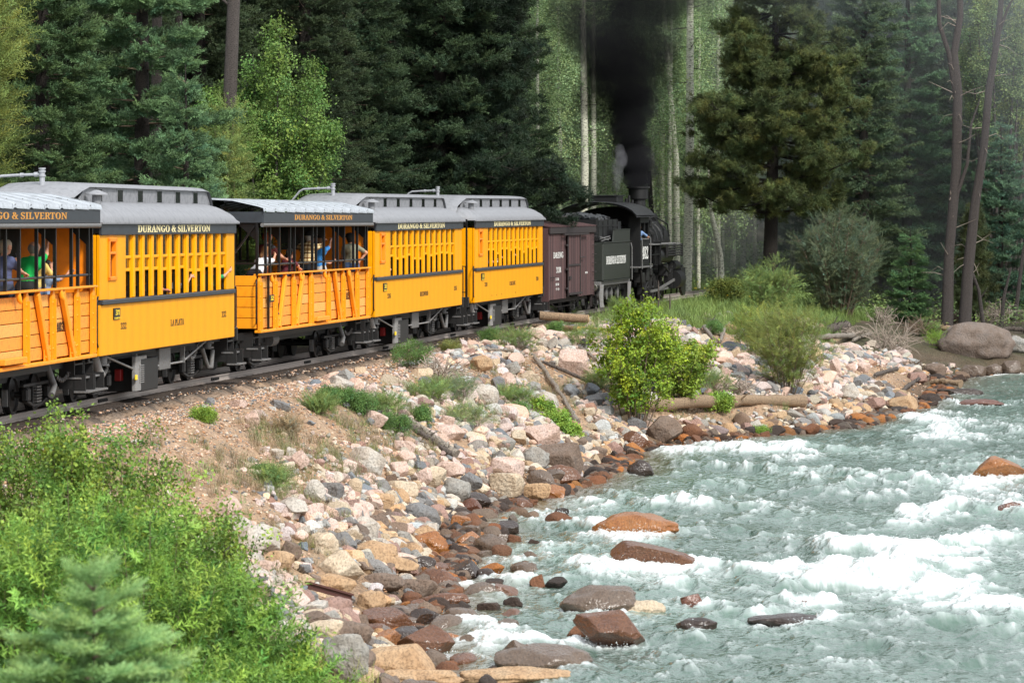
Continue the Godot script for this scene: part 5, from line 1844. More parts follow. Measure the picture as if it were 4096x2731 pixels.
# o: x, z, floor, tall, yaw (0 looks forward along the train, PI / 2 to the river), lean (metres the chest is ahead of the hips), look (head turn), arms [[hand position, hint, palm]], shirt, pants, skin, hair, style
func person(car: Transform3D, label: String, o: Dictionary) -> Node3D:
	var floor_y: float = o.get("floor", 1.23)
	var tall: float = o.get("tall", 1.72)
	var k := tall / 1.72
	var yaw: float = o.get("yaw", 0.0)
	var t := thing("person", label, "person", car * Transform3D(Basis.IDENTITY, Vector3(o.x, floor_y, o.z)), "passengers and crew of the train")
	var fw := Vector3(cos(yaw), 0, sin(yaw))
	var rt := Vector3(-sin(yaw), 0, cos(yaw))
	var lean: float = o.get("lean", 0.0)
	var stout: float = o.get("stout", 1.0)
	var skin: Color = lin(0.80, 0.58, 0.47) if not o.has("skin") else o.skin
	var shirt: Color = o.shirt
	var pants: Color = o.get("pants", lin(0.2, 0.22, 0.28))
	var up := Vector3.UP
	var hip := up * 0.92 * k
	var tip := lean
	var chest := hip + (up * sqrt(maxf(0.05, 0.16 - tip * tip)) + fw * tip) * k
	var spine := (chest - hip).normalized()
	var neck := chest + (spine * 0.7 + up * 0.3).normalized() * 0.145 * k
	var hfw := Vector3(cos(yaw + o.get("look", 0.0)), o.get("nod", 0.0), sin(yaw + o.get("look", 0.0))).normalized()
	var hrt := hfw.cross(up).normalized()
	var hup := hrt.cross(hfw)
	var head := neck + (up * 0.8 + spine * 0.2 + fw * 0.25).normalized() * 0.155 * k
	var g := Geo.new()
	var w := 0.155 * k * stout
	var bones := [
		[hip - rt * 0.07 * k, hip + rt * 0.07 * k, 0.125 * k * stout, 0.125 * k * stout, pants],
		[hip + spine * 0.12 * k - rt * 0.05, hip + spine * 0.12 * k + rt * 0.05, 0.118 * k * stout, 0.118 * k * stout, shirt],
		[chest - spine * 0.14 * k, chest + spine * 0.02 * k, 0.128 * k * stout, 0.125 * k * stout, shirt],
		[chest - rt * w * 0.55 + spine * 0.03, chest + rt * w * 0.55 + spine * 0.03, 0.115 * k, 0.115 * k, shirt],
		[chest + spine * 0.09 * k - rt * w, chest + spine * 0.09 * k + rt * w, 0.062 * k, 0.062 * k, shirt],
		[chest + spine * 0.1 * k, neck + (head - neck) * 0.3, 0.062 * k, 0.052 * k, skin]]
	for s in [-1.0, 1.0]:
		var hj: Vector3 = hip + rt * 0.095 * k * s
		var foot: Vector3 = rt * 0.12 * s + fw * (0.05 + 0.06 * s)
		var knee := bend(hj, foot + up * 0.08, 0.45 * k, 0.43 * k, fw)
		bones.append([hj, knee, 0.088 * k, 0.06 * k, pants])
		bones.append([knee, foot + up * 0.08, 0.058 * k, 0.042 * k, pants])
		bones.append([foot + up * 0.04, foot + fw * 0.15 + up * 0.035, 0.04, 0.035, lin(0.25, 0.22, 0.2)])
	var hands := []
	var inv := t.transform.affine_inverse() * car
	for s in 2:
		var sg := -1.0 if s == 0 else 1.0
		var sh := chest + spine * 0.075 * k + rt * (w + 0.025) * sg
		var a: Array = o.arms[s] if o.has("arms") and o.arms[s] != null else []
		var hp: Vector3 = inv * (a[0] as Vector3) if a.size() else sh - up * 0.5 * k + fw * 0.12
		var hint: Vector3 = a[1] if a.size() > 1 else -fw * 0.6 - up * 0.3 + rt * 0.4 * sg
		var l1 := 0.29 * k
		var l2 := 0.26 * k
		if sh.distance_to(hp) > l1 + l2:
			hp = sh + (hp - sh).normalized() * (l1 + l2 - 0.01)
		var el := bend(sh, hp, l1, l2, hint)
		var cut := sh.lerp(el, o.get("sleeve", 0.62))
		bones.append([sh, cut, 0.058 * k * sqrt(stout), 0.055 * k, shirt])
		bones.append([cut, el, 0.046 * k, 0.039 * k, skin if o.get("sleeve", 0.62) < 0.95 else shirt])
		bones.append([el, hp, 0.04 * k, 0.026 * k, skin])
		hands.append([hp, (hp - el).normalized(), a[2] if a.size() > 2 else fw])
	flesh(g, bones, 0.024, 0.035)
	for h in hands:
		var pl: Vector3 = h[2]
		var al: Vector3 = h[1]
		pl = (pl - al * pl.dot(al)).normalized()
		hand(g, h[0], al, pl, skin, 0.9)
	# head
	var hb := [
		[head - hfw * 0.015 + hup * 0.02, head + hfw * 0.012 + hup * 0.02, 0.092 * k, 0.088 * k, skin],
		[head + hfw * 0.03 - hup * 0.03, head + hfw * 0.05 - hup * 0.085, 0.062 * k, 0.038 * k, skin],
		[head + hfw * 0.085 + hup * 0.005, head + hfw * 0.108 - hup * 0.03, 0.011, 0.014, skin],
		[neck, head - hfw * 0.02 - hup * 0.05, 0.05 * k, 0.054 * k, skin],
		[head + hfw * 0.088 - hup * 0.062 - hrt * 0.018, head + hfw * 0.088 - hup * 0.062 + hrt * 0.018, 0.009, 0.009, lin(0.62, 0.34, 0.3)]]
	for s in [-1.0, 1.0]:
		hb.append([head + hrt * 0.092 * s + hup * 0.02, head + hrt * 0.094 * s - hup * 0.025 - hfw * 0.008, 0.015, 0.011, skin])
		hb.append([head + hrt * 0.034 * s + hfw * 0.088 + hup * 0.012, head + hrt * 0.034 * s + hfw * 0.089 + hup * 0.012, 0.011, 0.011, lin(0.15, 0.12, 0.1)])
	flesh(g, hb, 0.011, 0.016)
	part(t, "body", g, M.people)
	var hair: Color = o.get("hair", lin(0.3, 0.2, 0.13))
	var style: String = o.get("style", "short")
	var hg := Geo.new()
	var hh := [
		[head - hfw * 0.022 + hup * 0.035, head + hfw * 0.02 + hup * 0.045, 0.098 * k, 0.085 * k, hair],
		[head - hfw * 0.035 - hup * 0.01, head - hfw * 0.03 - hup * 0.05, 0.085 * k, 0.07 * k, hair]]
	if style == "bald":
		hh = [[head - hfw * 0.045 + hup * 0.0, head - hfw * 0.03 - hup * 0.045, 0.083 * k, 0.07 * k, hair], [head - hrt * 0.06 + hup * 0.01 - hfw * 0.02, head + hrt * 0.06 + hup * 0.01 - hfw * 0.02, 0.05, 0.05, hair]]
	elif style == "ponytail":
		hh.append([head - hfw * 0.1 + hup * 0.02, head - hfw * 0.15 - hup * 0.08, 0.035, 0.045, hair])
		hh.append([head - hfw * 0.15 - hup * 0.08, head - hfw * 0.16 - hup * 0.28, 0.045, 0.03, hair])
	elif style == "long":
		for s in [-1.0, 1.0]:
			hh.append([head + hrt * 0.07 * s + hup * 0.02 - hfw * 0.02, head + hrt * 0.09 * s - hup * 0.2 - hfw * 0.05, 0.045, 0.045, hair])
		hh.append([head - hfw * 0.08, head - hfw * 0.09 - hup * 0.22, 0.075, 0.07, hair])
	flesh(hg, hh, 0.014, 0.02)
	part(t, "hair", hg, M.people)
	if style == "cap":
		var cg := Geo.new()
		cg.tinted = true
		cg.col = o.get("cap", lin(0.1, 0.1, 0.11))
		cg.lathe([Vector2(0.115 * k, -0.01), Vector2(0.112 * k, 0.04), Vector2(0.09 * k, 0.085), Vector2(0.04, 0.105), Vector2(0.0, 0.108)], head + hup * 0.035 - hfw * 0.01, hup, 16)
		var T := Transform3D(Basis(hrt, hfw, -hup), head + hup * 0.035)
		cg.prism([Vector2(-0.075, 0.07), Vector2(0.075, 0.07), Vector2(0.06, 0.165), Vector2(0.0, 0.185), Vector2(-0.06, 0.165)], T, 0.012)
		part(t, "cap", cg, M.people)
	return t

func held_camera(car: Transform3D, label: String, at: Vector3, yaw: float, s := 1.0) -> void:
	var t := thing("photo_camera", label, "camera", car * Transform3D(Basis(Vector3.UP, -yaw), at))
	var g := Geo.new()
	g.box(Vector3.ZERO, Vector3(0.06, 0.085, 0.13) * s, Basis.IDENTITY, 0.01)
	g.box(Vector3(0, 0.055 * s, 0), Vector3(0.05, 0.035, 0.05) * s, Basis.IDENTITY, 0.008)
	part(t, "camera_body", g, M.black_paint)
	g = Geo.new()
	g.cyl(Vector3(0.03, -0.005, 0) * s, Vector3(0.12, -0.005, 0) * s, 0.036 * s, 14)
	part(t, "lens", g, M.dark_pane)

func plaid(body: MeshInstance3D) -> void:      # checked cloth over the shirt's own colour
	var im := Image.create(64, 64, false, Image.FORMAT_RGB8)
	im.fill(Color.WHITE)
	for a in [[4, 14, Color(0.66, 0.58, 0.44)], [26, 6, Color(0.32, 0.26, 0.2)], [40, 3, Color(0.86, 0.82, 0.7)], [50, 8, Color(0.6, 0.48, 0.34)]]:
		for i in 64:
			for j in a[1]:
				im.set_pixel(i, a[0] + j, im.get_pixel(i, a[0] + j) * a[2])
				im.set_pixel(a[0] + j, i, im.get_pixel(a[0] + j, i) * a[2])
	var m := mat("plaid", Color.WHITE, 0.9, ImageTexture.create_from_image(im), 3.4)
	m.vertex_color_use_as_albedo = true
	body.material_override = m

func build_people() -> void:
	var A := car_frame(50.95, 11.7)
	var B := car_frame(76.1, 11.9)
	var H := PI / 2
	person(A, "man in a navy shirt at the left end of the nearest open car", {"x": 7.0, "z": 0.92, "yaw": 0.5, "look": 0.2, "tall": 1.76, "shirt": lin(0.30, 0.33, 0.46), "hair": lin(0.66, 0.6, 0.52), "arms": [[Vector3(7.6, 2.62, 0.9), Vector3(0.3, -1, 0), Vector3(0, 0, 1)], [Vector3(7.7, 2.33, 1.18), Vector3(-0.3, -1, 0.4), Vector3(0, -1, 0)]]})
	held_camera(A, "small silver black camera in the navy shirted man's hand", Vector3(7.68, 2.72, 0.92), 0.4, 0.8)
	person(A, "balding man in a green shirt holding up a phone", {"x": 8.72, "z": 0.82, "yaw": 0.35, "lean": 0.16, "look": 0.15, "tall": 1.77, "shirt": lin(0.03, 0.66, 0.30), "pants": lin(0.12, 0.12, 0.13), "hair": lin(0.5, 0.48, 0.46), "style": "bald", "arms": [[Vector3(9.0, 2.3, 0.5), Vector3(0, -1, 0), Vector3(0, -1, 0)], [Vector3(9.32, 2.95, 1.05), Vector3(0.6, -1, 0.4), Vector3(1, 0, 0)]]})
	var ph := thing("phone", "dark phone raised by the man in green", "phone", A * Transform3D(Basis.IDENTITY, Vector3(9.26, 3.05, 1.05)))
	var g := Geo.new()
	g.box(Vector3.ZERO, Vector3(0.15, 0.08, 0.014), Basis.IDENTITY, 0.005)
	part(ph, "case", g, M.black_paint)
	g = Geo.new()
	g.box(Vector3(0, 0, -0.008), Vector3(0.135, 0.068, 0.003))
	part(ph, "screen", g, M.dark_pane)
	person(A, "dark haired woman in a yellow shirt behind the man in green", {"x": 9.62, "z": 0.78, "yaw": 0.35, "tall": 1.6, "shirt": lin(0.90, 0.80, 0.46), "pants": lin(0.42, 0.5, 0.62), "hair": lin(0.2, 0.14, 0.11), "style": "short", "arms": [[Vector3(9.92, 2.5, 0.66), Vector3(0, -1, 0), Vector3(1, 0, 0)], [Vector3(9.92, 2.52, 0.95), Vector3(0, -1, 0.4), Vector3(1, 0, 0)]]})
	held_camera(A, "black camera held by the woman in yellow", Vector3(10.0, 2.6, 0.82), 0.3)
	person(A, "passenger in pale blue reaching out to the last post", {"x": 10.4, "z": 0.72, "yaw": 0.5, "tall": 1.3, "shirt": lin(0.5, 0.58, 0.68), "arms": [null, [Vector3(10.85, 2.45, 1.16), Vector3(0, -1, 0.2), Vector3(0, 0, 1)]]})
	# second open car
	person(B, "woman in a white shirt with a ponytail leaning over the rail", {"x": 1.25, "z": 0.86, "yaw": 0.4, "lean": 0.30, "tall": 1.68, "shirt": lin(0.93, 0.93, 0.95), "pants": lin(0.12, 0.11, 0.12), "hair": lin(0.50, 0.34, 0.2), "style": "ponytail", "arms": [[Vector3(2.4, 2.64, 0.9), Vector3(0, -1, 0), Vector3(0, 0, 1)], [Vector3(2.5, 2.66, 1.14), Vector3(0.4, -1, 0.3), Vector3(0, 0, -1)]]})
	held_camera(B, "black camera in the hands of the woman in white", Vector3(2.2, 2.74, 1.02), 0.4)
	person(B, "red haired man in sunglasses behind the woman in white", {"x": 3.1, "z": 0.62, "yaw": 0.45, "lean": 0.1, "tall": 1.84, "shirt": lin(0.42, 0.18, 0.18), "hair": lin(0.62, 0.3, 0.14), "arms": [[Vector3(3.6, 2.6, 0.7), Vector3(0, -1, 0), Vector3(1, 0, 0)], [Vector3(3.6, 2.42, 1.1), Vector3(0, -1, 0.4), Vector3(0, -1, 0)]]})
	person(B, "dark haired girl in red at the near corner", {"x": 0.9, "z": 0.3, "yaw": 0.3, "tall": 1.5, "shirt": lin(0.55, 0.1, 0.14), "hair": lin(0.13, 0.09, 0.08), "style": "long"})
	person(B, "child in a tie dyed shirt beside the woman in white", {"x": 1.75, "z": 1.0, "yaw": 0.7, "tall": 1.16, "shirt": lin(0.78, 0.45, 0.3), "hair": lin(0.45, 0.3, 0.2)})
	person(B, "dark haired boy in maroon resting his arm on the sill", {"x": 3.75, "z": 0.98, "yaw": 0.55, "lean": 0.12, "nod": -0.25, "tall": 1.46, "shirt": lin(0.40, 0.16, 0.2), "hair": lin(0.12, 0.09, 0.08), "arms": [[Vector3(4.1, 2.2, 0.85), Vector3(0, -1, 0), Vector3(0, -1, 0)], [Vector3(4.35, 2.19, 1.22), Vector3(-0.4, -0.3, 0.6), Vector3(0, -1, 0)]]})
	person(B, "small passenger in dark red behind the boy", {"x": 5.2, "z": 0.7, "yaw": 0.6, "tall": 1.3, "shirt": lin(0.3, 0.06, 0.1), "hair": lin(0.12, 0.09, 0.08)})
	var pl := person(B, "stout man in a checked shirt and black cap taking a picture", {"x": 6.75, "z": 0.82, "yaw": 0.25, "look": 0.25, "lean": 0.08, "tall": 1.84, "stout": 1.28, "shirt": lin(0.90, 0.82, 0.64), "pants": lin(0.1, 0.12, 0.18), "hair": lin(0.6, 0.58, 0.55), "style": "cap", "sleeve": 0.7, "arms": [[Vector3(7.4, 2.88, 0.86), Vector3(0.2, -1, 0), Vector3(1, 0, 0)], [Vector3(7.45, 2.88, 1.12), Vector3(0.3, -1, 0.5), Vector3(1, 0, 0)]]})
	plaid(pl.get_node("body"))
	held_camera(B, "black camera held to the eye of the man in the checked shirt", Vector3(7.45, 2.96, 1.0), 0.4)
	person(B, "passenger in a bright blue shirt beside the checked shirt", {"x": 8.45, "z": 0.76, "yaw": 0.5, "tall": 1.72, "shirt": lin(0.25, 0.58, 0.88), "pants": lin(0.85, 0.83, 0.8), "hair": lin(0.4, 0.28, 0.2), "arms": [[Vector3(8.7, 2.9, 0.66), Vector3(0.4, -1, 0), Vector3(1, 0, 0)], [Vector3(8.85, 2.85, 0.95), Vector3(1, -0.6, 0.4), Vector3(1, 0, 0)]]})
	person(B, "passenger stretching a bare arm along the hand rail", {"x": 8.9, "z": 0.62, "yaw": 0.3, "tall": 1.35, "shirt": lin(0.8, 0.78, 0.76), "hair": lin(0.5, 0.36, 0.25), "sleeve": 0.3, "arms": [null, [Vector3(9.6, 2.38, 1.14), Vector3(0, -1, 0.3), Vector3(0, -1, 0)]]})
	person(B, "man in an olive shirt and jeans with his back to the river", {"x": 11.2, "z": 0.98, "yaw": -0.9, "look": 0.4, "lean": 0.03, "tall": 1.77, "stout": 1.15, "shirt": lin(0.52, 0.51, 0.42), "pants": lin(0.25, 0.32, 0.45), "hair": lin(0.14, 0.12, 0.11), "style": "cap", "arms": [[Vector3(11.5, 2.3, 0.62), Vector3(0, -1, 0), Vector3(0, -1, 0)], [Vector3(11.6, 2.32, 1.1), Vector3(0.6, -0.6, 0.4), Vector3(0, -1, 0)]]})
	# arms out of the coach windows
	var C := car_frame(63.0, 10.95)
	var D := car_frame(88.7, 11.7)
	var E := car_frame(102.1, 11.1)
	person(C, "passenger whose hand rests on the sill of the nearest coach", {"x": 4.8, "z": 0.95, "floor": 1.0, "yaw": 0.4, "tall": 1.26, "shirt": lin(0.35, 0.3, 0.3), "skin": lin(0.66, 0.42, 0.33), "arms": [null, [Vector3(5.35, 1.95, 1.31), Vector3(0, -0.2, 1), Vector3(0, -1, 0)]]})
	person(C, "passenger with a purple bracelet and forearm up at a middle window", {"x": 7.0, "z": 0.93, "floor": 1.0, "yaw": 0.3, "tall": 1.26, "shirt": lin(0.8, 0.78, 0.75), "arms": [null, [Vector3(7.62, 2.36, 1.3), Vector3(0.2, -1, 0.5), Vector3(1, 0, 0)]]})
	person(C, "passenger in green leaning an elbow out of the last window", {"x": 9.85, "z": 0.96, "floor": 1.0, "yaw": 0.4, "tall": 1.4, "shirt": lin(0.05, 0.55, 0.3), "hair": lin(0.2, 0.15, 0.1), "sleeve": 0.75, "arms": [null, [Vector3(10.35, 2.36, 1.46), Vector3(0.7, -0.5, 1), Vector3(0, 0, -1)]]})
	person(D, "passenger with an elbow out of the middle coach", {"x": 1.95, "z": 1.0, "floor": 1.0, "yaw": 0.3, "tall": 1.26, "shirt": lin(0.4, 0.45, 0.5), "sleeve": 0.3, "arms": [null, [Vector3(2.2, 2.2, 1.12), Vector3(0.3, -1, 0.9), Vector3(1, 0, 0)]]})
	var kk := 0
	for q in [[2.75, "second window of the farthest coach, dark sleeve", lin(0.15, 0.17, 0.25)], [3.5, "third window of the farthest coach, head on hand", lin(0.7, 0.5, 0.45)], [4.3, "white sleeve at the fourth window of the farthest coach", lin(0.88, 0.88, 0.9)], [6.5, "bare forearm at a middle window of the farthest coach", lin(0.6, 0.55, 0.5)]]:
		person(E, "passenger leaning out, " + q[1], {"x": q[0] - 0.3, "z": 1.0, "floor": 1.0, "yaw": 0.5, "tall": 1.26, "shirt": q[2], "sleeve": 0.5, "arms": [null, [Vector3(q[0] + 0.1, 2.06 + 0.05 * kk, 1.2), Vector3(0.2, -1, 0.9), Vector3(1, 0, 0)]]})
		kk += 1
	person(car_frame(131.0, 11.0), "engine driver in a pale blue shirt at the cab window", {"x": 1.0, "z": 1.12, "floor": 1.45, "yaw": 0.2, "tall": 1.55, "shirt": lin(0.45, 0.56, 0.72), "pants": lin(0.2, 0.25, 0.35), "hair": lin(0.3, 0.22, 0.16), "sleeve": 0.98, "arms": [null, [Vector3(1.4, 2.56, 1.4), Vector3(-0.3, -0.6, 0.9), Vector3(0, -1, 0)]]})

# ---------------------------------------------------------------- leaves and needles
var units := {}

func fir_spray(seed_: int, needle := 0.05, width := 0.011) -> ArrayMesh:      # a bushy bough tip 0.4 m long along +x
	var r := RandomNumberGenerator.new()
	r.seed = seed_
	var g := Geo.new()
	var twigs := [[Vector3.ZERO, Vector3(0.4, 0.03, 0.0)]]
	for i in 7:
		var t := 0.04 + i * 0.05
		for s in [-1.0, 1.0]:
			var l := 0.2 * (1.0 - t * 1.4) + 0.05
			twigs.append([Vector3(t, 0.0, 0.0), Vector3(t + l * 0.7, r.randf_range(-0.05, 0.09), s * l * r.randf_range(0.5, 0.9))])
	for tw in twigs:
		var a: Vector3 = tw[0]
		var b: Vector3 = tw[1]
		var dir := (b - a).normalized()
		var n := int(a.distance_to(b) / 0.018) + 1
		for i in n:
			var p := a.lerp(b, (i + 0.5) / n)
			var ang := r.randf() * TAU
			var o := (dir * 0.7 + (dir.cross(Vector3.UP)).normalized() * cos(ang) + Vector3.UP * (0.3 + 0.8 * sin(ang))).normalized()
			var side := o.cross(Vector3(r.randf() - 0.5, r.randf() - 0.5, r.randf() - 0.5)).normalized() * width
			g.tri(p - side, p + side, p + o * needle * r.randf_range(0.8, 1.2))
	return g.mesh()

func pine_tuft(seed_: int, long := 0.17) -> ArrayMesh:
	var r := RandomNumberGenerator.new()
	r.seed = seed_
	var g := Geo.new()
	for i in 34:
		var o := Vector3(r.randf_range(-0.35, 1.0), r.randfn(0.0, 0.6), r.randfn(0.0, 0.6)).normalized()
		var p := Vector3(r.randf_range(-0.12, 0.05), 0, 0)
		var side := o.cross(Vector3(r.randf() - 0.5, r.randf() - 0.5, r.randf() - 0.5)).normalized() * 0.0075
		g.tri(p - side, p + side, p + o * long * r.randf_range(0.7, 1.15))
	return g.mesh()

func leaf(g: Geo, p: Vector3, dir: Vector3, up: Vector3, l: float, w: float) -> void:    # two folded halves
	var s := dir.cross(up).normalized()
	var nn := s.cross(dir).normalized()
	var a := p + dir * l * 0.45 + s * w * 0.5 + nn * w * 0.12
	var b := p + dir * l * 0.45 - s * w * 0.5 + nn * w * 0.12
	var q := p + dir * l - nn * l * 0.08
	g.tri(p, a, q)
	g.tri(p, q, b)

func leaf_cluster(seed_: int, n: int, spread: float, l: float, w: float) -> ArrayMesh:
	var r := RandomNumberGenerator.new()
	r.seed = seed_
	var g := Geo.new()
	for i in n:
		var p := Vector3(r.randfn(0, 0.5), r.randfn(0, 0.42), r.randfn(0, 0.5)) * spread
		var dir := Vector3(r.randf_range(-1, 1), r.randf_range(-0.7, 0.5), r.randf_range(-1, 1)).normalized()
		leaf(g, p, dir, Vector3(r.randf_range(-0.7, 0.7), 1, r.randf_range(-0.7, 0.7)).normalized(), l * r.randf_range(0.7, 1.2), w * r.randf_range(0.8, 1.2))
	return g.mesh()

func willow_sprig(seed_: int, long: float, n: int, l: float, w: float) -> ArrayMesh:      # a shoot along +y with narrow leaves
	var r := RandomNumberGenerator.new()
	r.seed = seed_
	var g := Geo.new()
	g.tube([Vector3.ZERO, Vector3(0.02, long * 0.5, 0), Vector3(0.06, long, 0.02)], [long * 0.008, long * 0.004], 3, false)
	for i in n:
		var t := 0.08 + 0.92 * i / n
		var a := i * 2.4 + r.randf() * 0.8
		var dir := Vector3(cos(a), r.randf_range(0.25, 1.1), sin(a)).normalized()
		leaf(g, Vector3(0.06 * t * t, long * t, 0.02 * t), dir, Vector3.UP if absf(dir.y) < 0.95 else Vector3.RIGHT, l * r.randf_range(0.7, 1.15) * (1.0 - 0.35 * t * t), w)
	return g.mesh()

func grass_tuft(seed_: int, n: int, h: float, w: float) -> ArrayMesh:
	var r := RandomNumberGenerator.new()
	r.seed = seed_
	var g := Geo.new()
	for i in n:
		var a := r.randf() * TAU
		var p := Vector3(r.randfn(0, 0.07), 0, r.randfn(0, 0.07))
		var o := Vector3(cos(a), 0, sin(a))
		var s := Vector3(-sin(a), 0, cos(a)) * w
		var k := h * r.randf_range(0.5, 1.1)
		var m := p + o * k * 0.12 + Vector3.UP * k * 0.6
		g.tri(p - s, p + s, m)
		g.tri(m - s * 0.6, m + s * 0.6, p + o * k * r.randf_range(0.2, 0.6) + Vector3.UP * k)
	return g.mesh()

func build_units() -> void:
	for i in 3:
		units["fir%d" % i] = fir_spray(60 + i)
		units["tuft%d" % i] = pine_tuft(70 + i)
		units["aspen%d" % i] = leaf_cluster(80 + i, 30, 0.36, 0.075, 0.065)
		units["broad%d" % i] = leaf_cluster(85 + i, 26, 0.26, 0.085, 0.05)
		units["alder%d" % i] = leaf_cluster(90 + i, 14, 0.15, 0.075, 0.055)
		units["maple%d" % i] = leaf_cluster(92 + i, 16, 0.16, 0.05, 0.05)
		units["sprig%d" % i] = willow_sprig(95 + i, 0.6, 26, 0.11, 0.016)
		units["twiglet%d" % i] = willow_sprig(98 + i, 0.45, 22, 0.075, 0.013)
		units["fresh%d" % i] = willow_sprig(103 + i, 0.5, 20, 0.12, 0.024)
		units["rose%d" % i] = leaf_cluster(106 + i, 24, 0.13, 0.04, 0.026)
		units["grass%d" % i] = grass_tuft(110 + i, 26, 0.5, 0.006)
	units["close_fir"] = fir_spray(66, 0.034, 0.0062)

class Stock:            # collects copies of the three variants of one unit
	var list := [[], [], []]
	var tint := [PackedColorArray(), PackedColorArray(), PackedColorArray()]
	func add(k: int, t: Transform3D, c: Color) -> void:
		list[k].append(t)
		tint[k].append(c)

func put(parent: Node3D, called: String, unit: String, s: Stock, m: Material) -> void:
	for k in 3:
		if s.list[k].size():
			copies(parent, called, units[unit + str(k)], m, s.list[k], s.tint[k])

func shade(c: Color, r: RandomNumberGenerator, v := 0.22) -> Color:
	var k := 1.0 + r.randfn(0.0, v)
	var h := r.randfn(0.0, 0.07)
	return Color(maxf(0.0, c.r * k * (1.0 + h)), maxf(0.0, c.g * k), maxf(0.0, c.b * k * (1.0 - h)))

func along(dir: Vector3, roll: float) -> Basis:       # +x points along dir
	var x := dir.normalized()
	var z := x.cross(Vector3.UP)
	z = z.normalized() if z.length() > 0.05 else Vector3.BACK
	return Basis(x, z.cross(x), z).rotated(x, roll)

func upright(dir: Vector3, spin: float) -> Basis:     # +y points along dir
	var y := dir.normalized()
	var x := y.cross(Vector3.BACK if absf(y.z) < 0.9 else Vector3.RIGHT).normalized()
	return Basis(x, y, x.cross(y)).rotated(y, spin)

# a fir or spruce: whorls of drooping boughs set with flat sprays
func conifer(label: String, category: String, at: Vector3, h: float, rad: float, clear: float, c: Color, seed_: int, droop := 0.25, group := "", dense := 1.0, top := 99.0, big := 1.0, called := "spruce_tree", bark := "bark_dark", gaps := 1.0) -> Node3D:
	var r := RandomNumberGenerator.new()
	r.seed = seed_
	var t := thing(called, label, category, Transform3D(Basis.IDENTITY, at), group)
	var g := Geo.new()
	var tr := h * 0.013 + 0.04
	g.tube([Vector3(0, -0.3, 0), Vector3(0, h * 0.3, 0), Vector3(0.02, h * 0.7, 0.02), Vector3(0, h, 0)], [tr, tr * 0.8, tr * 0.42, 0.01], 9)
	var st := Stock.new()
	var limb := Geo.new()
	var y := clear
	while y < minf(h - 0.15, top):
		var q := (y - clear) / (h - clear)
		var rr := rad * (pow(1.0 - q, 0.8) * 0.96 + 0.04) * (0.55 + 0.45 * smoothstep(0.0, 0.08, q))
		var n := 6 if q < 0.8 else 5
		var a0 := r.randf() * TAU
		for b in n:
			var a := a0 + TAU * (b + r.randf_range(-0.25, 0.25)) / n
			var l := rr * r.randf_range(0.62, 1.22)
			var o := Vector3(cos(a), 0, sin(a))
			var rise := lerpf(-droop, 0.35, q) + r.randf_range(-0.1, 0.12)
			var yb := y + r.randf_range(-0.15, 0.15)
			var pts := []
			for i in 4:
				var s := i / 3.0
				pts.append(Vector3(0, yb, 0) + o * l * s + Vector3.UP * (rise * l * s + droop * 0.55 * l * s * s))
			limb.tube(pts, [0.018 + l * 0.008, 0.012, 0.008, 0.004], 3, false)
			var m := int(l / (0.115 * big) * dense) + 1
			for i in m:
				var s := lerpf(0.18, 1.0, pow((i + r.randf()) / m, 1.0 / gaps))
				var p: Vector3 = Vector3(0, yb, 0) + o * l * s + Vector3.UP * (rise * l * s + droop * 0.55 * l * s * s)
				var wide := (0.34 + 0.2 * r.randf()) * l * (1.05 - s) + 0.03
				for side in ([-1.0, 1.0] if s < 0.93 else [0.0]):
					var sd: Vector3 = Vector3(-o.z, 0, o.x) * side
					var dir: Vector3 = (o * (0.75 + 0.5 * s) + sd * r.randf_range(0.35, 0.95) + Vector3.UP * r.randf_range(-0.35, 0.5)).normalized()
					var k := big * r.randf_range(0.55, 1.05) * (0.75 + 0.25 * minf(1.0, l))
					var cc := shade(c, r)
					if s > 0.8:
						cc = cc.lerp(Color(c.r * 1.7 + 0.01, c.g * 1.6 + 0.015, c.b * 1.4 + 0.005), r.randf() * 0.7)     # this year's pale tips
					st.add(r.randi() % 3, Transform3D(along(dir, r.randf_range(-1.0, 1.0)).scaled(Vector3(k, k, k)), p + sd * wide * r.randf() * 0.6 + Vector3.UP * r.randf_range(-0.08, 0.1)), cc)
		y += r.randf_range(0.30, 0.42) * big * gaps
	part(t, "trunk", g, M[bark])
	part(t, "limbs", limb, M.twig)
	put(t, "crown", "fir", st, M.needles)
	return t

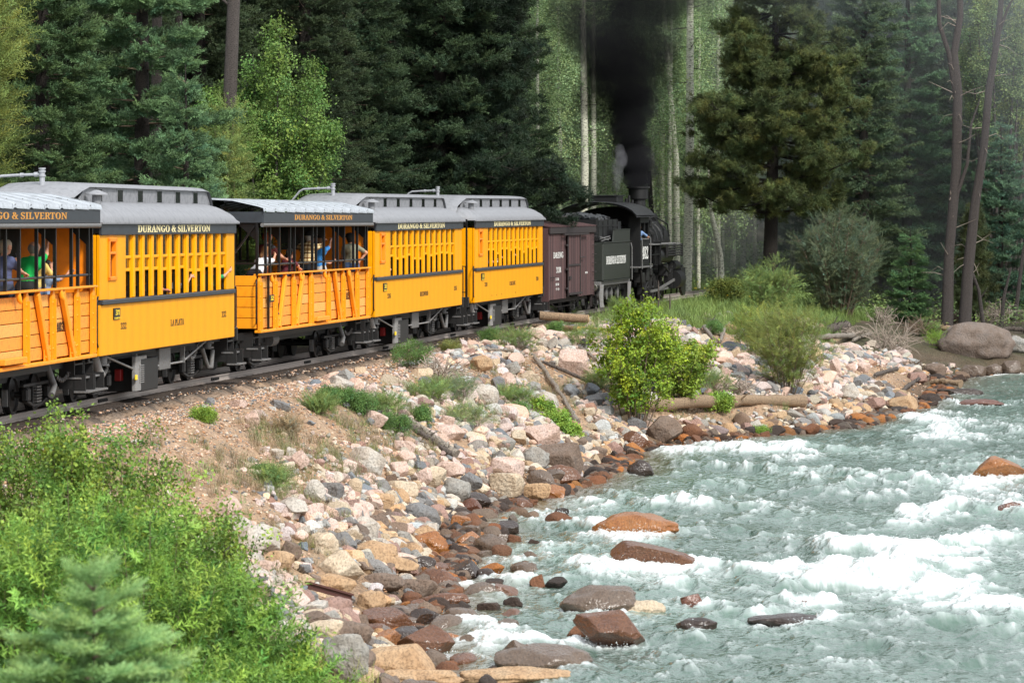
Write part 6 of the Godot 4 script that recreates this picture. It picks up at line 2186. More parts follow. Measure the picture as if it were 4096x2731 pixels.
# a long needled pine: sweeping limbs that end in bunches of tufts
func pine(label: String, at: Vector3, h: float, rad: float, clear: float, c: Color, seed_: int, lean := Vector3.ZERO, trunk_r := 0.25, spacing := 0.6, thick := 1.0, group := "") -> Node3D:
	var r := RandomNumberGenerator.new()
	r.seed = seed_
	var t := thing("pine_tree", label, "pine tree", Transform3D(Basis.IDENTITY, at), group)
	var g := Geo.new()
	g.tube([Vector3(0, -0.4, 0), lean * 0.15 + Vector3.UP * h * 0.15, lean * 0.6 + Vector3.UP * h * 0.5, lean + Vector3.UP * h], [trunk_r * 1.15, trunk_r, trunk_r * 0.65, 0.03], 12)
	part(t, "trunk", g, M.bark_dark)
	var limb := Geo.new()
	var st := Stock.new()
	var y := clear
	while y < h:
		var q := (y - clear) / (h - clear)
		var rr := rad * (0.12 + 0.94 * pow(1.0 - q, 0.75)) * lerpf(0.72, 1.0, smoothstep(0.0, 0.14, q)) * r.randf_range(0.72, 1.12)
		var n := 4 + r.randi() % 2
		var a0 := r.randf() * TAU
		for b in n:
			var a := a0 + TAU * (b + r.randf_range(-0.3, 0.3)) / n
			var l := rr * r.randf_range(0.6, 1.15)
			var o := Vector3(cos(a), 0, sin(a))
			var root := lean * (y / h) + Vector3.UP * y
			var rise := r.randf_range(-0.12, 0.3)
			var tip := root + o * l + Vector3.UP * rise * l
			var mid := root.lerp(tip, 0.5) - Vector3.UP * 0.08 * l
			limb.tube([root, mid, tip], [0.03 + l * 0.014, 0.02 + l * 0.006, 0.008], 5, false)
			var clumps := int(l * 3.4 * thick) + 2
			for i in clumps:
				var s := lerpf(0.3, 1.0, sqrt((i + r.randf()) / clumps))
				var p := root.lerp(mid, s * 2.0) if s < 0.5 else mid.lerp(tip, s * 2.0 - 1.0)
				var side := Vector3(-o.z, 0, o.x) * r.randfn(0.0, 0.22) * l * (1.15 - s * 0.5)
				var cp := p + side + Vector3.UP * r.randf_range(-0.25, 0.45)
				if side.length() > 0.15:
					limb.tube([p, cp], [0.012, 0.005], 3, false)
				var tint := shade(c, r, 0.3)
				for j in 12:
					var dir: Vector3 = (o * 0.7 + side.normalized() * 0.6 + Vector3(r.randfn(0, 0.55), r.randfn(0.4, 0.5), r.randfn(0, 0.55))).normalized()
					var k := r.randf_range(0.85, 1.5)
					st.add(r.randi() % 3, Transform3D(along(dir, r.randf() * TAU).scaled(Vector3(k, k, k)), cp + Vector3(r.randfn(0, 0.15), r.randfn(0, 0.10), r.randfn(0, 0.15))), shade(tint, r, 0.1))
		y += spacing * r.randf_range(0.75, 1.25)
	part(t, "limbs", limb, M.bark_dark)
	put(t, "crown", "tuft", st, M.needles)
	return t

# a leafy tree or bush grown by forking; leaves gather at the ends of its shoots
func broadleaf(called: String, label: String, category: String, at: Vector3, o: Dictionary) -> Node3D:
	var r := RandomNumberGenerator.new()
	r.seed = o.seed
	var t := thing(called, label, category, Transform3D(Basis.IDENTITY, at), o.get("group", ""))
	var g := Geo.new()
	var st := Stock.new()
	var h: float = o.h
	var wide: float = o.w
	var stems: int = o.get("stems", 6)
	var tint: Color = o.c
	var tint2: Color = o.get("c2", o.c)
	var shoots: int = o.get("shoots", 40)
	var per: int = o.get("per", 7)
	var unit: String = o.unit
	var size: float = o.get("size", 1.0)
	var low: float = o.get("low", 0.12)
	for s in stems:
		var a := TAU * (s + r.randf()) / stems
		var out := Vector3(cos(a), 0, sin(a)) * wide * 0.5 * sqrt(r.randf_range(0.02, 1.0))
		var sh := h * r.randf_range(0.72, 1.0) * (1.0 - 0.35 * pow(out.length() / (wide * 0.5), 2.0))
		var top := out + Vector3.UP * sh
		var base: Vector3 = out * o.get("spread", 0.25)
		var mid: Vector3 = base.lerp(top, 0.5) + Vector3.UP * sh * 0.06
		var sr: float = o.get("stem_r", 0.02)
		g.tube([base - Vector3.UP * 0.2, mid, top], [sr, sr * 0.7, sr * 0.25], 5, false)
		for i in shoots:
			var q := lerpf(low, 1.0, pow(r.randf(), o.get("bias", 0.8)))
			var p: Vector3 = base.lerp(mid, q * 2.0) if q < 0.5 else mid.lerp(top, q * 2.0 - 1.0)
			var b := r.randf() * TAU
			var reach: float = o.get("reach", 0.16) * wide * r.randf_range(0.4, 1.15) * (1.1 - 0.6 * q)
			var dir := Vector3(cos(b), r.randf_range(-0.1, 0.9), sin(b)).normalized()
			var e: Vector3 = p + dir * reach
			g.tube([p, p.lerp(e, 0.55) + Vector3.UP * reach * 0.06, e], [sr * 0.35, sr * 0.2, sr * 0.08], 3, false)
			var sc := shade(tint.lerp(tint2, r.randf() * (0.3 + 0.7 * q)), r, 0.16)
			for j in per:
				var w := lerpf(0.35, 1.0, (j + r.randf()) / per)
				var lp: Vector3 = p.lerp(e, w) + Vector3(r.randfn(0, 1), r.randfn(0, 1), r.randfn(0, 1)) * 0.06 * size
				var ld := (dir + Vector3(r.randfn(0, 0.5), r.randfn(0.35, 0.4), r.randfn(0, 0.5))).normalized()
				var k := size * r.randf_range(0.7, 1.2)
				st.add(r.randi() % 3, Transform3D(upright(ld, r.randf() * TAU).scaled(Vector3(k, k, k)), lp), shade(sc, r, 0.1))
	part(t, o.get("wood", "stems"), g, M[o.get("bark", "twig")])
	put(t, o.get("crown", "foliage"), unit, st, M.leaves)
	return t

func aspen(label: String, at: Vector3, h: float, tr: float, from: float, c: Color, seed_: int, lean := Vector3.ZERO, leaves := 150, group := "", wide := 1.6) -> Node3D:
	var r := RandomNumberGenerator.new()
	r.seed = seed_
	var t := thing("aspen_tree", label, "aspen tree", Transform3D(Basis.IDENTITY, at), group)
	var g := Geo.new()
	var bow := Vector3(r.randfn(0, 0.12), 0, r.randfn(0, 0.12))
	g.tube([Vector3(0, -0.3, 0), lean * 0.3 + bow + Vector3.UP * h * 0.3, lean * 0.65 - bow + Vector3.UP * h * 0.65, lean + Vector3.UP * h], [tr * 1.1, tr, tr * 0.75, tr * 0.3], 10)
	part(t, "trunk", g, M.bark_aspen)
	var limb := Geo.new()
	var st := Stock.new()
	for i in (leaves if leaves > 10 else 0):
		var q := lerpf(from, 1.0, pow(r.randf(), 0.75))
		var p := lean * q + Vector3.UP * h * q
		var a := r.randf() * TAU
		var rr := wide * (0.25 + 0.75 * sqrt(r.randf())) * (1.05 - 0.75 * q * q)
		var e := p + Vector3(cos(a), r.randf_range(-0.15, 0.45), sin(a)) * rr
		if i % 4 == 0:
			limb.tube([p, e], [tr * 0.16, tr * 0.05], 3, false)
		for j in 3:
			var k := r.randf_range(0.7, 1.3)
			st.add(r.randi() % 3, Transform3D(upright(Vector3(r.randfn(0, 0.3), 1, r.randfn(0, 0.3)), r.randf() * TAU).scaled(Vector3(k, k, k)), e + Vector3(r.randfn(0, 0.25), r.randfn(0, 0.25), r.randfn(0, 0.25))), shade(c, r, 0.15))
	if leaves > 10:
		part(t, "limbs", limb, M.bark_gray)
	put(t, "crown", "aspen", st, M.leaves)
	return t

func again(o: Node3D, label: String, at: Vector3, s: float, turn: float, group: String) -> Node3D:
	var c: Node3D = o.duplicate()
	c.name = numbered(String(o.name).trim_suffix("_" + String(o.name).get_slice("_", String(o.name).get_slice_count("_") - 1)) if String(o.name).right(3).is_valid_int() else String(o.name))
	add_child(c)
	c.transform = Transform3D(Basis(Vector3.UP, turn).scaled(Vector3(s, s, s)), at)
	c.set_meta("label", label)
	c.set_meta("group", group)
	return c

func px_x(px: float, d: float) -> float:      # metres to the right of the axis at distance d of a column of the 2352 wide view
	return (px * 1.7415 - 2048.0) / FOCAL * d

var far_seen := {}
func far_label(kind: String, px: float, d: float) -> String:      # which of the far trees: what it stands behind, and how deep in the wood
	var marks := [[0, "the left edge's yellow willow"], [110, "the hanging spruce"], [250, "the big blue spruce"], [340, "the nearest coach's roof"], [430, "the small blue spruce"], [520, "the tall bare trunk"], [610, "the box elder"], [700, "the second open car"], [800, "the middle coach"], [900, "the vent pipes"], [1000, "the tall dark pine's left side"], [1100, "the tall dark pine's right side"], [1180, "the farthest coach"], [1250, "the plum box car"], [1300, "the thick white aspen"], [1380, "the steam wisp"], [1450, "the smoke column"], [1500, "the dark snag"], [1560, "the clean white aspen"], [1620, "the broken aspen"], [1680, "the low bush by the track"], [1740, "the big pine's trunk"], [1800, "the light willow bush"], [1880, "the grey willow bush"], [1960, "the dark spruce"], [2040, "the layered spruce"], [2110, "the young fir"], [2170, "the left twin trunk"], [2230, "the right twin trunk"], [2290, "the hazy blue spruce"], [2345, "the right edge's snag"], [2500, "the frame's right side"], [2700, "the river bend"], [2850, "the far river bend"]]
	var best := ""
	var gap := 1e9
	for m in marks:
		if absf(m[0] - px) < gap:
			gap = absf(m[0] - px)
			best = m[1]
	var row := "close" if d < 112.0 else "standing" if d < 135.0 else "far" if d < 165.0 else "deep in the wood" if d < 185.0 else "farthest back"
	var label := "%s %s behind %s" % [kind, row, best]
	for w in ["broad", "tall", "slim", "narrow", "low"]:
		if not far_seen.has(label):
			break
		label = "%s %s %s behind %s" % [w, kind, row, best]
	far_seen[label] = true
	return label

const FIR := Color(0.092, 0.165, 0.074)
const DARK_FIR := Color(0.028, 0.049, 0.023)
const PINE := Color(0.086, 0.112, 0.038)
const ASPEN := Color(0.31, 0.43, 0.20)
const WILLOW := Color(0.19, 0.26, 0.055)

func build_forest() -> void:
	# --- left: close trees above the train roofs
	var gl := "large trees standing close behind the train"
	broadleaf("willow_tree", "yellow green willow whose leaves hang into the top left corner", "willow tree", spot(-12.1, 73.0), {"h": 12.5, "w": 4.0, "stems": 16, "shoots": 46, "per": 7, "unit": "sprig", "c": Color(0.15, 0.20, 0.05), "c2": Color(0.22, 0.265, 0.065), "seed": 21, "stem_r": 0.07, "reach": 0.2, "low": 0.3, "bark": "bark", "wood": "trunk", "crown": "crown", "size": 1.15, "group": gl})
	conifer("blue green spruce with hanging boughs right of the yellow willow", "spruce tree", spot(px_x(95, 80), 80), 15.0, 2.0, 0.8, Color(0.066, 0.115, 0.045), 31, 0.42, gl, 1.6, 99.0, 1.0, "spruce_tree", "bark_dark", 1.4)
	conifer("large blue spruce with thick clumped boughs beside the tall bare trunk", "spruce tree", spot(px_x(325, 84), 84), 16.0, 2.35, 1.0, FIR, 32, 0.2, gl, 1.9, 99.0, 1.12, "spruce_tree", "bark_dark", 1.55)
	conifer("small blue spruce low behind the nearest coach roof", "spruce tree", spot(px_x(425, 80), 80), 7.2, 1.3, 0.6, FIR, 38, 0.25, gl, 1.6, 99.0, 1.0, "spruce_tree", "bark_dark", 1.3)
	var tk := Geo.new()
	var cw := thing("cottonwood_tree", "tall bare furrowed trunk left of the green box elder", "cottonwood tree", Transform3D(Basis.IDENTITY, spot(px_x(512, 90), 90)), gl)
	tk.tube([Vector3(0, -0.4, 0), Vector3(0.05, 3.5, 0), Vector3(0.22, 8.0, 0), Vector3(0.42, 13.0, 0), Vector3(0.5, 17.0, 0)], [0.24, 0.2, 0.17, 0.14, 0.1], 12)
	tk.tube([Vector3(0.3, 9.0, 0), Vector3(-0.4, 9.7, 0.2), Vector3(-0.9, 9.6, 0.3)], [0.04, 0.03, 0.01], 5)
	tk.tube([Vector3(0.3, 10.0, 0), Vector3(0.9, 11.0, 0.2), Vector3(1.4, 12.0, 0.3)], [0.05, 0.03, 0.01], 5)
	part(cw, "trunk", tk, M.bark_gray)
	broadleaf("box_elder", "bright green box elder right of the tall bare trunk", "box elder", spot(px_x(625, 91), 91), {"h": 10.2, "w": 4.0, "stems": 13, "shoots": 44, "per": 6, "unit": "broad", "c": Color(0.085, 0.17, 0.035), "c2": Color(0.16, 0.25, 0.06), "seed": 22, "stem_r": 0.05, "reach": 0.2, "low": 0.2, "bark": "bark_gray", "wood": "trunk", "crown": "crown", "group": gl})
	broadleaf("willow_bush", "narrow leaved willow bush below the box elder, above the second open car", "willow bush", spot(px_x(520, 86), 86), {"h": 6.6, "w": 2.1, "stems": 12, "shoots": 34, "per": 5, "unit": "sprig", "c": Color(0.15, 0.22, 0.06), "c2": Color(0.24, 0.30, 0.09), "seed": 23, "stem_r": 0.025, "reach": 0.22, "group": gl})
	broadleaf("green_bush", "leafy bush behind the vent pipe of the middle coach", "bush", spot(px_x(640, 97), 97), {"h": 5.6, "w": 3.0, "stems": 10, "shoots": 30, "per": 6, "unit": "broad", "c": Color(0.08, 0.15, 0.035), "c2": Color(0.13, 0.2, 0.05), "seed": 24, "stem_r": 0.025, "group": gl})
	# --- the dark wood behind
	var gd := "dark conifers in the shaded wood behind the train"
	var proto := []
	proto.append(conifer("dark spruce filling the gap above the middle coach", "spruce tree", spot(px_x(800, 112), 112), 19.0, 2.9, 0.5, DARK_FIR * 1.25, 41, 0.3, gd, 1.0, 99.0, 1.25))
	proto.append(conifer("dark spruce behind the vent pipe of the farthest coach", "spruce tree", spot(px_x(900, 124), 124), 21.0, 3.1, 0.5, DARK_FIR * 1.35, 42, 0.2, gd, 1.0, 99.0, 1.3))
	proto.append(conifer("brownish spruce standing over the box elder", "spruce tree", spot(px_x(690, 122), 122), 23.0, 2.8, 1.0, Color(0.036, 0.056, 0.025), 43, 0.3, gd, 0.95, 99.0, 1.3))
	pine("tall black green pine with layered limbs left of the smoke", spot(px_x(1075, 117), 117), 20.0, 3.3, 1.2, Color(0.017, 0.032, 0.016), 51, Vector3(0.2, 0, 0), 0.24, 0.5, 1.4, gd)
	var r := RandomNumberGenerator.new()
	r.seed = 400
	for q in [[20, 98], [150, 104], [230, 94], [275, 110], [395, 100], [455, 98], [560, 108], [610, 128], [700, 104], [760, 132], [850, 135], [960, 138], [1010, 116], [1040, 148], [1110, 140], [1150, 150], [180, 130], [330, 126], [480, 136], [580, 148], [680, 152], [900, 160], [1000, 166], [60, 118], [400, 146], [1130, 176], [790, 170], [240, 150], [100, 165], [560, 175], [870, 185], [650, 190], [330, 180]]:
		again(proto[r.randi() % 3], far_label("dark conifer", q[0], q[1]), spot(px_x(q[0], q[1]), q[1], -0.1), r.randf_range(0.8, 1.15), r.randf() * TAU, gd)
	for q in [[350, 91, 0.16, "dark trunk under the blue spruce"], [400, 95, 0.12, "thin dark trunk beside the blue spruce"], [770, 118, 0.2, "dark trunk high above the gap between coaches"]]:
		var g := Geo.new()
		var b := thing("bare_trunk", q[3], "tree trunk", Transform3D(Basis.IDENTITY, spot(px_x(q[0], q[1]), q[1])), "dark trunks in the wood")
		g.tube([Vector3(0, -0.3, 0), Vector3(0.1, 8, 0), Vector3(0.2, 18, 0)], [q[2], q[2] * 0.85, q[2] * 0.5], 9)
		part(b, "trunk", g, M.bark_dark)
	# --- aspens round the engine
	var ga := "pale aspens standing beyond the locomotive"
	var k := 0
	var names := ["pale aspen directly left of the smoke", "thick white aspen left of the cab roof", "slim aspen next to the thick white one", "slim aspen nearest to the smoke's left edge", "white aspen right of the stack", "tall clean white aspen right of the locomotive", "thin leaning aspen right of the stack", "white aspen left of the clean white one", "short broken white aspen trunk with a black foot", "thin aspen behind the locomotive's front", "slim aspen seen under the big pine", "aspen with grey bark behind the big pine", "slim aspen just left of the big pine's trunk", "thin aspen right of the big pine's trunk", "pale aspen above the cab's roof vent", "faint slender aspen far behind the stack"]
	for q in [[1362, 160, 0.13, 20.0], [1336, 154, 0.17, 19.0], [1372, 165, 0.11, 21.0], [1393, 168, 0.10, 20.0], [1520, 164, 0.13, 21.0], [1578, 156, 0.2, 21.0], [1548, 168, 0.1, 19.0], [1556, 160, 0.14, 20.0], [1660, 158, 0.14, 5.6], [1503, 172, 0.1, 20.0], [1626, 174, 0.12, 20.0], [1707, 172, 0.14, 21.0], [1735, 178, 0.1, 20.0], [1822, 172, 0.12, 20.0], [1385, 178, 0.1, 21.0], [1488, 180, 0.1, 20.0]]:
		aspen(names[k], spot(px_x(q[0], q[1]), q[1]), q[3], q[2], 0.3 if q[3] > 8.0 else 0.95, ASPEN, 600 + k, Vector3(r.randfn(0.1, 0.35), 0, 0), 130 if q[3] > 8.0 else 4, ga)
		k += 1
	var ap := aspen("bushy light green aspen left of the smoke", spot(px_x(1285, 162), 162), 19.0, 0.1, 0.12, ASPEN, 650, Vector3.ZERO, 420, ga, 2.4)
	for q in [[1235, 158], [1345, 163], [1410, 166], [1500, 163], [1540, 160], [1605, 163], [1650, 166], [1318, 170], [1262, 170], [1205, 166], [1530, 176], [1590, 174], [1640, 172], [1480, 176], [1350, 178], [1685, 180], [1550, 182], [1240, 176], [1330, 185], [1410, 192], [1480, 188], [1560, 186], [1610, 190], [1660, 186], [1540, 198], [1600, 205], [1700, 196], [1260, 196], [1370, 205], [1450, 210], [1760, 200], [1830, 195], [1890, 205], [1640, 215], [1500, 222], [1300, 218], [1720, 225]]:
		again(ap, far_label("leafy light green aspen", q[0], q[1]), spot(px_x(q[0], q[1]), q[1], -0.2), r.randf_range(0.85, 1.25), r.randf() * TAU, ga)
	# dark snag right of the stack
	var sn := thing("tree_snag", "dark broken snag right of the smoke stack", "dead tree", Transform3D(Basis.IDENTITY, spot(px_x(1497, 158), 158)))
	var sg := Geo.new()
	sg.tube([Vector3(0.2, -0.3, 0), Vector3(0.15, 2.0, 0), Vector3(-0.05, 4.4, 0), Vector3(-0.1, 5.6, 0)], [0.13, 0.12, 0.11, 0.08], 9)
	part(sn, "trunk", sg, M.bark_dark)
	# --- the big pine and the hazy right side
	pine("big olive pine with a bare lower trunk right of the locomotive", spot(11.05, 150), 17.5, 4.6, 3.7, PINE, 52, Vector3(0.35, 0, 0), 0.3, 0.48, 1.55)
	var gr := "hazy conifers on the far bank at the right"
	var p1 := conifer("layered blue green spruce right of the big pine", "spruce tree", spot(px_x(2085, 164), 164), 19.0, 2.9, 1.6, Color(0.10, 0.185, 0.10), 61, 0.12, gr, 1.3, 99.0, 1.35, "spruce_tree", "bark_dark", 1.5)
	var p2 := conifer("dark spruce between the big pine and the layered spruce", "spruce tree", spot(px_x(1985, 160), 160), 20.0, 2.7, 2.0, Color(0.075, 0.115, 0.06), 62, 0.3, gr, 0.85, 99.0, 1.35)
	conifer("young layered fir standing at the edge of the bank left of the twin trunks", "fir tree", spot(px_x(2092, 141), 141), 4.0, 1.0, 0.2, Color(0.08, 0.155, 0.06), 63, 0.05, gr, 1.2, 99.0, 1.0, "fir_tree")
	conifer("hazy blue spruce at the right edge behind the twin trunks", "spruce tree", spot(px_x(2300, 152), 152), 8.5, 1.9, 0.6, Color(0.10, 0.18, 0.11), 64, 0.2, gr, 1.1, 99.0, 1.3)
	pine("young pine between the feet of the twin trunks", spot(px_x(2238, 143), 143), 4.6, 1.0, 0.9, Color(0.07, 0.09, 0.035), 65, Vector3.ZERO, 0.06, 0.4, 1.4, gr)
	for q in [[1905, 168], [2040, 178], [2150, 172], [2200, 166], [2350, 164], [2265, 174], [2120, 186], [1950, 188], [2240, 190], [2330, 184], [2060, 196], [1860, 178], [2180, 200], [2290, 204], [1990, 206], [2390, 178], [2440, 168], [2500, 176], [2560, 165], [2640, 172], [2720, 168], [2420, 190], [2540, 195], [2660, 192], [2800, 176], [2880, 170]]:
		again(p2 if r.randf() < 0.5 else p1, far_label("hazy conifer", q[0], q[1]), spot(px_x(q[0], q[1]), q[1], -0.1), r.randf_range(0.85, 1.2), r.randf() * TAU, gr)
	broadleaf("cottonwood_tree", "hazy grey green cottonwood foliage in the top right corner", "cottonwood tree", spot(px_x(2300, 158), 158), {"h": 17.5, "w": 5.5, "stems": 12, "shoots": 34, "per": 4, "unit": "aspen", "c": Color(0.13, 0.19, 0.07), "c2": Color(0.19, 0.25, 0.09), "seed": 25, "stem_r": 0.09, "reach": 0.18, "low": 0.6, "bark": "bark_gray", "wood": "trunk", "crown": "crown"})
	broadleaf("cottonwood_tree", "hazy grey green cottonwood foliage above the layered spruce", "cottonwood tree", spot(px_x(2165, 172), 172), {"h": 18.5, "w": 4.5, "stems": 10, "shoots": 30, "per": 4, "unit": "aspen", "c": Color(0.13, 0.19, 0.08), "c2": Color(0.18, 0.24, 0.1), "seed": 26, "stem_r": 0.09, "reach": 0.18, "low": 0.6, "bark": "bark_gray", "wood": "trunk", "crown": "crown"})
	for side in 2:
		var at := spot(px_x(2178 if side == 0 else 2218, 140), 140)
		var t := thing("cottonwood_tree", "left one of the two tall bare cottonwood trunks" if side == 0 else "right leaning one of the two tall bare cottonwood trunks", "cottonwood tree", Transform3D(Basis.IDENTITY, at), "bare trunks at the right edge of the bank")
		var g := Geo.new()
		var s := 0.01742
		if side == 0:
			g.tube([Vector3(-0.05, -0.5, 0), Vector3(0.05, 3.0, 0), Vector3(0.35, 6.5, 0), Vector3(0.4, 9.5, 0), Vector3(0.25, 11.0, 0)], [0.27, 0.2, 0.2, 0.19, 0.16], 12)
			g.tube([Vector3(0.3, 9.5, 0), Vector3(0.05, 11.0, 0.05), Vector3(-0.35, 12.2, 0.1), Vector3(-0.4, 14.5, 0.1)], [0.12, 0.1, 0.09, 0.07], 9)
			g.tube([Vector3(0.25, 11.0, 0), Vector3(0.5, 12.5, 0), Vector3(0.5, 15.0, 0)], [0.16, 0.13, 0.1], 9)
			g.tube([Vector3(0.3, 5.2, 0.1), Vector3(0.75, 6.6, 0.2), Vector3(0.9, 8.2, 0.3), Vector3(1.25, 9.2, 0.3)], [0.08, 0.07, 0.05, 0.02], 7)
		else:
			g.tube([Vector3(-0.05, -0.5, 0), Vector3(0.1, 2.2, 0), Vector3(0.4, 5.0, 0), Vector3(0.75, 7.2, 0), Vector3(0.95, 9.5, 0), Vector3(1.35, 12.0, 0), Vector3(1.6, 15.0, 0)], [0.27, 0.23, 0.19, 0.16, 0.15, 0.12, 0.08], 12)
			g.tube([Vector3(1.35, 11.8, 0), Vector3(1.7, 12.8, 0.1), Vector3(2.1, 13.6, 0.2)], [0.08, 0.05, 0.02], 7)
		part(t, "trunk", g, M.bark_gray)
		var tw := Geo.new()
		for i in 22:
			var y := r.randf_range(2.0, 12.5)
			var root := Vector3(lerpf(0.0, 1.3 if side else 0.35, y / 12.5), y, 0)
			var dx := r.randf_range(-1.0, 1.0)
			var a := root + Vector3(dx * 0.6, r.randf_range(-0.3, 0.4), r.randf_range(-0.4, 0.4))
			tw.tube([root, a, a + Vector3(dx * 0.5, r.randf_range(-0.5, 0.35), r.randf_range(-0.3, 0.3))], [0.022, 0.012, 0.005], 4, false)
		part(t, "dead_branches", tw, M.twig_gray)
	# slanting dead wood at the right
	for q in [[2330, 700, 146, -0.9, 6.0, "brown leaning dead trunk at the right edge"], [2262, 735, 141, 1.0, 3.0, "short leaning pale snag right of the twin trunks"], [2300, 745, 142, -0.7, 2.4, "thin slanting dead stem near the right edge"]]:
		var t := thing("tree_snag", q[5], "dead tree", Transform3D(Basis.IDENTITY, spot(px_x(q[0], q[2]), q[2])), "leaning dead stems at the right")
		var g := Geo.new()
		var n: float = q[4]
		g.tube([Vector3(0, -0.2, 0), Vector3(-q[3] * 0.25 * n * 0.3, n * 0.5, 0), Vector3(-q[3] * n * 0.25, n, 0)], [0.1, 0.07, 0.03], 8)
		g.tube([Vector3(-q[3] * 0.05 * n, n * 0.4, 0), Vector3(-q[3] * 0.05 * n + 0.3, n * 0.55, 0.1)], [0.03, 0.008], 5)
		part(t, "trunk", g, M.bark_gray)

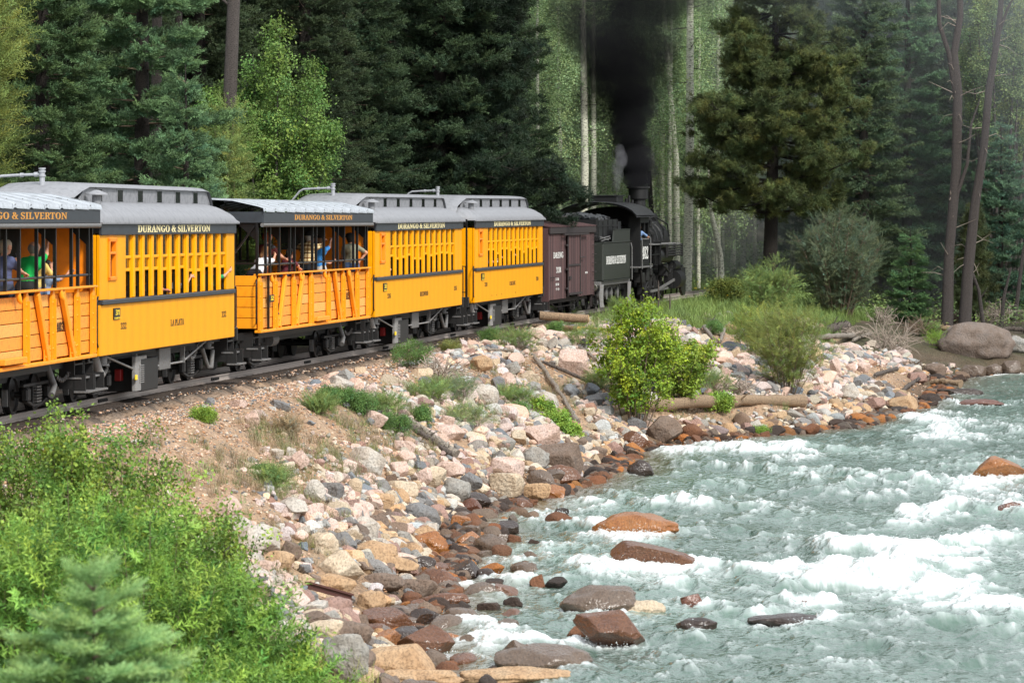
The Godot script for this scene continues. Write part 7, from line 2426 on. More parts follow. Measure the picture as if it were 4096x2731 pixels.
func build_bushes() -> void:
	broadleaf("willow_bush", "large grey green willow bush at the foot of the big pine", "willow bush", spot(px_x(1925, 136), 136), {"h": 4.4, "w": 3.9, "stems": 54, "shoots": 34, "per": 4, "unit": "twiglet", "c": Color(0.075, 0.11, 0.055), "c2": Color(0.17, 0.215, 0.13), "seed": 71, "stem_r": 0.025, "reach": 0.14, "low": 0.08})
	broadleaf("willow_bush", "light green willow bush in front of the big pine's trunk", "willow bush", spot(px_x(1768, 131), 131), {"h": 2.1, "w": 2.2, "stems": 22, "shoots": 22, "per": 4, "unit": "twiglet", "c": Color(0.15, 0.22, 0.06), "c2": Color(0.23, 0.31, 0.10), "seed": 72, "stem_r": 0.015})
	broadleaf("low_bush", "low dark green bush beside the track right of the locomotive", "bush", spot(px_x(1672, 136), 136), {"h": 1.25, "w": 1.7, "stems": 18, "shoots": 18, "per": 4, "unit": "rose", "c": Color(0.09, 0.13, 0.03), "c2": Color(0.17, 0.2, 0.04), "seed": 73, "stem_r": 0.012, "size": 1.4})
	# the bright alder in the middle of the picture
	var al := meets(1460, 982)
	broadleaf("alder_bush", "bright yellow green alder bush growing at the waterline", "alder bush", spot(al.x, -al.z), {"h": 3.6, "w": 2.7, "stems": 22, "shoots": 15, "per": 3, "unit": "alder", "c": Color(0.10, 0.18, 0.02), "c2": Color(0.36, 0.46, 0.035), "seed": 74, "stem_r": 0.02, "reach": 0.2, "low": 0.15, "spread": 0.2, "size": 1.15, "bias": 0.8})
	var al2 := meets(1560, 940)
	broadleaf("alder_bush", "smaller alder bush right of the bright one, above the long log", "alder bush", spot(al2.x, -al2.z), {"h": 2.7, "w": 2.2, "stems": 15, "shoots": 14, "per": 3, "unit": "alder", "c": Color(0.15, 0.23, 0.03), "c2": Color(0.26, 0.35, 0.04), "seed": 75, "stem_r": 0.016, "size": 1.15, "reach": 0.2})
	var wi := meets(1808, 905)
	broadleaf("willow_bush", "feathery olive willow bush on the rock bar", "willow bush", spot(wi.x, -wi.z), {"h": 2.7, "w": 2.7, "stems": 30, "shoots": 22, "per": 3, "unit": "twiglet", "c": Color(0.17, 0.21, 0.05), "c2": Color(0.25, 0.30, 0.09), "seed": 76, "stem_r": 0.012, "reach": 0.15, "spread": 0.18})
	broadleaf("willow_bush", "thin willow shoots behind the feathery willow", "willow bush", spot(wi.x - 0.6, -wi.z + 5.0), {"h": 2.0, "w": 1.6, "stems": 12, "shoots": 16, "per": 3, "unit": "twiglet", "c": Color(0.2, 0.27, 0.06), "c2": Color(0.28, 0.34, 0.08), "seed": 77, "stem_r": 0.01})
	# small plants over the bank: [px, py, height, width, unit, colour, label]
	var G1 := Color(0.09, 0.17, 0.045)
	var G2 := Color(0.16, 0.23, 0.07)
	var G3 := Color(0.17, 0.27, 0.04)
	var n := 0
	for q in [
		[950, 848, 0.62, 0.72, "rose", G1, "rounded green rose bush beside the rails below the middle coach"], [1127, 792, 0.45, 0.4, "rose", G1, "small rose bush left of the cut logs"], [1185, 806, 0.5, 0.75, "twiglet", G2, "grey green weeds right of the small rose bush"],
		[1035, 815, 0.35, 0.35, "rose", Color(0.15, 0.17, 0.05), "reddish green bush above the brush pile"], [1275, 770, 0.35, 0.4, "rose", G1, "green sprigs in front of the cut logs"], [1352, 800, 0.55, 0.9, "twiglet", G2, "soft green shrub behind the pink boulder"],
		[1300, 728, 0.55, 0.6, "twiglet", G2, "tall weeds behind the cut logs"], [1420, 722, 0.4, 0.5, "twiglet", G2, "weeds beside the tender's wheels"],
		[875, 960, 0.42, 0.7, "twiglet", G2, "green grassy patch left of the weathered plank"], [905, 1000, 0.4, 0.6, "rose", G1, "leafy weeds above the weathered plank"], [830, 955, 0.4, 0.45, "rose", G1, "leafy weeds on the bare slope's upper edge"], [965, 975, 0.35, 0.3, "rose", G1, "green sprig beside the weathered plank"],
		[985, 925, 0.4, 0.6, "twiglet", G2, "grey green weeds below the brush pile"], [1065, 985, 0.45, 0.7, "twiglet", Color(0.2, 0.25, 0.10), "pale grass between the two poles"], [1040, 920, 0.4, 0.7, "twiglet", Color(0.15, 0.2, 0.09), "silvery weeds right of the brush pile"],
		[1180, 930, 0.4, 0.6, "twiglet", G2, "grass tufts above the leaning pole"], [1270, 985, 0.4, 0.7, "alder", G3, "bright sprigs at the foot of the leaning pole"], [1305, 1010, 0.35, 0.5, "alder", G3, "bright sprigs by the waterline left of the alder"], [1240, 960, 0.4, 0.4, "alder", G3, "bright sprig beside the tan boulder"],
		[1190, 955, 0.3, 0.4, "rose", G1, "dark sprig right of the pale boulder"], [1385, 900, 0.5, 0.6, "twiglet", G2, "grass behind the alder"], [1650, 945, 0.5, 0.6, "alder", G3, "green sprig hanging over the long log"], [1745, 1000, 0.25, 0.35, "rose", G3, "small moss green plant below the long log"],
		[1630, 905, 0.5, 0.8, "twiglet", G2, "green weeds beside the second brush pile"], [1700, 760, 0.4, 0.5, "rose", G1, "small dark bush on the rock bar"], [1640, 768, 0.4, 0.4, "rose", G1, "small bush left on the rock bar"], [1720, 790, 0.6, 0.6, "rose", G1, "dark bush behind the feathery willow"],
		[2170, 800, 0.5, 0.9, "twiglet", G3, "green weeds beside the huge round boulder"], [2140, 775, 0.5, 0.6, "rose", G2, "weeds behind the dead branches"], [790, 930, 0.3, 0.35, "rose", G1, "small plant at the top of the bare slope"], [755, 925, 0.25, 0.3, "rose", G1, "tiny plant on the gravel shoulder"],
		[466, 968, 0.2, 0.25, "rose", G3, "tiny yellow green plant on the gravel"], [604, 1100, 0.15, 0.2, "rose", G1, "tiny green tuft on the bare slope"], [735, 955, 0.3, 0.3, "twiglet", G2, "grass tuft beside the dark plank rock"],
		[655, 1005, 0.2, 0.25, "twiglet", Color(0.25, 0.2, 0.12), "dry grass tuft on the bare slope"], [620, 1120, 0.2, 0.25, "twiglet", G2, "grass tuft low on the bare slope"]]:
		var p := meets(q[0], q[1])
		broadleaf("small_plant", q[6], "plant", spot(p.x, -p.z), {"h": q[2] * 1.15, "w": q[3] * 1.35, "stems": 14, "shoots": 9, "per": 3, "unit": q[4], "c": q[5], "c2": (q[5] as Color) * 1.5, "seed": 800 + n, "stem_r": 0.006, "reach": 0.3, "spread": 0.9, "low": 0.05, "size": 0.7, "group": "small plants on the bank"})
		n += 1
	# meadow grass and flowers round the end of the rock bar
	var st := Stock.new()
	var r := RandomNumberGenerator.new()
	r.seed = 91
	while st.list[0].size() + st.list[1].size() + st.list[2].size() < 5200:
		var d := r.randf_range(112.0, 178.0)
		var x := r.randf_range(track_x(d) + 1.8, track_x(d) + 9.0) if d < 150.0 else r.randf_range(-3.0, 18.0)
		if d < 118.0 and x > track_x(d) + 4.0:
			continue
		if absf(x - track_x(d)) < 1.5 or relief.get_noise_2d(x * 4.0, d * 4.0 + 90.0) < -0.12:
			continue
		var k := r.randf_range(0.5, 1.2)
		st.add(r.randi() % 3, Transform3D(Basis(Vector3.UP, r.randf() * TAU).scaled(Vector3(k * 1.4, k, k * 1.4)), spot(x, d)), shade(Color(0.17, 0.245, 0.065), r, 0.2))
	for k in 3:
		var o := copies(self, "meadow_grass", units["grass%d" % k], M.leaves, st.list[k], st.tint[k])
		o.set_meta("label", "long green meadow grass beyond the rock bar")
	var fl := []
	var ft := PackedColorArray()
	for i in 60:
		var p := meets(r.randf_range(1590, 1900), r.randf_range(640, 712))
		fl.append(Transform3D(Basis.from_euler(Vector3(r.randf(), r.randf() * 6, 0)).scaled(Vector3.ONE * 0.7), spot(p.x, -p.z, r.randf_range(0.3, 0.6))))
		ft.append(Color(0.75, 0.55, 0.03))
	var fo := copies(self, "yellow_flowers", leaf_cluster(5, 5, 0.04, 0.06, 0.05), M.leaves, fl, ft)
	fo.set_meta("label", "yellow flowers in the meadow grass")
	# dry grass and creeping weeds on the slope
	var s2 := Stock.new()
	for i in 2600:
		var d := r.randf_range(48.0, 100.0)
		var ue := shore_x(d) - track_x(d)
		var x := track_x(d) + lerpf(3.2, ue - 1.2, r.randf())
		var m := relief.get_noise_2d(x * 5.0 + 300.0, d * 2.5)
		if m < 0.02:
			continue
		var k := r.randf_range(0.25, 0.65)
		s2.add(r.randi() % 3, Transform3D(Basis(Vector3.UP, r.randf() * TAU).scaled(Vector3(k * 1.6, k, k * 1.6)), spot(x, d)), shade(Color(0.27, 0.21, 0.13) if r.randf() < 0.6 else Color(0.18, 0.22, 0.08), r, 0.2))
	for k in 3:
		var o := copies(self, "dry_grass", units["grass%d" % k], M.leaves, s2.list[k], s2.tint[k])
		o.set_meta("label", "dry grass on the slope below the train")
	# --- undergrowth at the wood's edge behind the train
	var ug := Stock.new()
	for i in 4200:
		var d := r.randf_range(66.0, 215.0)
		var x := track_x(d) - r.randf_range(3.6, 9.0)
		if d > 140.0:
			x = r.randf_range(track_x(d) - 12.0, 24.0)
			if absf(x - track_x(d)) < 2.2:
				continue
		var k := r.randf_range(0.8, 2.0)
		ug.add(r.randi() % 3, Transform3D(Basis(Vector3.UP, r.randf() * TAU).scaled(Vector3(k * 1.4, k, k * 1.4)), spot(x, d, r.randf_range(0.1, 0.9))), shade(Color(0.10, 0.17, 0.045) if d < 140.0 else Color(0.19, 0.28, 0.09), r, 0.25))
	for k in 3:
		var o := copies(self, "undergrowth", units["broad%d" % k], M.leaves, ug.list[k], ug.tint[k])
		o.set_meta("label", "low green undergrowth along the wood's edge")

func build_foreground() -> void:
	var gf := "bushes in the near left corner"
	var r := RandomNumberGenerator.new()
	r.seed = 300
	# [x, d, height, width, label]
	var k := 0
	for q in [[-5.95, 43.5, 2.3, 1.6, "maple leaved shrub cut off by the left edge"], [-5.3, 40.0, 1.9, 1.5, "low maple leaved shrub before the tall shoot"], [-4.75, 43.0, 2.5, 1.9, "maple leaved shrub at the left edge below the first open car"], [-3.75, 42.0, 2.3, 1.6, "maple leaved shrub touching the gravel"], [-5.3, 42.0, 2.75, 0.7, "tall maple leaved shrub whose shoot reaches up to the wheels"]]:
		broadleaf("maple_shrub", q[4], "shrub", spot(q[0], q[1]), {"h": q[2], "w": q[3], "stems": 16, "shoots": 14, "per": 3, "unit": "maple", "c": Color(0.08, 0.165, 0.03), "c2": Color(0.29, 0.39, 0.06), "seed": 310 + k, "stem_r": 0.012, "reach": 0.2, "low": 0.1, "spread": 0.4, "size": 0.9, "group": gf})
		k += 1
	for q in [[-4.5, 36.5, 2.7, 1.7, "left part of the lush willow thicket"], [-3.7, 35.5, 2.65, 1.8, "willow bush in the middle of the lush thicket"], [-3.0, 36.0, 2.3, 1.5, "willow bush at the thicket's outer top"], [-2.75, 34.0, 1.85, 1.5, "willow bush right of the young spruce"], [-2.3, 33.5, 1.45, 1.2, "rightmost willow bush hanging over the near rocks"], [-3.6, 33.0, 2.0, 1.8, "willow bush directly behind the young spruce"], [-4.75, 33.5, 2.3, 1.6, "willow bush at the left edge behind the young spruce"], [-2.35, 35.5, 1.9, 1.3, "willow bush drooping over the pale slab"], [-1.95, 32.5, 1.15, 1.1, "lowest willow bush beside the silver leaved shoots"]]:
		broadleaf("willow_bush", q[4], "willow bush", spot(q[0], q[1]), {"h": q[2], "w": q[3], "stems": 32, "shoots": 11, "per": 3, "unit": "fresh", "c": Color(0.06, 0.155, 0.025), "c2": Color(0.30, 0.47, 0.08), "seed": 320 + k, "stem_r": 0.009, "reach": 0.17, "low": 0.1, "spread": 0.45, "size": 0.85, "group": gf})
		k += 1
	for q in [[-1.72, 26.0, 1.0, 0.9, "silvery grey green willow shoots at the bottom edge"], [-1.3, 26.5, 1.2, 0.8, "silver leaved shoot beside the near grey boulder"]]:
		var g0 := spot(q[0], q[1])
		broadleaf("silver_shrub", q[4], "shrub", g0, {"h": q[2], "w": q[3], "stems": 16, "shoots": 10, "per": 3, "unit": "fresh", "c": Color(0.17, 0.24, 0.13), "c2": Color(0.30, 0.36, 0.24), "seed": 340 + k, "stem_r": 0.007, "reach": 0.2, "size": 0.5, "group": gf})
		k += 1
	# the young spruce close to the camera
	var at := Vector3(px_x(215, 20.5), 3.95, -20.5)
	var t := thing("young_spruce", "blurred young spruce close to the camera in the bottom left corner", "spruce tree")
	var g := Geo.new()
	var foot := Vector3(at.x, ground_y(at.x, 20.5) - 0.2, at.z)
	g.tube([foot, at], [0.035, 0.006], 7)
	part(t, "trunk", g, M.bark)
	var list := []
	var tint := PackedColorArray()
	var limb := Geo.new()
	var y := at.y - 0.02
	while y > foot.y + 0.3:
		var dn := at.y - y
		var rr := 0.10 + dn * 0.62 if dn < 1.1 else 0.78 + (dn - 1.1) * 0.25
		var n := 5 if dn > 0.15 else 3
		var a0 := r.randf() * TAU
		for b in n:
			var a := a0 + TAU * (b + r.randf_range(-0.2, 0.2)) / n
			var l := rr * r.randf_range(0.8, 1.15)
			var o := Vector3(cos(a), 0.12 + 0.9 * exp(-dn * 5.0), sin(a))
			limb.tube([Vector3(at.x, y, at.z), Vector3(at.x, y, at.z) + o * l], [0.009, 0.003], 4, false)
			var m := int(l / 0.022) + 2
			for i in m:
				var s := lerpf(0.12, 1.0, (i + r.randf()) / m)
				for side in ([-1.0, 1.0] if s < 0.9 else [0.0]):
					var sd: Vector3 = Vector3(-o.z, 0, o.x) * side
					var dir: Vector3 = (o + sd * r.randf_range(0.5, 1.0) + Vector3.UP * r.randf_range(-0.15, 0.25)).normalized()
					var q := r.randf_range(0.42, 0.62) * (0.6 + 0.4 * minf(1.0, l * 1.5))
					list.append(Transform3D(along(dir, r.randf_range(-0.4, 0.4)).scaled(Vector3(q, q, q)), Vector3(at.x, y, at.z) + o * l * s))
					tint.append(shade(Color(0.17, 0.31, 0.10) if s < 0.7 else Color(0.30, 0.47, 0.17), r, 0.16))
		y -= 0.13
	part(t, "limbs", limb, M.twig)
	copies(t, "needles", units["close_fir"], M.needles, list, tint)
	# grass at the left edge
	var s3 := Stock.new()
	for i in 700:
		var d := r.randf_range(26.0, 44.0)
		var x := r.randf_range(-7.5, -1.6)
		var kk := r.randf_range(0.7, 1.4)
		s3.add(r.randi() % 3, Transform3D(Basis(Vector3.UP, r.randf() * TAU).scaled(Vector3(kk, kk, kk)), spot(x, d)), shade(Color(0.30, 0.31, 0.09), r, 0.2))
	for j in 3:
		var o := copies(self, "near_grass", units["grass%d" % j], M.leaves, s3.list[j], s3.tint[j])
		o.set_meta("label", "yellowish grass among the near bushes")

# ---------------------------------------------------------------- rocks
var rocks := {}
var kept := []          # Vector3(x, d, radius) of boulders and logs that loose rocks must not bury

func ico(level: int) -> Array:                 # [points, faces]
	var p := (1.0 + sqrt(5.0)) / 2.0
	var v := PackedVector3Array()
	for q in [[-1, p, 0], [1, p, 0], [-1, -p, 0], [1, -p, 0], [0, -1, p], [0, 1, p], [0, -1, -p], [0, 1, -p], [p, 0, -1], [p, 0, 1], [-p, 0, -1], [-p, 0, 1]]:
		v.append(Vector3(q[0], q[1], q[2]).normalized())
	var f := [0, 11, 5, 0, 5, 1, 0, 1, 7, 0, 7, 10, 0, 10, 11, 1, 5, 9, 5, 11, 4, 11, 10, 2, 10, 7, 6, 7, 1, 8, 3, 9, 4, 3, 4, 2, 3, 2, 6, 3, 6, 8, 3, 8, 9, 4, 9, 5, 2, 4, 11, 6, 2, 10, 8, 6, 7, 9, 8, 1]
	for l in level:
		var mid := {}
		var nf := []
		for i in range(0, f.size(), 3):
			var m := []
			for e in 3:
				var a: int = f[i + e]
				var b: int = f[i + (e + 1) % 3]
				var key := mini(a, b) * 100000 + maxi(a, b)
				if not mid.has(key):
					mid[key] = v.size()
					v.append((v[a] + v[b]).normalized())
				m.append(mid[key])
			nf.append_array([f[i], m[0], m[2], f[i + 1], m[1], m[0], f[i + 2], m[2], m[1], m[0], m[1], m[2]])
		f = nf
	return [v, f]

func make_rock(seed_: int, level: int, angular: float) -> ArrayMesh:
	var key := "ico%d" % level
	if not rocks.has(key):
		rocks[key] = ico(level)
	var v: PackedVector3Array = (rocks[key][0] as PackedVector3Array).duplicate()
	var f: Array = rocks[key][1]
	var r := RandomNumberGenerator.new()
	r.seed = seed_ * 7919 + 13
	var nz := FastNoiseLite.new()
	nz.seed = seed_
	nz.frequency = 0.55
	nz.fractal_octaves = 4
	var cuts := []
	var many := int(lerpf(6.0, 17.0, angular))
	var turn := Basis.from_euler(Vector3(r.randfn(0, 0.35), r.randf() * TAU, r.randfn(0, 0.35)))
	for i in many:
		if i < 6 and angular > 0.4:          # broken along three rough joints
			var ax := Vector3.ZERO
			ax[i / 2] = 1.0 if i % 2 else -1.0
			cuts.append([(turn * ax + Vector3(r.randfn(0, 0.16), r.randfn(0, 0.16), r.randfn(0, 0.16))).normalized(), r.randf_range(0.52, 0.74) + (1.0 - angular) * 0.14])
		else:
			cuts.append([Vector3(r.randfn(0, 1), r.randfn(0, 0.8), r.randfn(0, 1)).normalized(), r.randf_range(lerpf(0.84, 0.66, angular), lerpf(0.97, 0.86, angular))])
	var sc := Vector3(r.randf_range(0.9, 1.2), 1.0, r.randf_range(0.8, 1.1))
	for i in v.size():
		var d := v[i]
		var p := d * (1.0 + nz.get_noise_3dv(d * 1.6) * lerpf(0.34, 0.2, angular))
		for c in cuts:
			var over: float = p.dot(c[0]) - c[1]
			if over > 0.0:
				p -= (c[0] as Vector3) * over * lerpf(0.8, 1.0, angular)
		p += d * nz.get_noise_3dv(d * 6.0) * lerpf(0.05, 0.018, angular)
		v[i] = p * sc
	var n := PackedVector3Array()
	n.resize(v.size())
	for i in range(0, f.size(), 3):
		var m := (v[f[i + 1]] - v[f[i]]).cross(v[f[i + 2]] - v[f[i]])
		for e in 3:
			n[f[i + e]] += m
	for i in n.size():
		n[i] = n[i].normalized()
	var g := Geo.new()
	for i in range(0, f.size(), 3):
		var a := v[f[i]]
		var b := v[f[i + 1]]
		var c := v[f[i + 2]]
		var m := (b - a).cross(c - a).normalized()
		var k := minf(1.0, angular * 1.1)
		g.p3(a, b, c, n[f[i]].lerp(m, k).normalized(), n[f[i + 1]].lerp(m, k).normalized(), n[f[i + 2]].lerp(m, k).normalized())
	return g.mesh()

func rock_mesh(i: int) -> ArrayMesh:            # 0..7 broken, 8..13 worn round
	if not rocks.has(i):
		rocks[i] = make_rock(i, 2, 0.95 if i < 8 else 0.3)
	return rocks[i]

# [centre x, centre y, width, height in the 2352 wide view, colour, how broken (0..1), label, tilt]
const BOULDERS := [
	[1465, 1208, 165, 52, "wet_orange", 0.35, "brown orange boulder with water pouring round it, in midstream", 0.0],
	[1495, 1280, 218, 60, "wet_brown", 0.8, "long dark red brown angular boulder in midstream", -0.12],
	[1375, 1384, 168, 60, "wet_gray", 0.35, "grey brown rounded boulder, uppermost of the midstream cluster", 0.1],
	[1462, 1397, 124, 32, "tan", 0.4, "low tan boulder with a dark tip leaning on the midstream cluster", 0.0],
	[1405, 1442, 195, 72, "wet_brown", 0.75, "large dark boulder with an orange streak, front of the midstream cluster", -0.15],
	[1600, 1438, 94, 32, "wet_dark", 0.35, "small dark wet boulder right of the midstream cluster", 0.0],
	[1590, 1380, 62, 34, "wet_red", 0.7, "small red brown rock poking out of the foam", 0.0],
	[1862, 1386, 135, 16, "wet_red", 0.2, "low pinkish boulder washed over by the river", 0.0],
	[1820, 1427, 185, 24, "wet_dark", 0.4, "low dark boulder half hidden by foam", 0.0],
	[2296, 1078, 125, 54, "wet_orange", 0.5, "orange brown boulder in the foam at the right edge", 0.0],
	[2322, 1170, 66, 30, "wet_red", 0.3, "brown boulder at the right edge below the orange one", 0.0],
	[1471, 1078, 64, 34, "wet_dark", 0.25, "round dark wet boulder just off the bank", 0.0],
	[1243, 1517, 190, 62, "wet_gray", 0.35, "wide dark grey boulder with water behind it at the bottom", 0.0],
	[1216, 1490, 44, 22, "wet_red", 0.5, "small red brown stone on top of the wide dark boulder", 0.0],
	[977, 1474, 145, 70, "wet_brown", 0.95, "pyramid shaped brown boulder standing in the shallows", -0.05],
	[882, 1428, 128, 60, "wet_brown", 0.6, "smooth brown boulder left of the pyramid boulder", 0.05],
	[790, 1514, 118, 110, "gray", 0.25, "big grey boulder at the bottom beside the willow thicket", 0.0],
	[912, 1526, 160, 84, "orange", 0.6, "tan and black cracked boulder right of the big grey one", 0.1],
	[958, 1560, 175, 34, "orange", 0.3, "tan boulder cut off by the bottom edge", 0.0],
	[1180, 1557, 265, 34, "orange", 0.35, "long tan boulder along the bottom edge", 0.0],
	[1023, 1377, 98, 24, "wet_brown", 0.4, "flat dark brown rock in the shallows", 0.0],
	[959, 1349, 102, 46, "brown", 0.45, "brown speckled boulder beside the shallows", 0.0],
	[876, 1337, 102, 36, "brown", 0.4, "low brown boulder behind the speckled one", 0.0],
	[781, 1302, 118, 60, "tan", 0.45, "large olive tan boulder among the orange stones", 0.08],
	[853, 1382, 68, 44, "orange", 0.3, "round orange boulder above the rusty beam", 0.0],
	[765, 1340, 90, 40, "orange", 0.85, "flat topped red tan block above the rusty beam", 0.0],
	[983, 1250, 82, 52, "wet_orange", 0.35, "round orange brown boulder with a black wet side", 0.0],
	[860, 1269, 102, 44, "orange", 0.4, "smooth tan orange boulder on the shore", 0.05],
	[893, 1291, 115, 36, "orange", 0.45, "sloping orange slab running into the water", -0.15],
	[740, 1250, 66, 46, "tan", 0.35, "round tan boulder above the olive one", 0.0],
	[966, 1183, 106, 50, "bluegray", 0.35, "big smooth slate grey slab at the water's edge", -0.12],
	[1060, 1198, 60, 30, "wet_orange", 0.7, "bright orange rock at the water's edge", 0.0],
	[1083, 1166, 56, 36, "wet_red", 0.7, "wet red brown rock at the water's edge", 0.0],
	[1085, 1148, 76, 28, "wet_dark", 0.4, "black wet boulder behind the red brown rock", 0.0],
	[1166, 1113, 80, 64, "tan", 0.45, "big golden tan boulder on the shore", 0.0],
	[1236, 1128, 60, 48, "orange", 0.9, "angular golden block right of the big golden boulder", 0.0],
	[1284, 1095, 90, 46, "wet_brown", 0.45, "large dark purple brown boulder at the waterline", 0.0],
	[1287, 1056, 120, 80, "brown", 0.55, "massive grey brown boulder, largest at the middle shore", 0.0],
	[1229, 1058, 66, 52, "gray", 0.35, "round grey boulder against the massive one", 0.0],
	[1166, 1070, 90, 48, "pink", 0.95, "sharp pink tan block left of the massive boulder", -0.1],
	[1049, 1124, 70, 48, "gray", 0.35, "greenish grey rounded boulder", 0.0],
	[1083, 1109, 52, 44, "bluegray", 0.85, "dark slate block behind the greenish boulder", 0.2],
	[1034, 1079, 64, 50, "pink", 0.95, "square pink block below the weathered plank", 0.1],
	[976, 1096, 44, 44, "pink", 0.85, "deep pink block left of the square pink one", 0.0],
	[917, 1081, 55, 44, "pink", 0.6, "pale pink rock above the stony slope", 0.0],
	[838, 1055, 94, 60, "pale", 0.45, "big pale grey boulder high on the bare slope", -0.15],
	[690, 1058, 40, 44, "pink", 0.85, "pink block alone on the bare slope", 0.0],
	[668, 1043, 30, 36, "pale", 0.5, "white slab leaning by the pink block", 0.3],
	[723, 1132, 58, 52, "pale", 0.6, "white block at the foot of the bare slope", 0.0],
	[764, 1128, 62, 44, "bluegray", 0.7, "grey slab right of the white block", -0.2],
	[1246, 1000, 80, 56, "pink", 0.8, "big pinkish tan boulder below the leaning pole", 0.1],
	[1193, 1004, 45, 40, "tan", 0.8, "tan block left of the pinkish boulder", 0.0],
	[1321, 836, 86, 72, "pink", 0.7, "largest pink boulder, high on the bank", -0.2],
	[1105, 836, 54, 42, "orange", 0.6, "orange tan boulder right of the brush pile", 0.0],
	[1177, 848, 40, 38, "gray", 0.6, "grey boulder left of the leaning poles", -0.3],
	[1215, 868, 46, 30, "tan", 0.5, "olive tan boulder by the top of the leaning pole", 0.0],
	[1252, 925, 60, 46, "pale", 0.35, "white rounded boulder beside the leaning pole", 0.0],
	[1114, 907, 58, 44, "pale", 0.4, "pale blue grey boulder below the brush pile", -0.2],
	[1032, 992, 82, 36, "pink", 0.55, "long pink boulder right of the weathered plank", -0.1],
	[1025, 965, 46, 30, "pink", 0.75, "small pink block above the long pink boulder", 0.0],
	[1226, 890, 38, 26, "gray", 0.4, "grey rounded stone left of the leaning pole", 0.0],
	[1165, 870, 44, 30, "pink", 0.7, "pink block in the middle of the rock fill", 0.2],
	[1145, 880, 34, 30, "bluegray", 0.8, "dark slate block in the middle of the rock fill", 0.0],
	[1370, 865, 40, 40, "tan", 0.5, "cream boulder between the pink boulder and the alder", 0.0],
	[1380, 850, 60, 50, "pale", 0.5, "white boulder half hidden by the alder", 0.0],
	[1190, 790, 40, 28, "pale", 0.6, "pale rock below the cut logs", 0.0],
	[1232, 770, 36, 26, "pink", 0.6, "pink rock in front of the cut logs", 0.0],
	[1245, 790, 30, 26, "pale", 0.7, "white rock left of the largest pink boulder", 0.3],
	[1524, 990, 82, 66, "brown", 0.6, "large two toned brown boulder at the shore right of the alder", 0.1],
	[1458, 1010, 62, 40, "wet_brown", 0.7, "dark brown boulder below the alder", 0.0],
	[1411, 1030, 52, 30, "red", 0.8, "purple red rock at the water's edge", -0.2],
	[1385, 1033, 36, 24, "orange", 0.7, "small orange rock at the water's edge", 0.0],
	[2242, 785, 136, 80, "granite", 0.08, "huge round speckled boulder at the right", 0.0],
	[2338, 793, 46, 42, "gray", 0.2, "pale boulder at the right edge behind the huge one", 0.0],
	[2078, 926, 80, 34, "orange", 0.6, "brown boulder at the tip of the bar", 0.0],
	[2010, 928, 52, 32, "red", 0.9, "dark red block at the tip of the bar", 0.2],
	[1953, 902, 54, 40, "pale", 0.5, "grey boulder near the tip of the bar", 0.2],
	[1922, 848, 30, 50, "pink", 0.9, "upright pink slab on the bar", 0.1],
	[1950, 799, 44, 24, "pink", 0.5, "flat pink boulder at the top of the bar", 0.0],
	[2110, 866, 50, 28, "red", 0.8, "purple red block right on the bar", 0.0],
	[2205, 901, 90, 20, "wet_dark", 0.7, "dark flat slab reaching into the river", 0.0],
	[2253, 925, 104, 14, "wet_red", 0.3, "long low boulder awash beyond the dark slab", 0.0],
	[2110, 963, 52, 10, "wet_red", 0.3, "red boulder barely above the river", 0.0],
	[2238, 852, 52, 30, "wet_gray", 0.5, "dark wet boulder on the far shore below the huge one", 0.0],
	[2285, 852, 36, 26, "wet_gray", 0.3, "second dark wet boulder on the far shore", 0.0],
	[2326, 846, 52, 38, "wet_gray", 0.7, "dark angular boulder at the right edge of the far shore", 0.2],
	[2150, 848, 50, 26, "brown", 0.4, "brown boulder on the far shore left of the huge one", 0.0],
	[1636, 737, 38, 18, "bluegray", 0.6, "blue grey rock on the crest of the bar", 0.0],
	[1679, 756, 28, 24, "orange", 0.7, "rusty orange block on the crest of the bar", 0.0],
	[1610, 866, 32, 30, "pale", 0.5, "white rock behind the second brush pile", 0.0],
	[1970, 880, 30, 26, "bluegray", 0.6, "slate block near the tip of the bar", 0.0],
	[1985, 845, 34, 28, "pink", 0.8, "pink block in the middle of the bar", 0.1],
	[1955, 845, 34, 24, "pink", 0.5, "rounded pink stone in the middle of the bar", 0.0],
	[640, 930, 56, 26, "bluegray", 0.8, "dark slate plank shaped rock on the gravel shoulder", -0.25],
	[580, 965, 44, 32, "pink", 0.7, "pink boulder at the top of the bare slope", 0.0],
	[520, 1170, 56, 60, "pink", 0.7, "pink block beside the willow thicket", 0.0],
	[545, 1205, 70, 40, "pale", 0.6, "pale slab right of the pink block by the thicket", 0.1],
	[590, 1240, 90, 60, "pale", 0.5, "big pale boulder half hidden by the willow thicket", 0.15],
	[640, 1290, 70, 50, "orange", 0.5, "tan boulder half hidden by the thicket's right edge", 0.0],
	[668, 1265, 50, 46, "brown", 0.6, "brown block right of the big pale boulder", 0.0]]

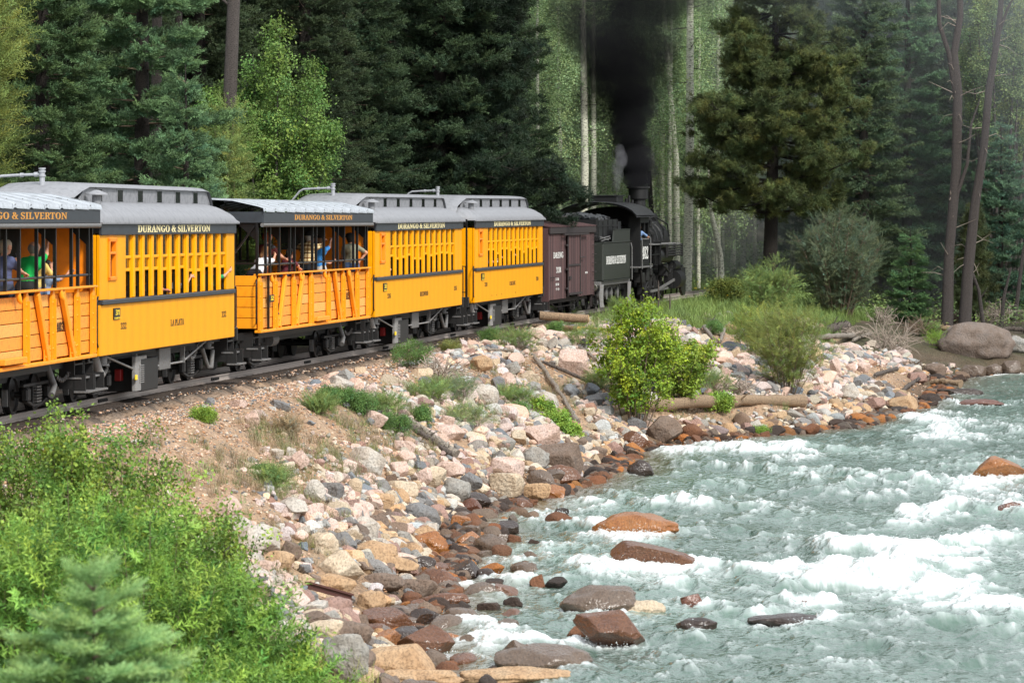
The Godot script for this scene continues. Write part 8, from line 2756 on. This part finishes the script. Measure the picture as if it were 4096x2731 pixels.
func build_boulders() -> void:
	var k := 0
	for b in BOULDERS:
		var base := meets(b[0], b[1] + b[3] * 0.46)
		var d := -base.z
		var m := 1.7415 / FOCAL * d
		var w: float = b[2] * m
		var h: float = b[3] * m
		var wet: bool = (b[4] as String).begins_with("wet")
		var hy := h * (0.66 if h < w * 0.7 else 0.56)
		var deep := minf(w * 0.42, maxf(h * 1.1, w * 0.3))
		var at := base + Vector3(0, h - hy * 0.96, -deep * 0.5)
		var o := part(self, "boulder", make_rock(500 + k, 3, b[5]), M["rock_" + b[4]], b[6])
		o.transform = Transform3D(Basis(Vector3.BACK, b[7]) * Basis.from_scale(Vector3(w * 0.52, hy, deep)), at)
		tag(o, b[6], "rock", "boulders of the river and its bank")
		kept.append(Vector3(at.x, d + deep * 0.5, w * 0.5))
		if at.x > shore_x(d) + 0.15 and wet:
			river_rocks.append(Vector3(at.x, d + deep * 0.5, w * 0.5))
		k += 1

# what lies near a spot, for telling rocks apart
const MARKS := [[470, 1000, "on the gravel above the near bushes"], [620, 1010, "on the bare dirt slope"], [560, 1110, "low on the bare dirt slope"], [700, 1110, "at the foot of the bare slope"], [640, 1200, "right of the willow thicket"], [760, 1200, "in the stony middle of the near shore"], [700, 1330, "above the rusty beam"], [850, 1180, "above the slate grey slab"], [900, 1010, "left of the weathered plank"], [980, 1050, "below the weathered plank"], [1100, 1060, "left of the massive shore boulder"], [1120, 960, "under the pale blue grey boulder"], [960, 860, "left of the brush pile"], [1090, 820, "above the brush pile"], [1180, 820, "between brush pile and cut logs"], [1200, 930, "left of the leaning pole"], [1300, 950, "right of the leaning pole"], [1300, 890, "under the largest pink boulder"], [1370, 1010, "left of the alder's foot"], [1560, 1000, "beside the two toned boulder"], [1650, 985, "below the long log"], [1800, 960, "at the water below the feathery willow"], [1600, 800, "on the bar right of the alder"], [1700, 740, "on the crest of the bar"], [1900, 900, "right of the feathery willow"], [2000, 800, "on the top of the bar"], [2020, 870, "in the middle of the bar"], [2100, 830, "by the dead branches"], [2200, 840, "on the far shore below the huge boulder"], [1500, 760, "behind the alder"]]

func scatter_rocks() -> void:
	var r := RandomNumberGenerator.new()
	r.seed = 2024
	var all := []
	var tries := 0
	while all.size() < 15000 and tries < 120000:
		tries += 1
		var d := 44.0 + 86.0 * r.randf()
		if d < 60.0 and r.randf() < 0.3:
			continue
		var xt := track_x(d)
		var ue := shore_x(d) - xt
		var t := r.randf_range(-0.06, 1.06)
		var x := xt + lerpf(2.2, ue + 0.25, t)
		var n := relief.get_noise_2d(x * 2.2 + 70.0, d * 1.6)
		var want := 1.0
		if d < 74.0:
			want = smoothstep(0.35, 0.78, t + n * 0.35 + (0.12 if d < 50.0 else 0.0)) * 0.97 + 0.03
		elif d < 92.0:
			want = smoothstep(0.2, 0.68, t + n * 0.5 + (d - 74.0) * 0.012) * 0.95 + 0.05
		elif d > 118.0 and x < track_x(d) + 6.0:
			want = 0.12
		if d > 132.0 or (d > 126.0 and x > 15.0):
			want *= 0.75
		if r.randf() > want:
			continue
		var s := 0.03 + 0.062 * pow(r.randf(), -0.55) * (0.55 + 0.6 * t)
		s = minf(s, r.randf_range(0.16, 0.34))
		if d < 74.0 and t < 0.55:
			s *= 0.6
		var buried := false
		for q in kept:
			var ddx: float = absf(x - q.x)
			var ddd: float = q.y - d
			if ddx < q.z + s * 0.5 and absf(ddd) < q.z * 0.8 + s or s > 0.14 and ddx < q.z + s * 0.3 and ddd > 0.0 and ddd < 0.6 + s * 2.0:
				buried = true
				break
		if buried:
			continue
		all.append([s / d, x, d, s, t, n])
	for i in 100:                       # half drowned stones along the near shallows
		var d := r.randf_range(46.0, 72.0)
		var x := shore_x(d) + absf(r.randfn(0.0, 1.1)) + 0.1
		var s := 0.07 + 0.09 * pow(r.randf(), -0.4)
		s = minf(s, 0.3)
		all.append([s / d, x, d, s, 1.1, 0.0])
	all.sort_custom(func(a, b): return a[0] > b[0])
	var chosen := 205
	var used := {}
	var lists := []
	var tints := []
	for i in 14:
		lists.append([])
		tints.append(PackedColorArray())
	var words := {"pink": "pink", "tan": "tan", "granite": "grey brown", "bluegray": "slate grey", "pale": "whitish", "orange": "orange tan", "brown": "brown", "red": "reddish", "gray": "grey", "wet_brown": "wet brown", "wet_dark": "wet black", "wet_orange": "wet orange", "wet_gray": "wet grey"}
	for i in all.size():
		var a: Array = all[i]
		var near_water: float = (shore_x(a[2]) - a[1])
		var pool := ["pink", "pink", "pink", "pink", "pink", "tan", "tan", "pale", "pale", "bluegray", "gray", "bluegray", "red"]
		if near_water < 1.3:
			pool = ["orange", "tan", "tan", "brown", "brown", "bluegray", "orange", "red", "gray", "pink", "pale"]
		if near_water < 0.15:
			pool = ["wet_brown", "wet_dark", "wet_gray", "wet_orange", "wet_brown", "wet_dark", "wet_gray"]
		var c: String = pool[r.randi() % pool.size()]
		var form := r.randi() % 8 if (near_water > 1.0 and r.randf() < 0.85 or r.randf() < 0.62) else 8 + r.randi() % 6
		var s: float = a[3]
		var B := Basis.from_euler(Vector3(r.randfn(0, 0.3), r.randf() * TAU, r.randfn(0, 0.3))) * Basis.from_scale(Vector3(s * r.randf_range(0.9, 1.35), s * r.randf_range(0.55, 0.95), s * r.randf_range(0.75, 1.05)))
		var T := Transform3D(B, spot(a[1], a[2], s * r.randf_range(0.05, 0.4)))
		if near_water < -0.05:
			T.origin.y = water_y(a[2]) + s * r.randf_range(-0.35, 0.2)
		if i < chosen:
			var o := part(self, "rock", rock_mesh(form), M["rock_" + c])
			o.transform = T
			var vx: float = (a[1] / a[2] * FOCAL + 2048.0) / 1.7415
			var vy: float = ((EYE_Y - T.origin.y) / a[2] * FOCAL + 948.0) / 1.7415
			var order := range(MARKS.size())
			order.sort_custom(func(p, q): return Vector2(MARKS[p][0], MARKS[p][1]).distance_squared_to(Vector2(vx, vy)) < Vector2(MARKS[q][0], MARKS[q][1]).distance_squared_to(Vector2(vx, vy)))
			var label := ""
			for m in 3:
				for extra in ["", "flat ", "tilted ", "small ", "rough ", "squat ", "long ", "broad ", "stout ", "chipped ", "plain ", "leaning ", "blunt "]:
					label = "%s%s %s %s" % [extra, words[c], "angular rock" if form < 8 else "rounded rock", MARKS[order[m]][2]]
					if extra == "flat " and B.y.length() > s * 0.7 or extra == "tilted " and absf(B.y.normalized().y) > 0.95 or extra == "small " and s > 0.3 or extra == "rough " and form >= 8:
						continue
					if not used.has(label):
						break
				if not used.has(label):
					break
			used[label] = true
			tag(o, label, "rock", "loose rocks on the bank")
		else:
			var base: Color = (M["rock_" + c] as StandardMaterial3D).albedo_color.srgb_to_linear()
			lists[form].append(T)
			tints[form].append(shade(base, r, 0.12))
	for i in 14:
		if lists[i].size():
			var o := copies(self, "loose_stones", rock_mesh(i), M.stones, lists[i], tints[i])
			o.set_meta("label", "countless loose stones covering the river bank")
	# gravel: small chips on the shoulder and the slope
	var chip := make_rock(40, 1, 0.9)
	var gl := []
	var gt := PackedColorArray()
	var cols := [lin(0.78, 0.63, 0.50), lin(0.82, 0.68, 0.58), lin(0.62, 0.54, 0.47), lin(0.70, 0.55, 0.43), lin(0.85, 0.78, 0.7), lin(0.5, 0.5, 0.5)]
	for i in 42000:
		var d := 46.0 + 75.0 * pow(r.randf(), 1.25)
		var xt := track_x(d)
		var ue := shore_x(d) - xt
		var u := 0.9 + absf(r.randfn(0.0, 1.0)) * 1.7 if r.randf() < 0.6 else lerpf(1.4, ue, r.randf())
		if u > ue + 0.1:
			continue
		var s := 0.016 + 0.02 * pow(r.randf(), 2.0) + (0.01 if d > 75.0 else 0.0)
		gl.append(Transform3D(Basis.from_euler(Vector3(r.randf() * 6, r.randf() * 6, 0)).scaled(Vector3(s, s * 0.7, s)), spot(xt + u, d, s * 0.3)))
		var cc: Color = cols[r.randi() % 6]
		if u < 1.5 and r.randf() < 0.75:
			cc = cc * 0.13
		gt.append(shade(cc, r, 0.12))
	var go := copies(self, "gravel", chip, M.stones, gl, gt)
	go.set_meta("label", "pinkish tan gravel of the track bed and slope")

# ---------------------------------------------------------------- drift wood
func log_between(label: String, a: Vector2, b: Vector2, thick: float, m: String, called := "driftwood_log", cut := false, lift := 0.0, group := "driftwood logs on the bank") -> Node3D:
	var p := meets(a.x, a.y)
	var q := meets(b.x, b.y)
	var k := 1.7415 / FOCAL * (-(p.z + q.z) * 0.5)
	var rad := thick * k * 0.5
	p.y += rad * 0.6 + lift + 0.08
	q.y += rad * 0.6 + lift + 0.08
	for i in 12:
		var kp := p.lerp(q, i / 11.0)
		kept.append(Vector3(kp.x, -kp.z, maxf(rad * 1.1, p.distance_to(q) / 20.0)))
	var r := RandomNumberGenerator.new()
	r.seed = int(a.x * 7 + b.y)
	var t := thing(called, label, "log", Transform3D(Basis.IDENTITY, p), group)
	var g := Geo.new()
	var n := 18
	var pts := []
	var rads := []
	var side := Vector3(r.randf() - 0.5, 0.3, r.randf() - 0.5).normalized()
	for i in n + 1:
		var s := i / float(n)
		pts.append((q - p) * s + side * sin(s * PI) * rad * (0.0 if cut else r.randf_range(0.3, 1.1)))
		rads.append(rad * (1.0 - 0.25 * s + 0.5 * pow(s, 9.0) - 0.35 * pow(1.0 - s, 14.0) if not cut else 1.0) * (r.randf_range(0.82, 1.14) if not cut else r.randf_range(0.95, 1.05)))
	g.tube(pts, rads, 12)
	part(t, "trunk", g, M[m])
	if cut:
		var e := Geo.new()
		var dir := (q - p).normalized()
		e.lathe([Vector2(0.0, 0.012), Vector2(rads[-1] * 0.93, 0.012), Vector2(rads[-1] * 0.93, 0.0)], pts[-1], dir, 16)
		part(t, "cut_face", e, M.cut_wood)
	else:
		var st := Geo.new()
		for i in 6:
			var s := r.randf_range(0.05, 0.97)
			var o: Vector3 = (q - p) * s
			var dr := Vector3(r.randf_range(-1, 1), r.randf_range(0.2, 1), r.randf_range(-0.3, 0.8)).normalized()
			st.tube([o, o + dr * rad * r.randf_range(1.4, 3.0)], [rad * 0.22, rad * 0.08], 5)
		part(t, "branch_stub", st, M[m])
	return t

func brush(label: String, px: float, py: float, w: float, h: float, many: int, seed_: int, m: String, up := 0.5) -> void:
	var at := meets(px, py)
	var k := 1.7415 / FOCAL * -at.z
	var r := RandomNumberGenerator.new()
	r.seed = seed_
	var t := thing("brush_pile", label, "dead branches", Transform3D(Basis.IDENTITY, spot(at.x, -at.z)), "dead branches on the bank")
	var g := Geo.new()
	var W := w * k
	var H := h * k
	for i in many:
		var a := Vector3(r.randfn(0.0, 0.16) * W, r.randf_range(0.0, 0.3) * H, r.randfn(0.0, 0.2) * W)
		var o := Vector3(r.randf_range(-1, 1), r.randf_range(-0.15, up + 0.4), r.randf_range(-0.6, 0.8)).normalized()
		var l := r.randf_range(0.35, 0.75) * maxf(W, H)
		var b := a + Vector3(o.x * l * 0.7, o.y * l * H / W, o.z * l * 0.6)
		var mid := a.lerp(b, 0.5) + Vector3(r.randfn(0, 0.06), r.randfn(0.08, 0.06), r.randfn(0, 0.06)) * l
		g.tube([a, mid, b, b + (b - mid) * 0.4 + Vector3(0, -0.08 * l, 0)], [0.017, 0.013, 0.008, 0.004], 4, false)
		if i % 3 == 0:
			g.tube([mid, mid + Vector3(r.randf_range(-0.3, 0.3), r.randf_range(0.0, 0.3), 0.1) * l], [0.009, 0.004], 3, false)
	var o2 := part(t, "branches", g, M[m])
	o2.set_meta("kind", "stuff")

func build_wood() -> void:
	log_between("long weathered log lying along the waterline right of the alder", Vector2(1480, 948), Vector2(1842, 936), 30, "driftwood_tan")
	log_between("grey pole leaning down the bank to the water", Vector2(1227, 830), Vector2(1326, 980), 12, "driftwood")
	log_between("brown pole pointing down to the alder", Vector2(1246, 840), Vector2(1384, 900), 10, "driftwood_dark")
	log_between("weathered plank like log on the slope", Vector2(921, 968), Vector2(1048, 1058), 19, "driftwood")
	log_between("second half of the weathered plank, darker", Vector2(915, 976), Vector2(1035, 1056), 14, "driftwood_dark")
	log_between("cut grey log with a bright sawn end, top of the stack by the track", Vector2(1239, 752), Vector2(1351, 760), 20, "driftwood_tan", "cut_log", true, 0.22)
	log_between("lower cut log of the stack by the track", Vector2(1225, 760), Vector2(1330, 766), 14, "driftwood_tan", "cut_log", true)
	log_between("split yellow wood right of the cut logs", Vector2(1335, 762), Vector2(1392, 768), 9, "cut_wood", "cut_log", true)
	log_between("thick grey log on the crest of the bar", Vector2(1566, 738), Vector2(1648, 756), 18, "driftwood_dark")
	log_between("dark stick standing up at the crest of the bar", Vector2(1528, 736), Vector2(1560, 722), 8, "driftwood_dark")
	log_between("pale branch pointing down the bar, left one", Vector2(1617, 758), Vector2(1643, 792), 11, "driftwood")
	log_between("pale short branch pointing up the bar", Vector2(1655, 792), Vector2(1664, 762), 10, "driftwood")
	log_between("slanting grey stick on the bar", Vector2(1597, 836), Vector2(1634, 812), 8, "driftwood_dark")
	log_between("pale stick lying flat on the bar", Vector2(1598, 846), Vector2(1655, 850), 8, "driftwood")
	log_between("grey plank below the small bush on the bar", Vector2(1705, 750), Vector2(1726, 772), 9, "driftwood")
	log_between("log lying behind the huge boulder", Vector2(2128, 760), Vector2(2192, 766), 15, "driftwood_tan")
	log_between("log jutting from the far shore into the river", Vector2(2140, 888), Vector2(2208, 891), 15, "driftwood_tan")
	log_between("grey driftwood trunk along the top of the bar", Vector2(1870, 786), Vector2(1960, 780), 14, "driftwood")
	log_between("stubby driftwood root at the top of the bar", Vector2(1900, 770), Vector2(1945, 760), 22, "driftwood_dark")
	log_between("pale pointed branch end on the bar", Vector2(1960, 790), Vector2(2000, 774), 9, "driftwood")
	log_between("small grey branch above the poles", Vector2(1120, 812), Vector2(1178, 814), 7, "driftwood")
	log_between("curved grey branch right of the largest pink boulder", Vector2(1330, 806), Vector2(1365, 832), 8, "driftwood")
	log_between("log half buried below the pale boulder", Vector2(1140, 905), Vector2(1190, 930), 11, "driftwood_dark")
	log_between("logs lying beyond the huge boulder at the right edge", Vector2(2300, 765), Vector2(2360, 768), 12, "driftwood_dark")
	log_between("twisted driftwood on the bar's right end", Vector2(2010, 870), Vector2(2060, 855), 10, "driftwood_dark")
	log_between("driftwood spar leaning over the slab", Vector2(2075, 905), Vector2(2120, 875), 10, "driftwood_dark")
	brush("pile of bare grey branches on the bank in the middle", 1010, 880, 125, 85, 70, 41, "twig_gray", 0.7)
	brush("heap of thin grey twigs behind the long log", 1690, 905, 95, 50, 80, 42, "twig_gray", 0.35)
	brush("leafless grey bush left of the twin trunks", 2045, 810, 130, 95, 90, 43, "twig_gray", 0.8)
	brush("dark tangle of driftwood at the right end of the bar", 2100, 850, 70, 40, 40, 44, "twig", 0.5)
	brush("bare twigs at the top of the bar", 1955, 775, 90, 40, 50, 45, "twig_gray", 0.4)
	brush("tangled dead branches behind the huge boulder", 2290, 740, 130, 60, 60, 46, "twig_gray", 0.7)
	brush("grey tangle of dead boughs left of the twin trunks", 2110, 770, 90, 60, 60, 47, "twig", 0.6)
	brush("dead brush at the foot of the twin trunks", 2195, 745, 80, 40, 60, 48, "twig", 0.5)
	brush("brown dead brush between the right trunk and the edge", 2330, 700, 80, 70, 70, 49, "twig", 0.8)
	brush("low grey brush beside the young fir", 2030, 745, 70, 60, 60, 50, "twig_gray", 0.8)
	# rusty rail lying by the near shore
	var p := meets(706, 1372)
	var q := meets(806, 1396)
	for i in 8:
		var kp := p.lerp(q, i / 7.0)
		kept.append(Vector3(kp.x, -kp.z, 0.22))
	p.y += 0.12
	q.y += 0.12
	var t := thing("rusty_beam", "rusty steel beam lying at the near shore", "steel beam", Transform3D(Basis.IDENTITY, p))
	var g := Geo.new()
	g.bar(Vector3(0, 0.1, 0), q - p + Vector3(0, 0.08, 0), 0.09, 0.03)
	g.bar(Vector3(0, 0.06, 0), q - p + Vector3(0, 0.04, 0), 0.025, 0.1)
	part(t, "beam", g, M.rust)
	# two dry mullein stalks by the engine
	for s in 2:
		var at := meets(1512 if s == 0 else 1538, 700)
		var st := thing("dry_stalk", "tall dry brown stalk before the locomotive" if s == 0 else "thinner dry stalk right of the tall one", "dry plant", Transform3D(Basis.IDENTITY, spot(px_x(1512 if s == 0 else 1538, 124), 124)), "dry stalks")
		var sg := Geo.new()
		sg.tube([Vector3(0, 0, 0), Vector3(0.02, 0.7, 0), Vector3(0.01, 1.35 - 0.4 * s, 0)], [0.02, 0.035, 0.02], 6)
		part(st, "stalk", sg, M.driftwood_dark)
